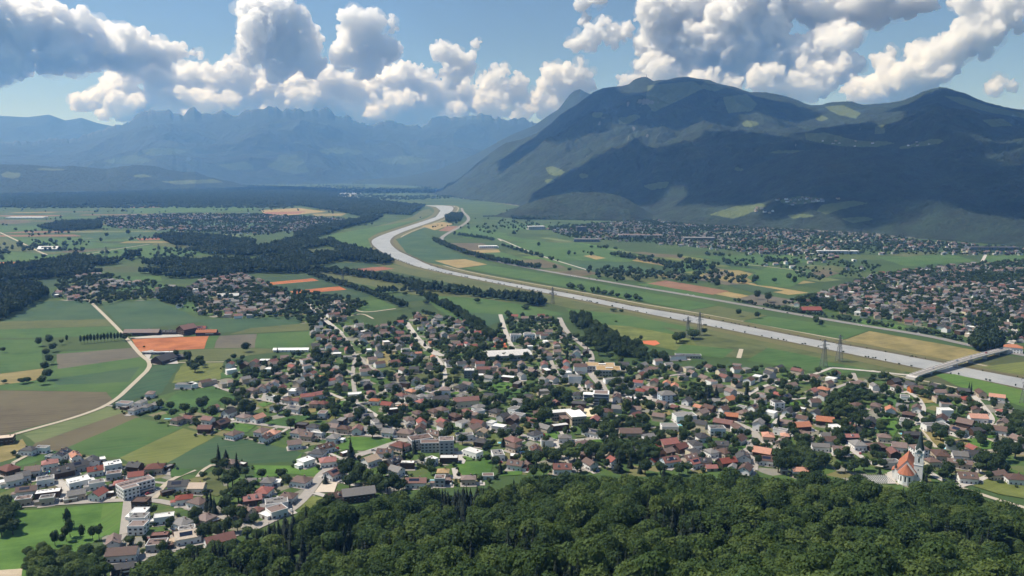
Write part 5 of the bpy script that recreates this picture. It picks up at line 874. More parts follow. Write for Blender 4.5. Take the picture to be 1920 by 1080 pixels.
# ------------------------------------------------------------ large buildings
def big(name, label, cat, px, parts, ang, z=0.0, h0=6):
    """parts: (part name, box, material) in local metres"""
    x, y, _ = at(px[0], px[1], h0); e = link(name, None, loc=(x, y, z), rz=R(ang)); e.empty_display_size = .1; tag(e, label, cat)
    for nm, bxs, mat in parts: link(nm, boxes(nm, bxs if isinstance(bxs, list) else [bxs], mat), e)
    xs = [b for _, bb, _ in parts for b in (bb if isinstance(bb, list) else [bb])]
    rr = max(max(abs(b[0]), abs(b[1]), abs(b[2]), abs(b[3])) for b in xs); HP.append((x, y, rr)); BLD.append((x, y, rr*.8)); return e
def winrow(e, x0, x1, y0, y1, z0, floors, n, w=1.4, hh=1.4, fh=2.9):
    """windows along a wall from x0,y0 to x1,y1 (outside to the right of the walking direction)"""
    a = math.atan2(y1-y0, x1-x0)
    for f in range(floors):
        for i in range(n):
            t = (i+.5)/n; link('window', U_win, e, (x0+(x1-x0)*t, y0+(y1-y0)*t, z0+f*fh), a, (w, 1, hh))
def parapet(x0, x1, y0, y1, h, w=.35, u=.5): return [(x0, x1, y0, y0+w, h, h+u), (x0, x1, y1-w, y1, h, h+u), (x0, x0+w, y0+w, y1-w, h, h+u), (x1-w, x1, y0+w, y1-w, h, h+u)]
WW, WG, WD, WE, WK = M_wall['w'], M_wall['g'], M_wall['d'], M_wall['e'], M_wall['k']
e = big('apartment_block', 'large white L-shaped flat-roofed apartment block above the meadow', 'building', (257, 912), [('wall', [(-13, 13, -2, 8, -.5, 9), (-13, -1, -8, -2, -.5, 8.96)], WW), ('roof', [(-12.7, 12.7, -1.7, 7.7, 9, 9.2), (-12.7, -1.3, -7.7, -2, 8.96, 9.15)], M_roof['t']), ('parapet', parapet(-13.05, 13.05, -2.05, 8.05, 9.02) + parapet(-13.05, -.95, -8.05, -1.6, 9.0), WW), ('canopy', [(0, 11, -6, -2.05, 2.8, 3.1)], M_roof['y'])], 46)
winrow(e, -13, -1, -8.05, -8.05, 1, 3, 4); winrow(e, 0, 13, -2.05, -2.05, 4, 2, 4, 1.8); winrow(e, 13.05, 13.05, -2, 8, 1, 3, 3); winrow(e, -13.05, -13.05, 8, -8, 1, 3, 5)
for i in range(6): link('solar_panel', U_sol, e, (-10+i*3.4, 3.5, 9.4), 0, (2.6, 1.6, 1)).rotation_euler = (R(-12), 0, 0)
for i, (px, py, rk, wk, lab) in enumerate([(265, 938, 'b', 'k', 'dark timber terraced house at the upper end of the row'), (262, 958, 'w', 'w', 'white terraced house with roof terrace, second in the row'), (261, 968, 'y', 'w', 'white terraced house with grey roof, third in the row'), (259, 983, 't', 'w', 'white terraced house at the near end of the row')]):
    x, y, _ = at(px, py, 6); house(x, y, 'f', rk, wk, 11, 9.5, 2, 6.4, 3, 'terraced_house', lab)
for px, L, W, h, rk, ang, lab in [((788, 820), 20, 13, 9, 'b', 24, 'grey apartment block with solar panels, leftmost of three'), ((810, 828), 20, 9, 8.5, 't', 6, 'long low grey apartment block, middle of three'), ((837, 823), 13, 11, 13, 't', 6, 'tall grey apartment block, rightmost of three')]:
    x, y, _ = at(*px, h); house(x, y, 'f', rk, 'g', L, W, ang, h, 3, 'apartment_block', lab, 'building')
e = big('school', 'flat white-roofed timber school of two long wings', 'school', (1068, 778), [('wall', [(-17, 13, 4, 13, -.5, 8)], M_wall['e']), ('wall', [(-3, 12, -17, 3.5, -.5, 9)], M_wall['e']), ('wall', [(-10, -3.05, -9, 3.95, -.5, 5)], WK), ('roof', [(-17.4, 13.4, 3.6, 13.4, 8, 8.35)], M_roof['w']), ('roof', [(-3.4, 12.4, -17.4, 3.55, 9, 9.35)], M_roof['w']), ('roof', [(-10.4, -3.06, -9.4, 3.94, 5, 5.25)], M_roof['t'])], 14)
winrow(e, -3, 12, -17.05, -17.05, 1.2, 2, 5, 2.2, 1.6, 3.6); winrow(e, -3.05, -3.05, 3.5, -17, 5.4, 1, 6, 2.4, 1.6); winrow(e, -17, -10, 3.95, 3.95, 1.2, 2, 3, 1.8, 1.5, 3.2); winrow(e, -17.05, -17.05, 13, 4, 1.2, 2, 3, 1.8, 1.5, 3.2)
e = big('school', 'flat ochre-roofed grey school of two stepped blocks', 'school', (1132, 690), [('wall', [(-22, 14, 2, 22, -.5, 7.5)], WG), ('wall', [(-10, 20, -20, 1.6, -.5, 8)], WG), ('roof', [(-21.6, 13.6, 2.4, 21.6, 7.5, 7.8)], M_roof['m']), ('roof', [(-9.6, 19.6, -19.6, 1.2, 8, 8.3)], M_roof['m']), ('skylight', [(-6, 3, 9, 13, 7.8, 8.9), (2, 11, -11, -8, 8.3, 9.4)], M_frame), ('parapet', parapet(-22.1, 14.1, 1.9, 22.1, 7.52) + parapet(-10.1, 20.1, -20.1, 1.66, 8.02), M_frame)], -4)
winrow(e, -10, 20, -20.05, -20.05, 1, 2, 8, 2.4, 1.5, 3.6); winrow(e, 20.05, 20.05, -20, 1.6, 1, 2, 5, 2.4, 1.5, 3.6); winrow(e, -22, -10, 1.95, 1.95, 1, 2, 3, 2.4, 1.5, 3.6)
e = big('sports_hall', 'large pale grey sports hall with ribbed sloping roof', 'hall', (953, 660), [('wall', [(-28, 28, -13, 13, -.5, 7)], WG)], 12, h0=9)
link('roof', mesh('roof', [(-30, -15, 7.2), (30, -15, 7.2), (30, 0, 9.6), (-30, 0, 9.6), (30, 15, 8.2), (-30, 15, 8.2), (-30, -15, 7.6), (30, -15, 7.6), (30, 0, 10), (-30, 0, 10), (30, 15, 8.6), (-30, 15, 8.6)], [(0, 3, 2, 1), (3, 5, 4, 2), (6, 7, 8, 9), (9, 8, 10, 11), (0, 1, 7, 6), (4, 5, 11, 10), (1, 2, 8, 7), (2, 4, 10, 8), (3, 0, 6, 9), (5, 3, 9, 11)], [simple('pale_sheet_roof', (.5, .48, .46), .1, .3)]), e)
for i in range(9):
    r_ = link('roof_rib', boxes('roof_rib', [(-.15, .15, -15, 0, 0, .3)], M_metal), e, (-27+i*6.7, 0, 10.05)); r_.rotation_euler = (math.atan2(2.4, 15), 0, 0)
winrow(e, -28, 28, -13.05, -13.05, 2, 1, 12, 3.4, 2.2)
def sth(px, label, L, W, h, ang, rk, wk, name='house', cat='house', t='f'):
    x, y, _ = at(*px, h); return house(x, y, t, rk, wk, L, W, ang, h, 3, name, label, cat)
for pxy, lab in (((967, 627), 'white apartment house left of its twin beside the running track'), ((992, 626), 'white apartment house right of its twin beside the running track')): sth(pxy, lab, 16, 11, 10, 6, 'y', 'w', 'apartment_house', 'building')
# office block with banded storeys
e = big('office_block', 'four-storey office block with dark glass bands and white slabs', 'building', (1127, 747), [('wall', [(-8, 8, -7, 7, -.5, 12.4)], WD), ('wall', [(-19, -8.05, 0, 9, -.5, 9.3)], WD), ('floor_slab', [(-8.6, 8.6, -7.6, 7.6, 2.9, 3.4), (-8.6, 8.6, -7.6, 7.6, 6, 6.5), (-8.6, 8.6, -7.6, 7.6, 9.1, 9.6), (-8.6, 8.6, -7.6, 7.6, 12.4, 12.9)], M_frame), ('floor_slab', [(-19.5, -8.65, -.6, 9.6, 2.9, 3.4), (-19.5, -8.65, -.6, 9.6, 6, 6.5), (-19.5, -8.65, -.6, 9.6, 9.3, 9.8)], M_frame), ('roof', [(-7, 7, -6, 6, 12.9, 13.15)], M_roof['t'])], -8)
sth((880, 693), 'dark green-grey cubic block wrapped in scaffolding netting by the park', 12, 12, 10, 0, 'w', 'd', 'netted_block', 'building')
# farms
sth((672, 922), 'big grey metal-roofed farm barn at the forest edge', 24, 12, 6, 18, 'y', 'k', 'barn', 'barn', 'g')
sth((267, 622), 'long grey-roofed cowshed above the orange field', 52, 13, 5, 2, 't', 'k', 'barn', 'barn', 'g')
sth((350, 615), 'tall red-roofed dark timber barn above the orange field', 24, 18, 9, 60, 'k', 'k', 'barn', 'barn', 'g'); sth((388, 622), 'long orange-roofed barn at the right end of the farm', 30, 11, 5, 4, 'o', 'k', 'barn', 'barn', 'g'); sth((374, 615), 'red-roofed farmhouse behind the orange-roofed barn', 20, 10, 5.5, 5, 'r', 'w', 'farmhouse', 'house', 'g'); sth((316, 622), 'low dark shed in the middle of the farm', 24, 9, 4, 3, 'd', 'k', 'barn', 'barn', 'g')
sth((308, 672), 'wide dark timber barn below the orange field', 28, 18, 5, 70, 'd', 'k', 'barn', 'barn', 'g'); sth((301, 660), 'long pale greenhouse strip below the orange field', 46, 7, 3, 3, 'w', 'd', 'greenhouse', 'greenhouse'); sth((335, 668), 'low grey shed beside the dark timber barn', 18, 8, 3.5, 5, 'y', 'k', 'barn', 'barn', 'g')
sth((546, 655), 'long white plastic greenhouse left of the village', 48, 7, 3, 2, 'w', 'w', 'greenhouse', 'greenhouse', 'g')
sth((10, 819), 'lone house with pale flat roof at the left edge', 14, 11, 6, 20, 'c', 'k', 'house', 'house')
sth((1005, 424), 'white industrial silo hall beside the motorway', 70, 40, 14, 10, 'w', 'g', 'factory_hall', 'building'); sth((915, 461), 'white greenhouse hall beyond the motorway', 60, 22, 6, 8, 'w', 'w', 'greenhouse', 'greenhouse'); sth((1200, 440), 'long pale factory roof in the far town', 160, 60, 9, -4, 't', 'g', 'factory_hall', 'building'); sth((1100, 448), 'grey factory hall at the near edge of the far town', 90, 40, 9, -4, 'y', 'd', 'factory_hall', 'building'); sth((1090, 425), 'tall grey factory block in the far town', 40, 30, 22, 0, 'y', 'd', 'factory_hall', 'building'); sth((1570, 470), 'long pink-white hall among the far right houses', 120, 25, 9, -3, 'w', 'g', 'factory_hall', 'building'); sth((1860, 463), 'long dark hall at the far right', 150, 40, 9, -3, 'd', 'd', 'factory_hall', 'building'); sth((1310, 445), 'wide grey hall in the middle of the far town', 110, 45, 10, -3, 'y', 'd', 'factory_hall', 'building')
sth((50, 407), 'long white greenhouse strip in the far left plain', 190, 60, 6, 1, 'w', 'w', 'greenhouse', 'greenhouse'); sth((92, 466), 'white farm sheds in the far left fields', 60, 25, 6, 5, 'w', 'g', 'barn', 'barn', 'g'); sth((378, 497), 'white-roofed barn behind the left village', 30, 14, 6, 60, 'w', 'w', 'barn', 'barn', 'g'); sth((428, 554), 'white tent-like greenhouse at the left village', 40, 14, 5, 10, 'w', 'w', 'greenhouse', 'greenhouse', 'g')
sth((1520, 580), 'red-roofed farm barn beyond the motorway', 34, 16, 6, 0, 'r', 'k', 'barn', 'barn', 'g'); sth((1900, 650), 'orange-roofed house beside the bridge end', 22, 14, 8, -30, 'o', 'w', 'house', 'house', 'h'); sth((1290, 665), 'long dark flat hall by the meadow', 34, 8, 4.5, -8, 'd', 'e', 'hall', 'hall')

# the houses themselves: the largest in view as things, the rest of the village joined
HL2 = [a for a in HL if not any((a[0]-b[0])**2+(a[1]-b[1])**2 < (b[2]+3)**2 for b in BLD) and not any((a[0]-b[0])**2+(a[1]-b[1])**2 < (b[2]*.75+2)**2 for b in HP)]
HL2.sort(key=lambda a: a[1]*1.0)
def near_road(x, y, m=0):
    for g, w in ROADS:
        if segdist(g, np.array([x]), np.array([y]))[0] < w/2+m: return True
    return False
OWN = HL2[:330]; REST = HL2[330:]
for i, (x, y, t, rk, wk, L, W, ang, h, X, Y) in enumerate(OWN):
    house(x, y, t, rk, wk, L, W, ang, h, 3 if i < 60 else (2 if i < 170 else 1))
VILL = [('village_houses', 'closely packed small houses of the upper village', [(575, 600), (640, 600), (700, 622), (755, 602), (790, 588), (860, 602), (925, 640), (945, 590), (1045, 600), (1075, 650), (1100, 690), (1240, 690), (1450, 692), (1560, 705), (1700, 715), (1900, 765), (1930, 860), (1700, 870), (1480, 870), (1250, 870), (1100, 870), (960, 860), (900, 820), (720, 805), (640, 795), (540, 790), (430, 745), (430, 690), (590, 660)], 23.0),
        ('village_houses', 'small houses of the hamlet beyond the bluish green fields', [(100, 560), (112, 522), (160, 512), (235, 522), (330, 540), (300, 562), (170, 574)], 19), ('village_houses', 'small houses of the left upper village by the fields', [(330, 580), (350, 545), (400, 510), (450, 515), (530, 545), (640, 560), (690, 572), (650, 600), (590, 615), (540, 600), (400, 596)], 19),
        ('town_houses', 'dense small houses of the far town right of the river', [(1470, 572), (1560, 545), (1650, 515), (1780, 500), (1935, 488), (1935, 645), (1850, 640), (1740, 615), (1600, 592)], 19.5), ('town_houses', 'dense distant houses at the foot of the right foothill', [(1020, 428), (1180, 415), (1330, 412), (1500, 418), (1570, 436), (1720, 452), (1935, 468), (1935, 480), (1640, 478), (1480, 482), (1330, 468), (1190, 455), (1060, 446)], 31), ('town_houses', 'distant houses scattered over the far left plain', [(180, 408), (320, 402), (480, 402), (640, 410), (680, 418), (600, 432), (480, 440), (360, 436), (210, 428)], 30), ('town_houses', 'distant houses under the big mountain', [(800, 356), (900, 352), (960, 366), (960, 380), (880, 376), (820, 366)], 60), ('town_houses', 'scattered farm houses between the far town and the fields', [(1340, 480), (1500, 470), (1660, 500), (1620, 525), (1480, 510)], 38), ('town_houses', 'hillside hamlet on the meadow shelf', [(1450, 372), (1530, 366), (1560, 374), (1470, 380)], 1e9)]
ROADP = [(np.array(g), w) for g, w in ROADS]
def joined(name, label, L):
    """L: (x, y, L, W, ang, h, rh, roof key, wall key) -> one mesh"""
    V, Fq, mi = [], [], []; ks = list(RC); kw = list(WC)
    for (x, y, l, w, a, h, rh, rk, wk, *zz) in L:
        z0 = zz[0] if zz else 0.0
        c, s = math.cos(a), math.sin(a); p, b = l/2, w/2; o = len(V)
        pts = [(-p, -b, -.3), (p, -b, -.3), (p, b, -.3), (-p, b, -.3), (-p, -b, h), (p, -b, h), (p, b, h), (-p, b, h)]
        if rh > 0:
            k = .5; pts += [(-p-k, -b-k, h-.2), (p+k, -b-k, h-.2), (p+k, b+k, h-.2), (-p-k, b+k, h-.2), (-p-k, 0, h+rh), (p+k, 0, h+rh), (-p, 0, h+rh-.3), (p, 0, h+rh-.3)]
            f = [(0, 1, 5, 4), (1, 2, 6, 15, 5), (2, 3, 7, 6), (3, 0, 4, 14, 7), (8, 9, 13, 12), (10, 11, 12, 13)]; m = [1, 1, 1, 1, 0, 0]
        else: f = [(0, 1, 5, 4), (1, 2, 6, 5), (2, 3, 7, 6), (3, 0, 4, 7), (4, 5, 6, 7)]; m = [1, 1, 1, 1, 0]
        V += [(x+c*u-s*v, y+s*u+c*v, z+z0) for u, v, z in pts]; Fq += [tuple(i+o for i in q_) for q_ in f]; mi += [len(ks)+kw.index(wk) if k_ else ks.index(rk) for k_ in m]
    me = mesh(name, V, Fq, [M_roof[k] for k in ks]+[M_wall[k] for k in kw], mi)
    tag(link(name, me), label, 'houses', kind='stuff')
GARD = []                                     # free spots for garden trees
for vi, (nm, lab, px, sp) in enumerate(VILL):
    if sp > 1e8: continue
    poly = [at(x, y)[:2] for x, y in px]; X, Y = grid_pts(poly, sp, .3)
    ok = np.ones(len(X), bool)
    for f in FIELDS_G: ok &= ~inpoly(f, X, Y)
    for g, w in ROADP: ok &= segdist(g.tolist(), X, Y) > w/2+6
    hp = np.array([(a, b, r) for a, b, r in HP]+[(a[0], a[1], 8) for a in REST])
    L = []
    if vi == 0: L = [(a[0], a[1], a[5], a[6], R(a[7]), a[8] or 5.6, 0 if a[2] == 'f' else a[6]*.28, a[3], a[4]) for a in REST]
    gr = R({0: 12, 1: 10, 2: 15, 3: -25, 4: -5}.get(vi, 0))
    for x, y in zip(X[ok], Y[ok]):
        if np.min((hp[:, 0]-x)**2+(hp[:, 1]-y)**2 - (hp[:, 2]+6.5)**2) < 0: continue
        if fbm(np.array([x/95]), np.array([y/95]), 2, 501+vi)[0] > (.64 if vi < 4 else .58): GARD.append((x, y, vi)); GARD.append((x+random.uniform(-7, 7), y+random.uniform(-7, 7), vi)); continue
        if random.random() < (.12 if vi in (0, 3, 4) else .3): GARD.append((x, y, vi)); continue
        l, w = random.uniform(10, 13.5), random.uniform(8.5, 10); fl = random.random() < .22
        rk = random.choice('yyydddbbbbbttttkkr' if vi == 0 else 'yyyddddbbbttttk') if fl is False else random.choice('yyytdw'); wk = random.choice('wwweeeccggk' if vi == 0 else 'wweeecgggk')
        L.append((x, y, l, w, (R(road_angle(x, y, math.degrees(gr))) if vi < 4 else gr)+random.choice((0, math.pi/2))+random.uniform(-.1, .1), random.uniform(4.6, 6), 0 if fl else w*.3, rk, wk))
    joined(nm, lab, L)
    n = int(len(L)*(2.6 if vi < 4 else 2.8)); p = np.array(poly)
    qx = rng.uniform(p[:, 0].min(), p[:, 0].max(), n*5); qy = rng.uniform(p[:, 1].min(), p[:, 1].max(), n*5); k = inpoly(poly, qx, qy)
    hx = np.array([(a[0], a[1]) for a in L]+[(a, b) for a, b, _ in HP])
    got = 0
    for x, y in zip(qx[k], qy[k]):
        if got > n*1.6: break
        if np.min((hx[:, 0]-x)**2+(hx[:, 1]-y)**2) < 56: continue
        if vi == 0 and any(segdist(g.tolist(), np.array([x]), np.array([y]))[0] < w/2+1.5 for g, w in ROADP): continue
        GARD.append((x, y, vi)); got += 1

def hill_hamlet():
    L = []
    for nm, cx, cy, sx, sy, n in (('wooded_hill', 1500, 376, 48, 6, 34), ('wooded_hill', 1420, 395, 25, 6, 8), ('big_mountain', 1600, 266, 45, 6, 9), ('big_mountain', 1720, 270, 30, 4, 4)):
        X, Y, Z, PX, PY = MGRID[nm]
        for _ in range(n):
            tx, ty = random.gauss(cx, sx*.6), random.gauss(cy, sy*.6); i = np.argmin((PX-tx)**2+(PY-ty)**2)
            L.append((X.flat[i]+random.uniform(-8, 8), Y.flat[i], random.uniform(11, 16), 10, random.uniform(0, 3), 6, 3.2, random.choice('ydbtk'), random.choice('weg'), Z.flat[i]-1.5))
    joined('hamlet_houses', 'small hamlet on the meadow shelf of the wooded foothill', L)
hill_hamlet()
# ------------------------------------------------------------ church
def church():
    x, y, _ = at(1720, 905); ox, oy = x-3.0, y+11.6
    e = link('church', None, loc=(ox, oy, 0), rz=R(-30)); tag(e, 'white church with orange roof and slender dark green spire', 'church'); HP.append((ox, oy, 20))
    W, OR, SL = M_wall['w'], simple('church_tiles', (.36, .135, .075), .28, .5), simple('spire_copper', (.035, .055, .05), .25, .8, .5)
    b, L, h, rh = 6.8, 13.0, 10.0, 8.5
    V = [(-b, -L, -.5), (b, -L, -.5), (b, L, -.5), (-b, L, -.5), (-b, -L, h), (b, -L, h), (b, L, h), (-b, L, h), (0, -L, h+rh), (0, L, h+rh)]
    link('nave', mesh('nave', V, [(0, 1, 5, 8, 4), (1, 2, 6, 5), (2, 3, 7, 9, 6), (3, 0, 4, 7)], [W]), e)
    o = .6; s = rh/b
    V = [(-b-o, -L-.3, h-s*o), (0, -L-.3, h+rh), (b+o, -L-.3, h-s*o), (-b-o, L+.5, h-s*o), (0, L+.5, h+rh), (b+o, L+.5, h-s*o)]; V += [(p, q_, r+.3) for p, q_, r in V]
    link('roof', mesh('roof', V, [(0, 1, 4, 3), (1, 2, 5, 4), (6, 9, 10, 7), (7, 10, 11, 8), (0, 6, 7, 1), (1, 7, 8, 2), (3, 4, 10, 9), (4, 5, 11, 10), (0, 3, 9, 6), (2, 8, 11, 5)], [OR]), e)
    # choir with a faceted roof facing the viewer
    k = 5; r = 5.6; P = [(-r, -L+.1)]+[(-r*math.cos(i*math.pi/k), -L-3-r*.75*math.sin(i*math.pi/k)) for i in range(k+1)]+[(r, -L+.1)]
    V = [(p, q_, -.5) for p, q_ in P]+[(p, q_, 8.5) for p, q_ in P]; n = len(P)
    link('choir', mesh('choir', V, [(i, i+1, n+i+1, n+i) for i in range(n-1)], [W]), e)
    Q = [(p*1.08, q_-.4 if q_ < -L else q_, 8.45) for p, q_ in P]; Q += [(0, -L-3, 15.8), (0, -L+.1, 15.8)]
    link('choir_roof', mesh('choir_roof', Q, [(0, 1, n, n+1)]+[(i, i+1, n) for i in range(1, n-2)]+[(n-2, n-1, n+1, n)]+[tuple(range(n-1, -1, -1))], [OR]), e)
    # side chapel with turret on the left
    tr = link('side_chapel', boxes('side_chapel', [(-10.5, -6.85, -9, -1, -.5, 7)], W), e)
    link('chapel_roof', mesh('chapel_roof', [(-11, -9.5, 6.9), (-6.9, -9.5, 10), (-6.9, -.5, 10), (-11, -.5, 6.9), (-11, -9.5, 7.2), (-6.9, -9.5, 10.3), (-6.9, -.5, 10.3), (-11, -.5, 7.2)], [(0, 1, 2, 3), (4, 7, 6, 5), (0, 4, 5, 1), (3, 2, 6, 7), (0, 3, 7, 4)], [OR]), tr)
    def pyr(name, cx, cy, z0, rad, ht, sides, par, mat, flare=0):
        a0 = math.pi/sides; rings = [(z0, rad)]+([(z0+flare*1.0, rad*.72)] if flare else []); V, Fq = [], []
        for z, rr in rings: V += [(cx+math.cos(a0+i*2*math.pi/sides)*rr, cy+math.sin(a0+i*2*math.pi/sides)*rr, z) for i in range(sides)]
        for q_ in range(len(rings)-1): Fq += [(q_*sides+i, q_*sides+(i+1) % sides, (q_+1)*sides+(i+1) % sides, (q_+1)*sides+i) for i in range(sides)]
        V.append((cx, cy, z0+ht)); b0 = (len(rings)-1)*sides; Fq += [(b0+i, b0+(i+1) % sides, len(V)-1) for i in range(sides)]+[tuple(range(sides-1, -1, -1))]
        return link(name, mesh(name, V, Fq, [mat]), par)
    link('turret', boxes('turret', [(-8.6, -7, -10.6, -9.05, -.5, 10)], W), e); pyr('turret_roof', -7.8, -9.8, 10, 1.4, 4, 6, e, SL)
    for sgn in (-1, 1):
        for i in range(4): link('window', U_win, e, (sgn*(b+.03), -8+i*5.2, 3.2), R(90 if sgn > 0 else 270), (1.5, 1, 4.2))
    for i in range(1, 5):
        p0, p1 = P[i], P[i+1]; link('window', U_win, e, ((p0[0]+p1[0])/2, (p0[1]+p1[1])/2, 3), math.atan2(p1[1]-p0[1], p1[0]-p0[0]), (1.1, 1, 4))
    # tower
    t = 3.2; tx, ty = 8.4, -8.5; H = 26
    tw = link('tower', boxes('tower', [(-t, t, -t, t, -.5, H), (-t-.25, t+.25, -t-.25, t+.25, 15.6, 16.0), (-t-.2, t+.2, -t-.2, t+.2, H-.3, H+.1)], W), e, (tx, ty, 0))
    for a in range(4):
        g = mesh('tower_gable', [(-t-.1, -t-.1, H+.1), (t+.1, -t-.1, H+.1), (0, -t-.1, H+4.2), (-t-.1, -t+1.2, H+.1), (t+.1, -t+1.2, H+.1), (0, -t+2.6, H+4.2)], [(0, 1, 2), (0, 2, 5, 3), (1, 4, 5, 2), (3, 5, 4)], [W]); link('tower_gable', g, tw, (0, 0, 0), R(90*a))
        ca, sa = math.cos(R(90*a)), math.sin(R(90*a))
        link('belfry_opening', boxes('belfry_opening', [(-.55, .55, -t-.06, -t+.02, 18, 21.6)], M_glass), tw, (0, 0, 0), R(90*a)); link('slit_window', boxes('slit_window', [(-.3, .3, -t-.05, -t+.02, 11, 12.4), (-.3, .3, -t-.05, -t+.02, 6, 7.4)], M_glass), tw, (0, 0, 0), R(90*a))
        ds = 20; disc = lambda rr, yy: [(math.cos(i*2*math.pi/ds)*rr, -t-yy, 24.2+math.sin(i*2*math.pi/ds)*rr) for i in range(ds)]
        ck = link('clock_face', mesh('clock_face', disc(1.35, .34), [range(ds)], [SL]), tw, (0, 0, 0), R(90*a)); link('clock_dial', mesh('clock_dial', disc(1.05, .36), [range(ds)], [M_wall['w']]), ck)
        link('clock_hand', boxes('clock_hand', [(-.07, .07, -t-.40, -t-.38, 24.2, 25.1), (0, .6, -t-.40, -t-.38, 24.13, 24.27)], M_glass), ck)
    pyr('spire', 0, 0, H+.12, t*1.28, 18, 8, tw, SL, 4.5)
    cr = link('cross', boxes('cross', [(-.12, .12, -.12, .12, H+17.6, H+20.6), (-.8, .8, -.1, .1, H+19.2, H+19.45)], M_metal), tw)
    link('door', U_door, e, (0, L+.05, 0), R(180), (2.4, 1, 3.6))
    P4 = [at(q_[0], q_[1])[:2] for q_ in zr(1600, 760, 5.4, [(125, 700), (340, 700), (345, 800), (150, 800)])]
    FIELDS_G.append(P4); sheet('cemetery', P4, fieldmat('olive', 0, False), .2, 'small churchyard with rows of graves left of the church', 'cemetery')
    c0 = np.mean(P4, 0); x0, x1 = min(p[0] for p in P4)+2, max(p[0] for p in P4)-2; y0, y1 = min(p[1] for p in P4)+2, max(p[1] for p in P4)-2
    L2 = []
    for i in range(12):
        for j in range(7):
            gx, gy = x0+(x1-x0)*(i+.5)/12, y0+(y1-y0)*(j+.5)/7; L2.append((gx-.35, gx+.35, gy-.12, gy+.12, .2, 1.15)); L2.append((gx-.4, gx+.4, gy-2, gy-.2, .2, .34))
    tag(link('gravestones', boxes('gravestones', L2, M_wall['g'])), 'rows of grey gravestones in the churchyard', 'gravestones', kind='stuff')
    strip('churchyard_path', [(c0[0]-16, c0[1]-3), (c0[0]+18, c0[1]-3)], 1.6, M_path, .24, 'pale path crossing the churchyard', 'path', False); strip('churchyard_path', [(x1+1, y0-3), (x1+1, y1+3)], 1.8, M_path, .245, 'pale path along the right side of the churchyard', 'path', False)
church()

# ------------------------------------------------------------ bridge
def bridge():
    a = np.array(at(1713, 704, 4)); b = np.array(at(1886, 655, 5)); d = b-a; Ln = math.hypot(d[0], d[1]); u = d/Ln; ang = math.atan2(d[1], d[0])
    e = link('bridge', None, loc=(a[0], a[1], 0), rz=ang); tag(e, 'long pale concrete road bridge on slim piers over the river', 'bridge')
    N = 24; top = lambda t: 4.0+1.5*t+1.8*math.sin(math.pi*t)
    def beam(name, y0, y1, z0, z1, mat, par):
        V, Fq = [], []
        for i in range(N+1):
            t = i/N; z = top(t); V += [(t*Ln, y0, z+z0), (t*Ln, y1, z+z0), (t*Ln, y1, z+z1), (t*Ln, y0, z+z1)]
        for i in range(N): Fq += [tuple(4*i+k for k in (j, (j+1) % 4))+tuple(4*i+4+k for k in ((j+1) % 4, j)) for j in range(4)]
        Fq += [(0, 1, 2, 3), tuple(4*N+k for k in (3, 2, 1, 0))]
        return link(name, mesh(name, V, Fq, [mat]), par)
    C = simple('bridge_concrete', (.66, .61, .56), .1, .2); D = simple('bridge_side', (.52, .49, .46), .1, .2)
    dk = beam('deck', -5.2, 5.2, -.5, 0, C, e); beam('girder', -3.2, 3.2, -2.0, -.52, D, e); beam('carriageway', -3.6, 3.6, .004, .03, M_hway, dk)
    for s in (-1, 1): beam('parapet', s*5.2-.2, s*5.2+.2, .004, 1.0, C, e)
    for t in (.16, .42, .585, .75, .9): link('pier', boxes('pier', [(-.9, .9, -2.6, 2.6, -2, top(t)-2.02)], D), e, (t*Ln, 0, 0))
    for t0, t1 in ((-.03, .03), (.97, 1.03)): link('abutment', boxes('abutment', [(t0*Ln, t1*Ln, -5.8, 5.8, -1, top(min(max(t0, 0), 1))-.6)], D), e)
    return e, a, u, ang, Ln, top
BR = bridge()

# ------------------------------------------------------------ pylons and mast
M_steel = simple('galvanised_steel', (.16, .17, .17), .15, 1, .5)
def bars(name, L, mat, th=.3):
    V, Fq = [], []
    for p, q_, *w in L:
        p, q_ = Vector(p), Vector(q_); d = (q_-p).normalized(); u = d.orthogonal().normalized()*(w[0] if w else th)/2; v = d.cross(u); o = len(V)
        for c in (p, q_): V += [tuple(c+u+v), tuple(c-u+v), tuple(c-u-v), tuple(c+u-v)]
        Fq += [(o, o+1, o+5, o+4), (o+1, o+2, o+6, o+5), (o+2, o+3, o+7, o+6), (o+3, o, o+4, o+7), (o, o+3, o+2, o+1), (o+4, o+5, o+6, o+7)]
    return mesh(name, V, Fq, [mat])
def pylon_meshes():
    L = []; w = lambda z: 3.0*(1-z/36)+.45
    zs = [0, 5, 10, 14.5, 18.5, 22, 25, 28, 31, 34, 36]
    for z0, z1 in zip(zs[:-1], zs[1:]):
        a, b = w(z0), w(z1); c0 = [(-a, -a, z0), (a, -a, z0), (a, a, z0), (-a, a, z0)]; c1 = [(-b, -b, z1), (b, -b, z1), (b, b, z1), (-b, b, z1)]
        for i in range(4): j = (i+1) % 4; L += [(c0[i], c1[i], .4), (c0[i], c1[j], .2), (c0[j], c1[i], .2), (c1[i], c1[j], .2)]
    tw = bars('lattice_tower', L, M_steel); arms = []
    for z, r in ((24, 7), (28.5, 9), (33, 6)):
        A = []
        for s in (-1, 1): A += [((0, -.6, z), (s*r, 0, z+.2), .25), ((0, .6, z), (s*r, 0, z+.2), .25), ((0, 0, z+1.8), (s*r, 0, z+.2), .2), ((s*r, 0, z+.2), (s*r, 0, z-1.6), .2)]
        arms.append(bars('crossarm', A, M_steel))
    return tw, arms
PT, PA = pylon_meshes()
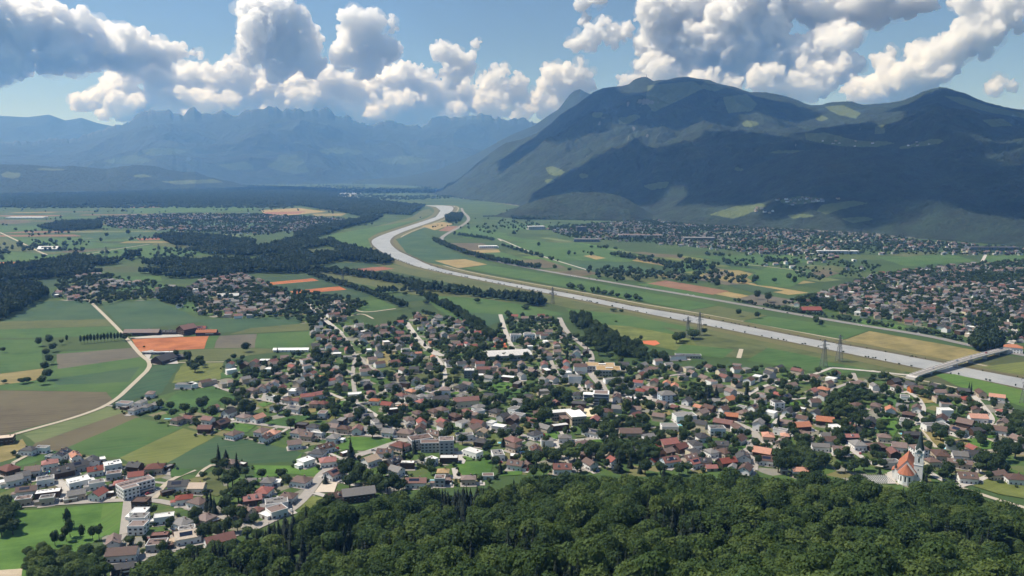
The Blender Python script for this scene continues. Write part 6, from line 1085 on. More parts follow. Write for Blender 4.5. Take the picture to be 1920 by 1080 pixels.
for px, py, sc, rz in ((1573, 678, 1, 25), (1544, 688, 1, 25), (1311, 629, 1, 25), (1289, 633, .9, 25), (1921, 757, 1, 25), (298, 482, 1.1, 20), (200, 486, 1.0, 20), (1036, 570, .9, 25), (643, 533, .9, 25)):
    x, y, _ = at(px, py); e = link('power_pylon', None, loc=(x, y, 0), rz=R(rz), scale=(sc, sc, sc)); tag(e, None, 'pylon', 'lattice power pylons of the valley'); reg(e, 'grey lattice power pylon', x, y)
    link('lattice_tower', PT, e)
    for a in PA: link('crossarm', a, e)
def mast():
    dx, dy = hdir(1208); D = 8590; z = alt(1208, 146, D); e = link('antenna_mast', None, loc=(dx*D, dy*D, z-4)); tag(e, 'tiny antenna mast on the top of the big mountain', 'mast')
    link('pole', bars('pole', [((-3, 0, 0), (0, 0, 34), 2.2), ((3, 0, 0), (0, 0, 34), 2.2), ((0, 0, 34), (0, 0, 46), 1.6)], M_steel), e); link('station', boxes('station', [(-16, 10, -6, 6, -6, 7)], M_wall['g']), e)
mast()

# ------------------------------------------------------------ cars, pools, hedges, drives
def car_meshes(col, nm):
    m, nt, b = newmat('paint_'+nm); b.inputs['Base Color'].default_value = (*col, 1); b.inputs['Roughness'].default_value = .3; b.inputs['Coat Weight'].default_value = .4
    V = []; prof = [(-2.1, .3), (2.1, .3), (2.15, .75), (1.2, .95), (-1.9, 1.0), (-2.15, .8)]
    for s in (-.88, .88): V += [(p, s, z) for p, z in prof]
    n = len(prof); Fq = [tuple(range(n-1, -1, -1)), tuple(range(n, 2*n))]+[(i, (i+1) % n, n+(i+1) % n, n+i) for i in range(n)]
    body = mesh('body', V, Fq, [m]); c = [(-1.8, -.8, .97), (1.1, -.8, .93), (1.1, .8, .93), (-1.8, .8, .97), (-1.3, -.62, 1.5), (.35, -.62, 1.5), (.35, .62, 1.5), (-1.3, .62, 1.5)]
    cab = mesh('cabin_glass', c, BF, [M_glass]); roof = boxes('car_roof', [(-1.28, .33, -.6, .6, 1.505, 1.55)], m); return body, cab, roof
k = 12; WH = mesh('wheel', [(math.cos(i*2*math.pi/k)*.33, s, .33+math.sin(i*2*math.pi/k)*.33) for s in (-.1, .1) for i in range(k)], [tuple(range(k)), tuple(range(2*k-1, k-1, -1))]+[(i, k+i, k+(i+1) % k, (i+1) % k) for i in range(k)], [simple('tyre', (.02, .02, .02), .1, 2)])
CC = {n: car_meshes(c, n) for n, c in (('white', (.75, .75, .74)), ('black', (.02, .02, .022)), ('silver', (.42, .43, .45)), ('red', (.35, .03, .03)), ('blue', (.04, .08, .22)))}
def car(x, y, a, col, z=.5, where='parked'):
    e = link('car', None, loc=(x, y, z), rz=a); tag(e, None, 'car', 'cars in the village' if where == 'parked' else 'cars on the far roads'); reg(e, '%s car %s' % (col, 'parked in the village' if where == 'parked' else 'driving on '+where), x, y)
    for nm, m in zip(('body', 'cabin_glass', 'car_roof'), CC[col]): link(nm, m, e)
    for wx in (-1.3, 1.3):
        for wy in (-.85, .85): link('wheel', WH, e, (wx, wy, 0))
cols = list(CC)
for i, (px, py, a) in enumerate([(278, 928, 50), (284, 926, 50), (290, 922, 50), (108, 939, 20), (88, 929, 20), (330, 1012, 60), (336, 1018, 60), (248, 1045, 20), (533, 951, 40), (560, 900, 30), (556, 905, 30), (641, 905, 10), (680, 893, 20), (857, 880, 80), (845, 905, 10), (880, 905, 0), (1030, 803, 30), (1022, 799, 30), (1015, 803, 30), (1008, 797, 30), (1040, 827, 10), (1092, 868, 40), (1075, 873, 40), (1300, 833, 60), (1312, 834, 60), (1310, 848, 60), (1403, 833, 70), (1285, 758, 20), (1152, 742, 80), (1160, 735, 80), (1105, 718, 60), (1118, 727, 60), (1770, 902, 10), (1780, 908, 10), (1790, 905, 10), (1613, 852, 60), (1590, 845, 60), (608, 897, 50), (700, 846, 20), (1180, 735, 30)]):
    x, y, _ = at(px, py); car(x, y, R(a), cols[i % 3 if i % 7 else (i//7+3) % 5], .52)
nc = 0
for i, (x, y, t, rk, wk, L, W, ang, h, X, Y) in enumerate(OWN[:200]):
    if L*W < 62 or i % 2 or nc >= 70: continue
    a = R(ang); cx, cy = x+math.cos(a)*(L/2+4.6), y+math.sin(a)*(L/2+4.6)
    if any((cx-b[0])**2+(cy-b[1])**2 < (b[2]*.85+1.5)**2 for b in HP): continue
    car(cx, cy, a+math.pi/2, cols[[0, 1, 2, 1, 2, 0, 3, 4][i//2 % 8]], .46); nc += 1
HW = ROADS[0][0]
for i in range(16):
    j = 10+i % 9; t = random.random(); x = HW[j][0]+(HW[j+1][0]-HW[j][0])*t; y = HW[j][1]+(HW[j+1][1]-HW[j][1])*t; a = math.atan2(HW[j+1][1]-HW[j][1], HW[j+1][0]-HW[j][0]); s = random.choice((-5, 5))
    car(x-math.sin(a)*s, y+math.cos(a)*s, a, cols[i % 3], .5, 'the motorway')
e_, a_, u_, g_, L_, tp_ = BR
for t, c in ((.2, 'white'), (.45, 'silver'), (.6, 'white'), (.78, 'red')): p = a_+u_*L_*t; car(p[0]-math.sin(g_)*1.7, p[1]+math.cos(g_)*1.7, g_, c, tp_(t)+.03, 'the bridge')
M_pool = simple('pool_water', (.12, .50, .58), .05, 1, .08); U_rim = boxes('rim', [(-.62, .62, -.62, -.5, 0, .35), (-.62, .62, .5, .62, 0, .35), (-.62, -.5, -.5, .5, 0, .35), (.5, .62, -.5, .5, 0, .35)], M_conc); U_pw = boxes('pool_water', [(-.5, .5, -.5, .5, 0, .22)], M_pool)
for px, py, l, w, a in ((93, 885, 5, 4, 30), (986, 848, 12, 5, 10), (984, 792, 6, 5, 0), (940, 831, 6, 4, 0), (1645, 803, 7, 4, 0), (1693, 814, 6, 4, 0), (1778, 842, 9, 4, -10), (1277, 798, 9, 4, -20), (497, 746, 6, 4, 0), (812, 903, 6, 6, 0), (1518, 837, 6, 4, 0), (315, 786, 6, 3, 0)):
    x, y, _ = at(px, py); e = link('swimming_pool', None, loc=(x, y, .25), rz=R(a), scale=(l, w, 1)); tag(e, None, 'pool', 'garden swimming pools'); reg(e, 'small turquoise garden pool', x, y); link('rim', U_rim, e); link('pool_water', U_pw, e)
def hedge_mesh(seed):
    rs = np.random.default_rng(seed); n = 420; f = rs.integers(0, 5, n); P = rs.uniform(-.5, .5, (n, 3)); N = np.zeros((n, 3))
    for i, (ax, s) in enumerate(((0, -1), (0, 1), (1, -1), (1, 1), (2, 1))): P[f == i, ax] = .5*s*1.02; N[f == i, ax] = s
    L = np.array((12, 1.2, 1.8)); P = P*L; P[:, 2] += .9; N = N+rs.normal(scale=.5, size=(n, 3)); N /= np.linalg.norm(N, axis=1, keepdims=True); v, q_ = cards(P, N, .3, rs)
    V = np.concatenate([v, np.array(boxv(-5.9, 5.9, -.5, .5, 0, 1.7))]); return mesh('foliage', V, [tuple(t) for t in q_]+[tuple(i+len(v) for i in t) for t in BF], [M_dleaf])
HM = [hedge_mesh(3), hedge_mesh(4)]
nh = 0
for i, (x, y, t, rk, wk, L, W, ang, h, X, Y) in enumerate(OWN[:260]):
    if L*W < 62 or i % 2: continue
    a = R(ang)+random.choice((0, math.pi/2)); hx, hy = x+math.cos(a+math.pi/2)*(9+random.random()*2), y+math.sin(a+math.pi/2)*(9+random.random()*2)
    if any((hx-b[0])**2+(hy-b[1])**2 < (b[2]*.8+2)**2 for b in HP) or near_road(hx, hy, 3): continue
    e = link('hedge', None, loc=(hx, hy, 0), rz=a); tag(e, None, 'hedge', 'clipped garden hedges'); reg(e, 'clipped dark green garden hedge', hx, hy); link('foliage', HM[nh % 2], e, scale=(random.uniform(.7, 1.4), 1, random.uniform(.8, 1.3))); nh += 1
def drives():
    V, Fq, mi = [], [], []; z = .30
    RA = [(np.array(g), w) for g, w in ROADS]
    for i, (x, y, t, rk, wk, L, W, ang, h, X, Y) in enumerate(OWN+REST):
        if L*W < 62: continue
        a = R(ang); c, s = math.cos(a), math.sin(a); z += .0004
        def quad(u0, u1, v0, v1, m):
            o = len(V); V.extend([(x+c*u-s*v, y+s*u+c*v, z) for u, v in ((u0, v0), (u1, v0), (u1, v1), (u0, v1))]); Fq.append((o, o+1, o+2, o+3)); mi.append(m)
        rs = random.Random(i*5); quad(-L/2-1.2, L/2+1.2, -W/2-rs.uniform(1.5, 3.5), W/2+1, 0)
        if rs.random() < .75: quad(L/2+1.2, L/2+rs.uniform(4.5, 8), -W/2-1, W/2-2, rs.choice((0, 1)))
        best = None                              # drive to the nearest street
        for g, w in RA:
            for p0, p1 in zip(g[:-1], g[1:]):
                l2 = ((p1-p0)**2).sum(); tt = np.clip(((x-p0[0])*(p1[0]-p0[0])+(y-p0[1])*(p1[1]-p0[1]))/l2, 0, 1); qp = p0+(p1-p0)*tt; dd = math.hypot(qp[0]-x, qp[1]-y)
                if best is None or dd < best[0]: best = (dd, qp)
        if best[0] < 34 and rs.random() < .8:
            d = (best[1]-np.array((x, y)))/best[0]; nrm = np.array((-d[1], d[0]))*1.7; p0 = np.array((x, y))+d*3; o = len(V); z += .0004
            V.extend([(*(p0+nrm), z), (*(p0-nrm), z), (*(best[1]-nrm), z), (*(best[1]+nrm), z)]); Fq.append((o, o+1, o+2, o+3)); mi.append(rs.choice((0, 1)))
    tag(link('drives', mesh('drives', V, Fq, [M_asph, M_conc], mi)), 'paved drives and terraces round the village houses', 'paving', kind='structure')
drives()

# ------------------------------------------------------------ single trees
TL = []
def T(ox, oy, s, kind, desc, txt, hk=None):
    for row in txt.split(';'):
        f = [float(v) for v in row.split(',')]; r = f[2]; h = f[3] if len(f) > 3 else r*random.uniform(1.9, 2.4)
        if kind == 'spruce' and len(f) < 4: h = r*4.6
        x, y, _ = at(ox+f[0]/s, oy+f[1]/s, h*.55); TL.append((kind, x, y, r, h, desc))
T(0, 900, 4.571, 'garden', 'slim tree on the bottom-left meadow', '575,320,3,15;595,400,3.4,14;560,440,3.4,13;465,490,3,11;700,440,2.6,11;790,440,3,12;845,430,3.2,13;530,500,3,10')
T(0, 900, 4.571, 'garden', 'dark full tree at the bottom-left corner', '40,190,7,16;60,290,7,17;20,330,8,18;105,390,5.5,12;0,240,8,18;10,420,5,10;120,230,5,12')
T(0, 900, 4.571, 'broad', 'leafy tree in the bottom-left copse', '240,610,4;290,650,5;250,680,4;360,570,4;400,640,6;330,720,6.5;420,740,7;300,790,6;390,800,7;500,640,5;560,620,5;560,720,7;640,760,7;480,810,7;740,600,5.5;750,740,6;690,690,6;820,790,5.5;870,610,5;620,660,5;870,700,4;900,760,5;230,740,4;700,810,6;780,690,5;590,800,6')
T(0, 900, 4.571, 'garden', 'round tree by the bottom-left streets', '1730,450,5;1790,440,4.5;1860,420,5;1670,290,5.5;1460,360,3.5,9;1680,350,4;1310,250,4;1900,420,5;1390,570,4;1240,500,2,7;1200,560,2.5,6;1110,510,4')
T(320, 820, 6, 'garden', 'large dark tree near the farmstead', '690,430,7.5,17;640,470,7,15;540,390,5;600,290,5.5;800,560,8,17;760,620,7,14;830,620,7,14;600,740,6;700,840,5.5;800,850,5.5;640,830,5;1025,400,4.5;1245,400,5.5;1300,450,4;360,420,3.6;930,900,4.5;640,980,5;750,980,5;560,1000,5;450,1020,5;380,1040,5;280,840,5;860,1060,5;490,270,4;840,380,4.5;940,520,3.5;1330,480,4;640,680,4;600,630,4')
T(320, 820, 6, 'spruce', 'dark pointed conifer near the diagonal road', '410,700,2.8,17;450,720,3,18;490,760,3,14;535,180,2.8,19;740,270,3.2,18;620,200,4,12')
T(600, 780, 6, 'spruce', 'tall dark conifer among centre houses', '345,350,4,20;940,400,2.6,17;1065,330,2.6,14;60,700,2.5,9')
T(600, 780, 6, 'garden', 'leafy tree in the lower centre', '330,560,7.5;270,600,6;450,600,6.5;330,720,7,13;400,680,6;640,720,7;540,680,6.5;830,740,6.5;700,600,6;1240,530,5;880,780,5.5;590,170,5.5;50,140,6;1450,150,7;1400,200,6;520,70,5;760,760,6;600,740,6;240,530,4.5;760,450,4;1010,460,4;1150,480,4;1890,470,4;1600,250,5;440,470,2.5;700,800,5;920,760,4.5;100,960,5.5;30,990,5.5;160,980,5;220,1000,5')
T(600, 780, 6, 'light', 'light green garden tree in the lower centre', '800,60,8;720,40,6;860,90,6;1250,600,4.5')
T(900, 740, 6, 'garden', 'big leafy tree near the school', '720,220,8.5,18;660,260,6;610,300,5;640,700,8,16;560,690,7;840,680,8,15;760,650,6.5;1300,600,7;1400,620,7;1500,600,7;1640,610,7;1780,580,7;1450,400,8;1390,360,6;1500,470,6;1600,270,6;1700,300,6;1800,250,6;290,450,4.5;980,590,6;740,510,4.5;500,160,6;530,80,6;100,560,5;180,740,5;720,830,5.5;600,850,5;960,600,5;1100,800,5;420,700,4;330,420,4;1060,400,3.6;1860,620,7;1700,660,6;1220,640,6;1580,670,6;1350,680,5;540,350,4.5;1020,560,5;1240,580,6;1480,540,5')
T(900, 740, 6, 'light', 'light green tree below the white-roofed school', '1060,650,8.5,15;1120,600,6;1000,660,6;620,110,7;1420,770,4;1560,540,5')
T(900, 740, 6, 'spruce', 'dark conifer below the white-roofed school', '1560,740,5,18;170,60,3,14;720,590,2.6,13;230,800,2.6,13;1690,740,3,12;1800,800,2.4,12;990,560,2.6,14;260,520,2.5,10')
T(1200, 720, 6, 'garden', 'leafy tree near the winding road', '680,130,6;120,250,7;60,400,6;220,340,4.5;580,470,5;480,530,5;380,570,5;1330,380,7.5;1230,370,6.5;1420,400,6;1360,220,5;1130,150,5;1130,550,3.6;1210,550,4.5;60,920,6.5;1250,740,4.5;1590,800,8,17;1700,760,8.5,18;1640,680,7;1800,600,6.5;1850,780,8.5,18;1750,880,8,16;1560,880,7;1650,900,7;1900,880,7;1380,520,4.5;770,390,4;1740,540,6;100,680,6;160,800,6;230,930,6;20,800,6;480,440,3.5;1300,660,5;880,560,3.5;960,600,4;1060,780,4;700,820,4;1330,840,4.5;440,950,5;540,930,5')
T(1200, 720, 6, 'spruce', 'dark conifer near the winding road', '770,110,5,21;860,110,5,21;740,90,4,18;1200,60,3,15;270,990,3,14;1560,400,2.6,15;800,620,2.6,10')
T(1200, 720, 6, 'light', 'light green tree above the forest edge', '150,740,7;100,790,5;1010,850,4;1300,640,4')
T(1500, 680, 4.571, 'garden', 'dark round tree in the right village', '270,330,8.5,17;340,370,8.5,18;310,280,7,15;420,400,8,16;250,400,7,15;340,430,7,13;480,280,7;540,260,6;620,290,6.5;920,530,6;1210,600,6.5;1170,560,6;1230,310,6.5;1280,320,5;1285,690,5;1270,910,7.5,14;1600,820,8;1540,830,7;1700,850,7.5;1750,760,7.5;1850,740,8;1850,520,8,16;1880,450,8;1900,600,7;1580,560,5.5;1380,420,4.5;1450,320,4;470,870,5.2;550,860,5.2;430,900,4.5;390,880,4.5;1100,920,5;150,800,7.5;60,800,8;100,880,8;30,720,7;220,830,6;590,620,3.6;1100,700,4;820,780,3.5;730,520,5;700,560,4.5;1350,330,5;1820,580,6;1780,680,6;1700,720,5.5;1540,640,5;1620,560,5;1000,320,4;850,330,4;1540,890,5;1760,900,5;1640,870,5;1230,960,5;380,250,5;570,310,5;1060,440,4;1000,490,4;760,260,4;1300,240,5;1660,330,4.5;1380,860,4;1620,960,4')
T(1500, 680, 4.571, 'spruce', 'dark pointed tree in the right village', '450,510,3.2,18;480,560,3,15;1450,350,3,14;1690,640,2.8,12;1080,1000,2.4,14;685,920,1.9,7;845,840,1.6,9;1450,210,1.8,14;1470,210,1.8,14;1320,1040,2.4,13;945,900,2,7;550,540,3,14')
T(1500, 680, 4.571, 'light', 'light green tree by the church', '710,860,4.6;640,860,3.5;320,890,4')
T(360, 640, 6, 'garden', 'dark tree in the left village', '605,60,7,14;90,200,6,14;30,280,8,14;110,240,5;60,220,5;1400,130,7,19;1420,190,6.5;1360,170,5;120,680,8;220,780,6;400,680,6;530,650,6;600,720,7;680,740,6;560,760,6;960,750,5.5;1110,920,5.5;1340,480,6.5;1280,490,6;1640,520,5.5;1700,300,6;1480,430,6;1550,250,6;1610,800,5.5;1715,770,5;1550,660,3.6;1020,570,5;850,880,4.5;600,340,5;640,360,4.5;1160,340,4.5;60,930,4.5;1490,220,6;1570,200,6;470,170,5;565,180,4;540,240,6;410,230,4;1060,230,5;1240,690,5;880,620,3.5;1400,650,4;1280,780,3;1480,960,4;440,960,4;460,540,4;1850,420,6;1900,640,5;1500,480,5')
T(360, 640, 6, 'spruce', 'dark conifer on the left side of the village', '-30,200,3.2,16;900,310,2.8,13;1170,340,2.8,12;960,90,1.8,9')
T(660, 620, 6, 'garden', 'dark tree in the upper village', '1000,430,6.5,14;970,440,5;1150,400,4.5;430,500,5.5;550,510,4.5;210,480,4.5;480,780,6.5;910,820,6.5;570,310,7;1380,230,9;1460,170,8,17;1420,300,8;1330,200,7;1330,680,5;760,330,6;1110,270,6;1540,490,6;1400,60,8;1460,100,8;1300,280,6;1500,270,6;330,660,5;740,860,5;820,950,5;560,880,5;1300,950,5;1190,240,5;660,310,5;1020,130,4;1050,560,3;960,580,2;700,550,2.4;790,560,2;880,575,2;1750,640,3')
T(660, 620, 6, 'spruce', 'dark conifer in the upper middle village', '1620,770,3,13;670,540,2.2,10;1150,860,1.8,8;820,130,2.4,11')
T(960, 620, 6, 'garden', 'large tree behind the square', '260,670,6;480,700,7;620,740,8,15;560,690,6.5;1330,700,7,13;1290,840,7;1490,210,7.5,14;1310,240,6;1450,80,4;980,210,7.5;1850,70,8;1910,60,7;580,570,5;1220,330,6;800,100,7;900,30,7;850,150,7;1080,120,7;1150,190,6.5;940,150,6.5;720,60,6.5;980,60,6.5;1100,280,5.5;860,290,5.5;1380,370,5;1550,360,5;1400,820,5;120,690,3.5;380,900,6;1330,470,5;960,480,5;1180,570,5;1290,560,5;400,760,6;250,850,6;1510,510,4.5;1680,620,4')
T(960, 620, 6, 'spruce', 'tall dark conifer behind the village square', '1290,150,4,22;620,260,3,14;1360,760,2.6,11')
T(0, 720, 3, 'garden', 'dark tree by the garden field', '900,110,5;960,120,5.5;1130,110,7,14;1265,95,6;1320,110,5;1370,110,7,14;1400,140,5;890,190,4;970,160,5;1100,210,4;1200,160,5;1090,150,5')
T(0, 720, 3, 'light', 'light green round tree by the garden field', '1040,130,7,13')
for i in range(13):
    px = 152+i*6.3; x, y, _ = at(px, 645-i*.55); tree('poplar', x, y, 2.1, random.uniform(13.5, 15.5), 0, 'slim poplar of the straight row', 'poplar row')
T(0, 0, 1, 'garden', 'round tree of the left hedge', '92,636,7;98,650,6.5;86,660,6;92,672,6.5;84,686,6;90,700,6.5;78,712,6;42,713,6,8;52,712,5,7;8,715,3.5,5;38,580,7,13;234,632,5;243,628,4.5;125,634,2.4,12;115,640,4;72,640,6;6,655,4;270,650,2;330,663,4,15;352,668,7,16;358,682,7,12')
T(0, 0, 1, 'garden', 'dark tree in the far-bank fields', '1010,458,7;1040,500,7;1068,505,6;1160,508,9;1140,500,7;1175,513,6;1290,490,12;1310,496,10;1335,500,10;1275,480,10;1230,520,6;1245,522,6;1270,524,6;1345,532,8;1330,528,5;1480,518,7,22;1490,525,7,20;1452,525,7;1440,555,10;1420,552,8;1500,560,12,20;1525,560,10;1560,570,8;1580,580,10,20;1620,590,7;1385,585,6;1420,590,6;1530,600,6;1540,605,5;1300,625,12,16;1275,630,8;1320,620,6')
T(0, 0, 1, 'shrub', 'rounded bush on the river meadows', '1150,580,8,7;1165,582,5,5;1155,602,3,3;985,575,9,9;760,550,6,8;800,565,8,9;890,598,12,9;895,562,8,12;838,593,6,6')
T(0, 0, 1, 'garden', 'far tree in the left plain', '200,440,9;240,435,10;155,467,8;82,480,8;68,483,6;137,480,8;5,485,6;150,450,9;130,448,9;345,440,10')
def flush():
    key = lambda t: -t[3]*t[4]/(t[1]**2+t[2]**2)
    TL.sort(key=key); st = []; cnt = {}
    for t in TL:
        nm = 'garden' if t[0] == 'light' else t[0]; cnt[nm] = cnt.get(nm, 0)+1
        if cnt[nm] <= (235 if nm == 'garden' else 400): tree(t[0], t[1], t[2], t[3], t[4], 0, t[5], 'single trees of the village and fields')
        else: st.append(t)
    return st
TREST = flush()
own = GARD[:]; own.sort(key=lambda g: g[1]); IND, ST = [], []
for x, y, vi in own:
    px, py, zc = proj(np.array([x]), np.array([y]), np.array([5.0]))
    (IND if vi == 0 and len(IND) < 55 and 0 < px[0] < 1920 and not near_road(x, y, 3) else ST).append((x, y, vi))
for x, y, vi in IND: r = random.uniform(2.6, 5); tree('garden', x, y, r, r*random.uniform(1.9, 2.7), 0, 'small garden tree between houses', 'garden trees between the houses')
A = np.array(ST + [(t[1], t[2], 0) for t in TREST]); rr = rng.uniform(2.4, 5.4, len(A)); hh = rr*rng.uniform(1.8, 2.6, len(A)); rr[len(ST):] = [t[3] for t in TREST]; hh[len(ST):] = [t[4] for t in TREST]
scatter('garden_trees', 'garden', np.stack([A[:, 0], A[:, 1], hh*.58], 1), np.stack([rr, rr, hh*.45], 1), 'countless garden trees among the houses of villages and towns', 'trees')

def shrubs():
    P = []; hp = np.array(HP)
    for i, (x, y, t, rk, wk, L, W, ang, h, X, Y) in enumerate(OWN+REST):
        for _ in range(4):
            a = random.uniform(0, 6.28); d = random.uniform(7, 13); sx, sy = x+math.cos(a)*d, y+math.sin(a)*d
            if np.min((hp[:, 0]-sx)**2+(hp[:, 1]-sy)**2-(hp[:, 2]*.85+1)**2) < 0 or near_road(sx, sy, 1.5): continue
            P.append((sx, sy))
    P = np.array(P); n = len(P); r = rng.uniform(.9, 2.6, n); h = r*rng.uniform(1.0, 1.9, n)
    scatter('garden_shrubs', 'garden', np.stack([P[:, 0], P[:, 1], h*.5], 1), np.stack([r, r, h*.55], 1), 'garden shrubs and bushes round the village houses', 'shrubs')
shrubs()
# ------------------------------------------------------------ clouds
def cloud_mat(name, dens):
    m = bpy.data.materials.new(name); m.use_nodes = True; nt = m.node_tree; nt.nodes.clear()
    o = nt.nodes.new('ShaderNodeOutputMaterial'); p = nt.nodes.new('ShaderNodeVolumePrincipled')
    p.inputs['Color'].default_value = (0.999, 0.999, 0.999, 1); p.inputs['Density'].default_value = dens; p.inputs["Anisotropy"].default_value = 0.68
    nt.links.new(p.outputs[0], o.inputs['Volume']); return m
M_cloud = cloud_mat('cloud', 1/58); M_wisp = cloud_mat('cloud_wisp', 1/800)
TX = []
for nm, ty, sz in (('billow', 'CLOUDS', 900), ('curl', 'VORONOI', 620), ('lobe', 'VORONOI', 300), ('wisp', 'CLOUDS', 130), ('tear', 'CLOUDS', 420)):
    t = bpy.data.textures.new(nm, ty); t.noise_scale = sz
    if ty == 'CLOUDS': t.noise_depth = 3
    TX.append(t)
def cloud(label, puffs, D=35000, depth=1.0, name='cumulus_cloud', soft=1.0, vox=1.1, seed=1, world_xyz=False):
    """puffs: (px, py, radius px) seen at distance D, or (x, y, z, radius) in metres"""
    rs = random.Random(seed); k = D/F; V, Fc = [], []; off = 0
    def add(c, r, S):
        nonlocal off
        V.append(S[0]*np.array(r)+np.array(c)); Fc.append(S[1]+off); off += len(S[0])
    for p in puffs:
        if world_xyz: c = np.array(p[:3], float); rr = p[3]
        else:
            x, y, r = p; dx, dy, dz = ray(x, y); l = math.hypot(dx, dy); c = np.array((dx/l*D, dy/l*D, CAMH+dz/l*D)); rr = r*k*.94
            c[1] += rs.uniform(-.5, .5)*rr*depth
        add(c, (rr*1.0, rr*0.9*depth, rr*(0.92 if not world_xyz else .4)), ICO2)
        for i in range(int(22*soft)):
            a, e = rs.uniform(0, 2*math.pi), math.asin(rs.uniform(-.35, 1.0))
            q = np.array((math.cos(a)*math.cos(e), math.sin(a)*math.cos(e)*depth, math.sin(e)*(.92 if not world_xyz else .4)))
            r2 = rr*rs.uniform(.16, .40); c2 = c+q*rr*.9; add(c2, (r2, r2, r2), ICO1)
            for j in range(int(5*soft)):
                a, e = rs.uniform(0, 2*math.pi), rs.uniform(-.4, 1.4)
                q2 = np.array((math.cos(a)*math.cos(e), math.sin(a)*math.cos(e), math.sin(e))); r3 = r2*rs.uniform(.25, .5)
                add(c2+q2*r2*.9, (r3, r3, r3), ICO1)
    V = np.concatenate(V); Fc = np.concatenate(Fc)
    base = V.mean(0); base[2] = V[:, 2].min()
    m = mesh(name, V-base, Fc, [M_cloud]); o = link(name, m, loc=tuple(base))
    def rem(v): r_ = o.modifiers.new('remesh', 'REMESH'); r_.mode = 'VOXEL'; r_.voxel_size = v; r_.use_smooth_shade = True
    def dis(t, s_): d = o.modifiers.new(t.name, 'DISPLACE'); d.texture = t; d.strength = s_; d.mid_level = .5; d.texture_coords = 'LOCAL'
    rem(vox*k*1.6); dis(TX[0], 480*soft); dis(TX[1], -420*soft); rem(vox*k); dis(TX[2], -270*soft); dis(TX[3], 140*soft)
    if not world_xyz:
        w = link('wispy_fringe', m.copy(), o); w.data.materials[0] = M_wisp; oo = o; o = w
        rem(vox*k*2.2); dis(TX[0], 800*soft); o.modifiers[-1].mid_level = .46; rem(vox*k*1.6); dis(TX[4], 560*soft); o.modifiers[-1].mid_level = .46; o = oo
    tag(o, label, 'cloud', 'cumulus clouds over the valley'); return o
cloud('tall towering white cumulus cloud left of centre above the far range', [(480, 25, 32), (515, 18, 30), (545, 45, 36), (490, 65, 42), (560, 80, 38), (520, 108, 42), (470, 108, 26), (582, 122, 26), (532, -2, 14), (500, 0, 20)], 33000, seed=2)
cloud('leaning cumulus tower right of the tallest tower', [(665, 38, 22), (690, 62, 32), (720, 92, 28), (660, 80, 28), (645, 108, 28), (690, 112, 34), (742, 98, 12), (652, 26, 10)], 33500, seed=3)
cloud('slim cumulus tower over the right end of the far range', [(825, 95, 17), (850, 110, 24), (875, 130, 20), (848, 142, 24), (882, 106, 10)], 33800, seed=4)
cloud('low cumulus heap left of the antenna summit', [(1040, 138, 20), (1066, 140, 22), (1090, 136, 17), (1030, 162, 20), (1060, 168, 25), (1095, 165, 15), (1010, 185, 18)], 35000, seed=6)
cloud('small lone cumulus high above the antenna summit', [(1085, 77, 17), (1112, 70, 20), (1148, 68, 20), (1130, 46, 11), (1168, 64, 11), (1072, 82, 10)], 33000, seed=7)
cloud('huge cumulus mass rising behind the big mountain', [(1235, 30, 38), (1300, 20, 48), (1360, 40, 50), (1420, 10, 50), (1245, 80, 42), (1310, 95, 52), (1380, 100, 48), (1220, 130, 32), (1280, 150, 42), (1350, 145, 40), (1460, 112, 36), (1500, 104, 36), (1560, 84, 42), (1590, 70, 26), (1520, 150, 38), (1580, 125, 28), (1470, 165, 36), (1440, 60, 40), (1180, 160, 20)], 36000, seed=8)
cloud('slanting cumulus ridge above the right summit', [(1640, 168, 30), (1680, 152, 30), (1720, 142, 36), (1760, 118, 36), (1798, 88, 36), (1836, 62, 36), (1862, 34, 30), (1890, 18, 30), (1908, 45, 14), (1605, 175, 26), (1700, 180, 26), (1800, 8, 22), (1660, 120, 14), (1850, 95, 14)], 34000, seed=9)
cloud('small flat cloud at the right edge above the ridge', [(1870, 158, 10), (1882, 155, 11), (1895, 159, 8)], 33000, seed=10)
cloud('broad grey cloud bank filling the top left corner', [(-60, 60, 60), (0, 50, 55), (60, 55, 50), (110, 60, 48), (160, 80, 45), (210, 90, 42), (260, 95, 34), (305, 100, 26), (340, 100, 18), (365, 102, 12), (-40, 105, 45), (30, 105, 40), (90, 110, 34), (150, 112, 30), (30, 20, 22)], 34000, depth=1.5, seed=11)
cloud('long low bank of pinkish cumulus lying along the far crest', [(150, 196, 16), (180, 188, 22), (215, 165, 28), (250, 138, 26), (290, 140, 32), (330, 152, 32), (370, 150, 28), (400, 162, 34), (425, 138, 24), (450, 155, 34), (500, 175, 38), (560, 178, 38), (600, 185, 36), (620, 160, 38), (655, 190, 34), (680, 175, 38), (725, 165, 40), (760, 152, 32), (792, 165, 34), (830, 188, 34), (858, 170, 26), (880, 185, 30), (918, 152, 24), (942, 136, 14), (960, 168, 28), (992, 195, 24), (640, 205, 40), (740, 205, 40), (300, 195, 34), (400, 205, 34), (480, 210, 34), (240, 198, 30), (350, 210, 34), (440, 205, 34), (540, 210, 36), (690, 212, 36), (790, 212, 34), (850, 214, 30), (920, 205, 30), (1030, 205, 24), (575, 150, 20), (350, 128, 12), (780, 132, 14)], 36000, seed=5)
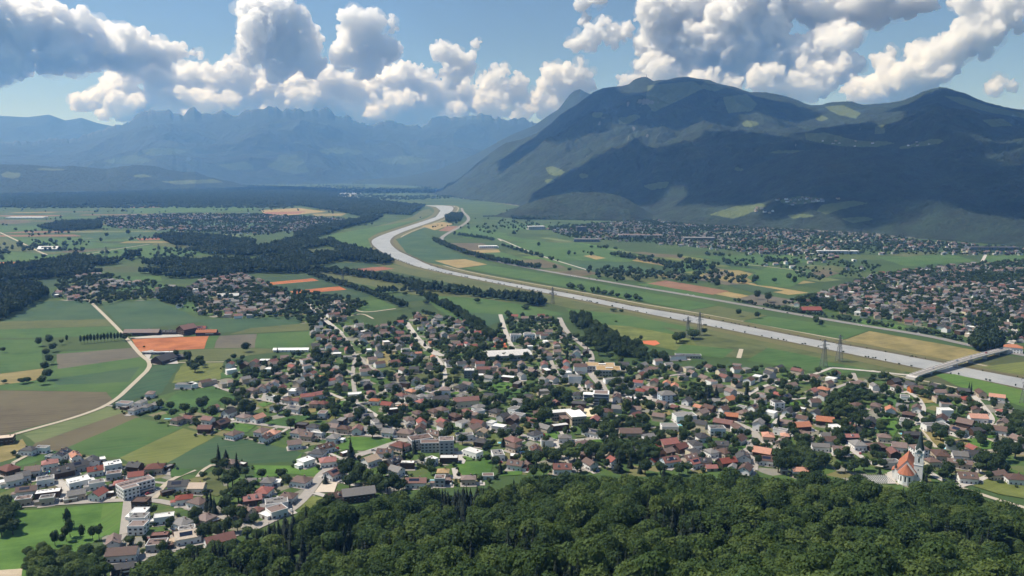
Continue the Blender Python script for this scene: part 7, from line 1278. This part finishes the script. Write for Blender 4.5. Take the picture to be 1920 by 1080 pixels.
for i_, (x_, y_, s_, d_) in enumerate([(232, 196, 1.35, 30500), (318, 205, .8, 32800), (398, 190, 1.5, 31000), (505, 206, .9, 32600), (566, 186, 1.6, 31200), (690, 204, 1.0, 32700), (748, 194, 1.5, 31000), (846, 206, .85, 32600), (905, 192, 1.35, 31100), (972, 208, .8, 32800)]):
    cloud('small low cumulus just above the far crest, %s from the left' % ('first', 'second', 'third', 'fourth', 'fifth', 'sixth', 'seventh', 'eighth', 'ninth', 'tenth')[i_], [(x_+random.uniform(-32, 32)*s_, y_+random.uniform(-7, 12)*s_, random.uniform(7, 14)*s_) for _ in range(7)]+[(x_, y_, 13*s_)], d_, seed=40+i_, soft=.8)
for i_, (x_, y_, s_) in enumerate([(1330, 158, 1.5), (1420, 150, 1.4), (1505, 160, 1.5), (1255, 135, 1.3)]):
    cloud('bright cumulus puff low before the huge mass, %s from the left' % ('second', 'third', 'fourth', 'first')[i_], [(x_+random.uniform(-26, 26)*s_, y_+random.uniform(-12, 14)*s_, random.uniform(8, 15)*s_) for _ in range(7)]+[(x_, y_+4, 14*s_)], 31500, seed=60+i_, soft=.9)
cloud('grey cloud sheet high over the right end of the mountain mass', [(1480, 0, 34), (1540, 10, 36), (1600, 8, 36), (1650, 5, 34), (1700, 0, 30), (1740, -6, 22), (1620, -25, 40), (1560, 40, 26), (1400, -20, 40), (1640, 30, 22)], 37500, seed=12, depth=1.3)
cloud('thin small cloud scrap between the two left towers', [(738, 42, 7), (742, 55, 5), (736, 32, 4)], 33000, seed=13)
cloud('tiny cloud scrap above the slim tower', [(895, 80, 5), (902, 78, 4)], 33000, seed=14)
cloud('faint cloud scrap left of the small lone cumulus', [(1090, 5, 16), (1120, 2, 14), (1100, 33, 9)], 36000, seed=15, soft=.8)
cloud('small cloud scrap beside the slanting ridge', [(1700, 98, 7), (1708, 96, 5), (1668, 100, 8), (1650, 108, 10)], 34500, seed=16)
# unseen clouds added above the frame to shade the big mountain and far plain
cloud('broad unseen cumulus added overhead to shade the big mountain', [(-900, 7900, 2900, 854), (300, 7400, 2950, 854), (1900, 5900, 2900, 671), (-200, 5000, 2850, 610), (800, 4900, 2850, 732), (1700, 4500, 2850, 610), (2600, 4900, 2850, 610), (3300, 5900, 2900, 732), (400, 4000, 2700, 512), (1300, 3800, 2700, 512), (-300, 4300, 2750, 520), (500, 4450, 2750, 480), (1900, 4000, 2700, 560), (2600, 4100, 2700, 500), (900, 3550, 2650, 380), (100, 3600, 2650, 400), (1700, 3450, 2650, 400), (-1000, 5400, 2800, 500)], 12000, seed=17, world_xyz=True, vox=8)
cloud('broad unseen cumulus added overhead to shade the far left plain', [(-4500, 10200, 3100, 900), (-3200, 9900, 3100, 1000), (-1900, 10200, 3100, 900), (-700, 10300, 3100, 700)], 12000, seed=18, world_xyz=True, vox=8)
write_labels()
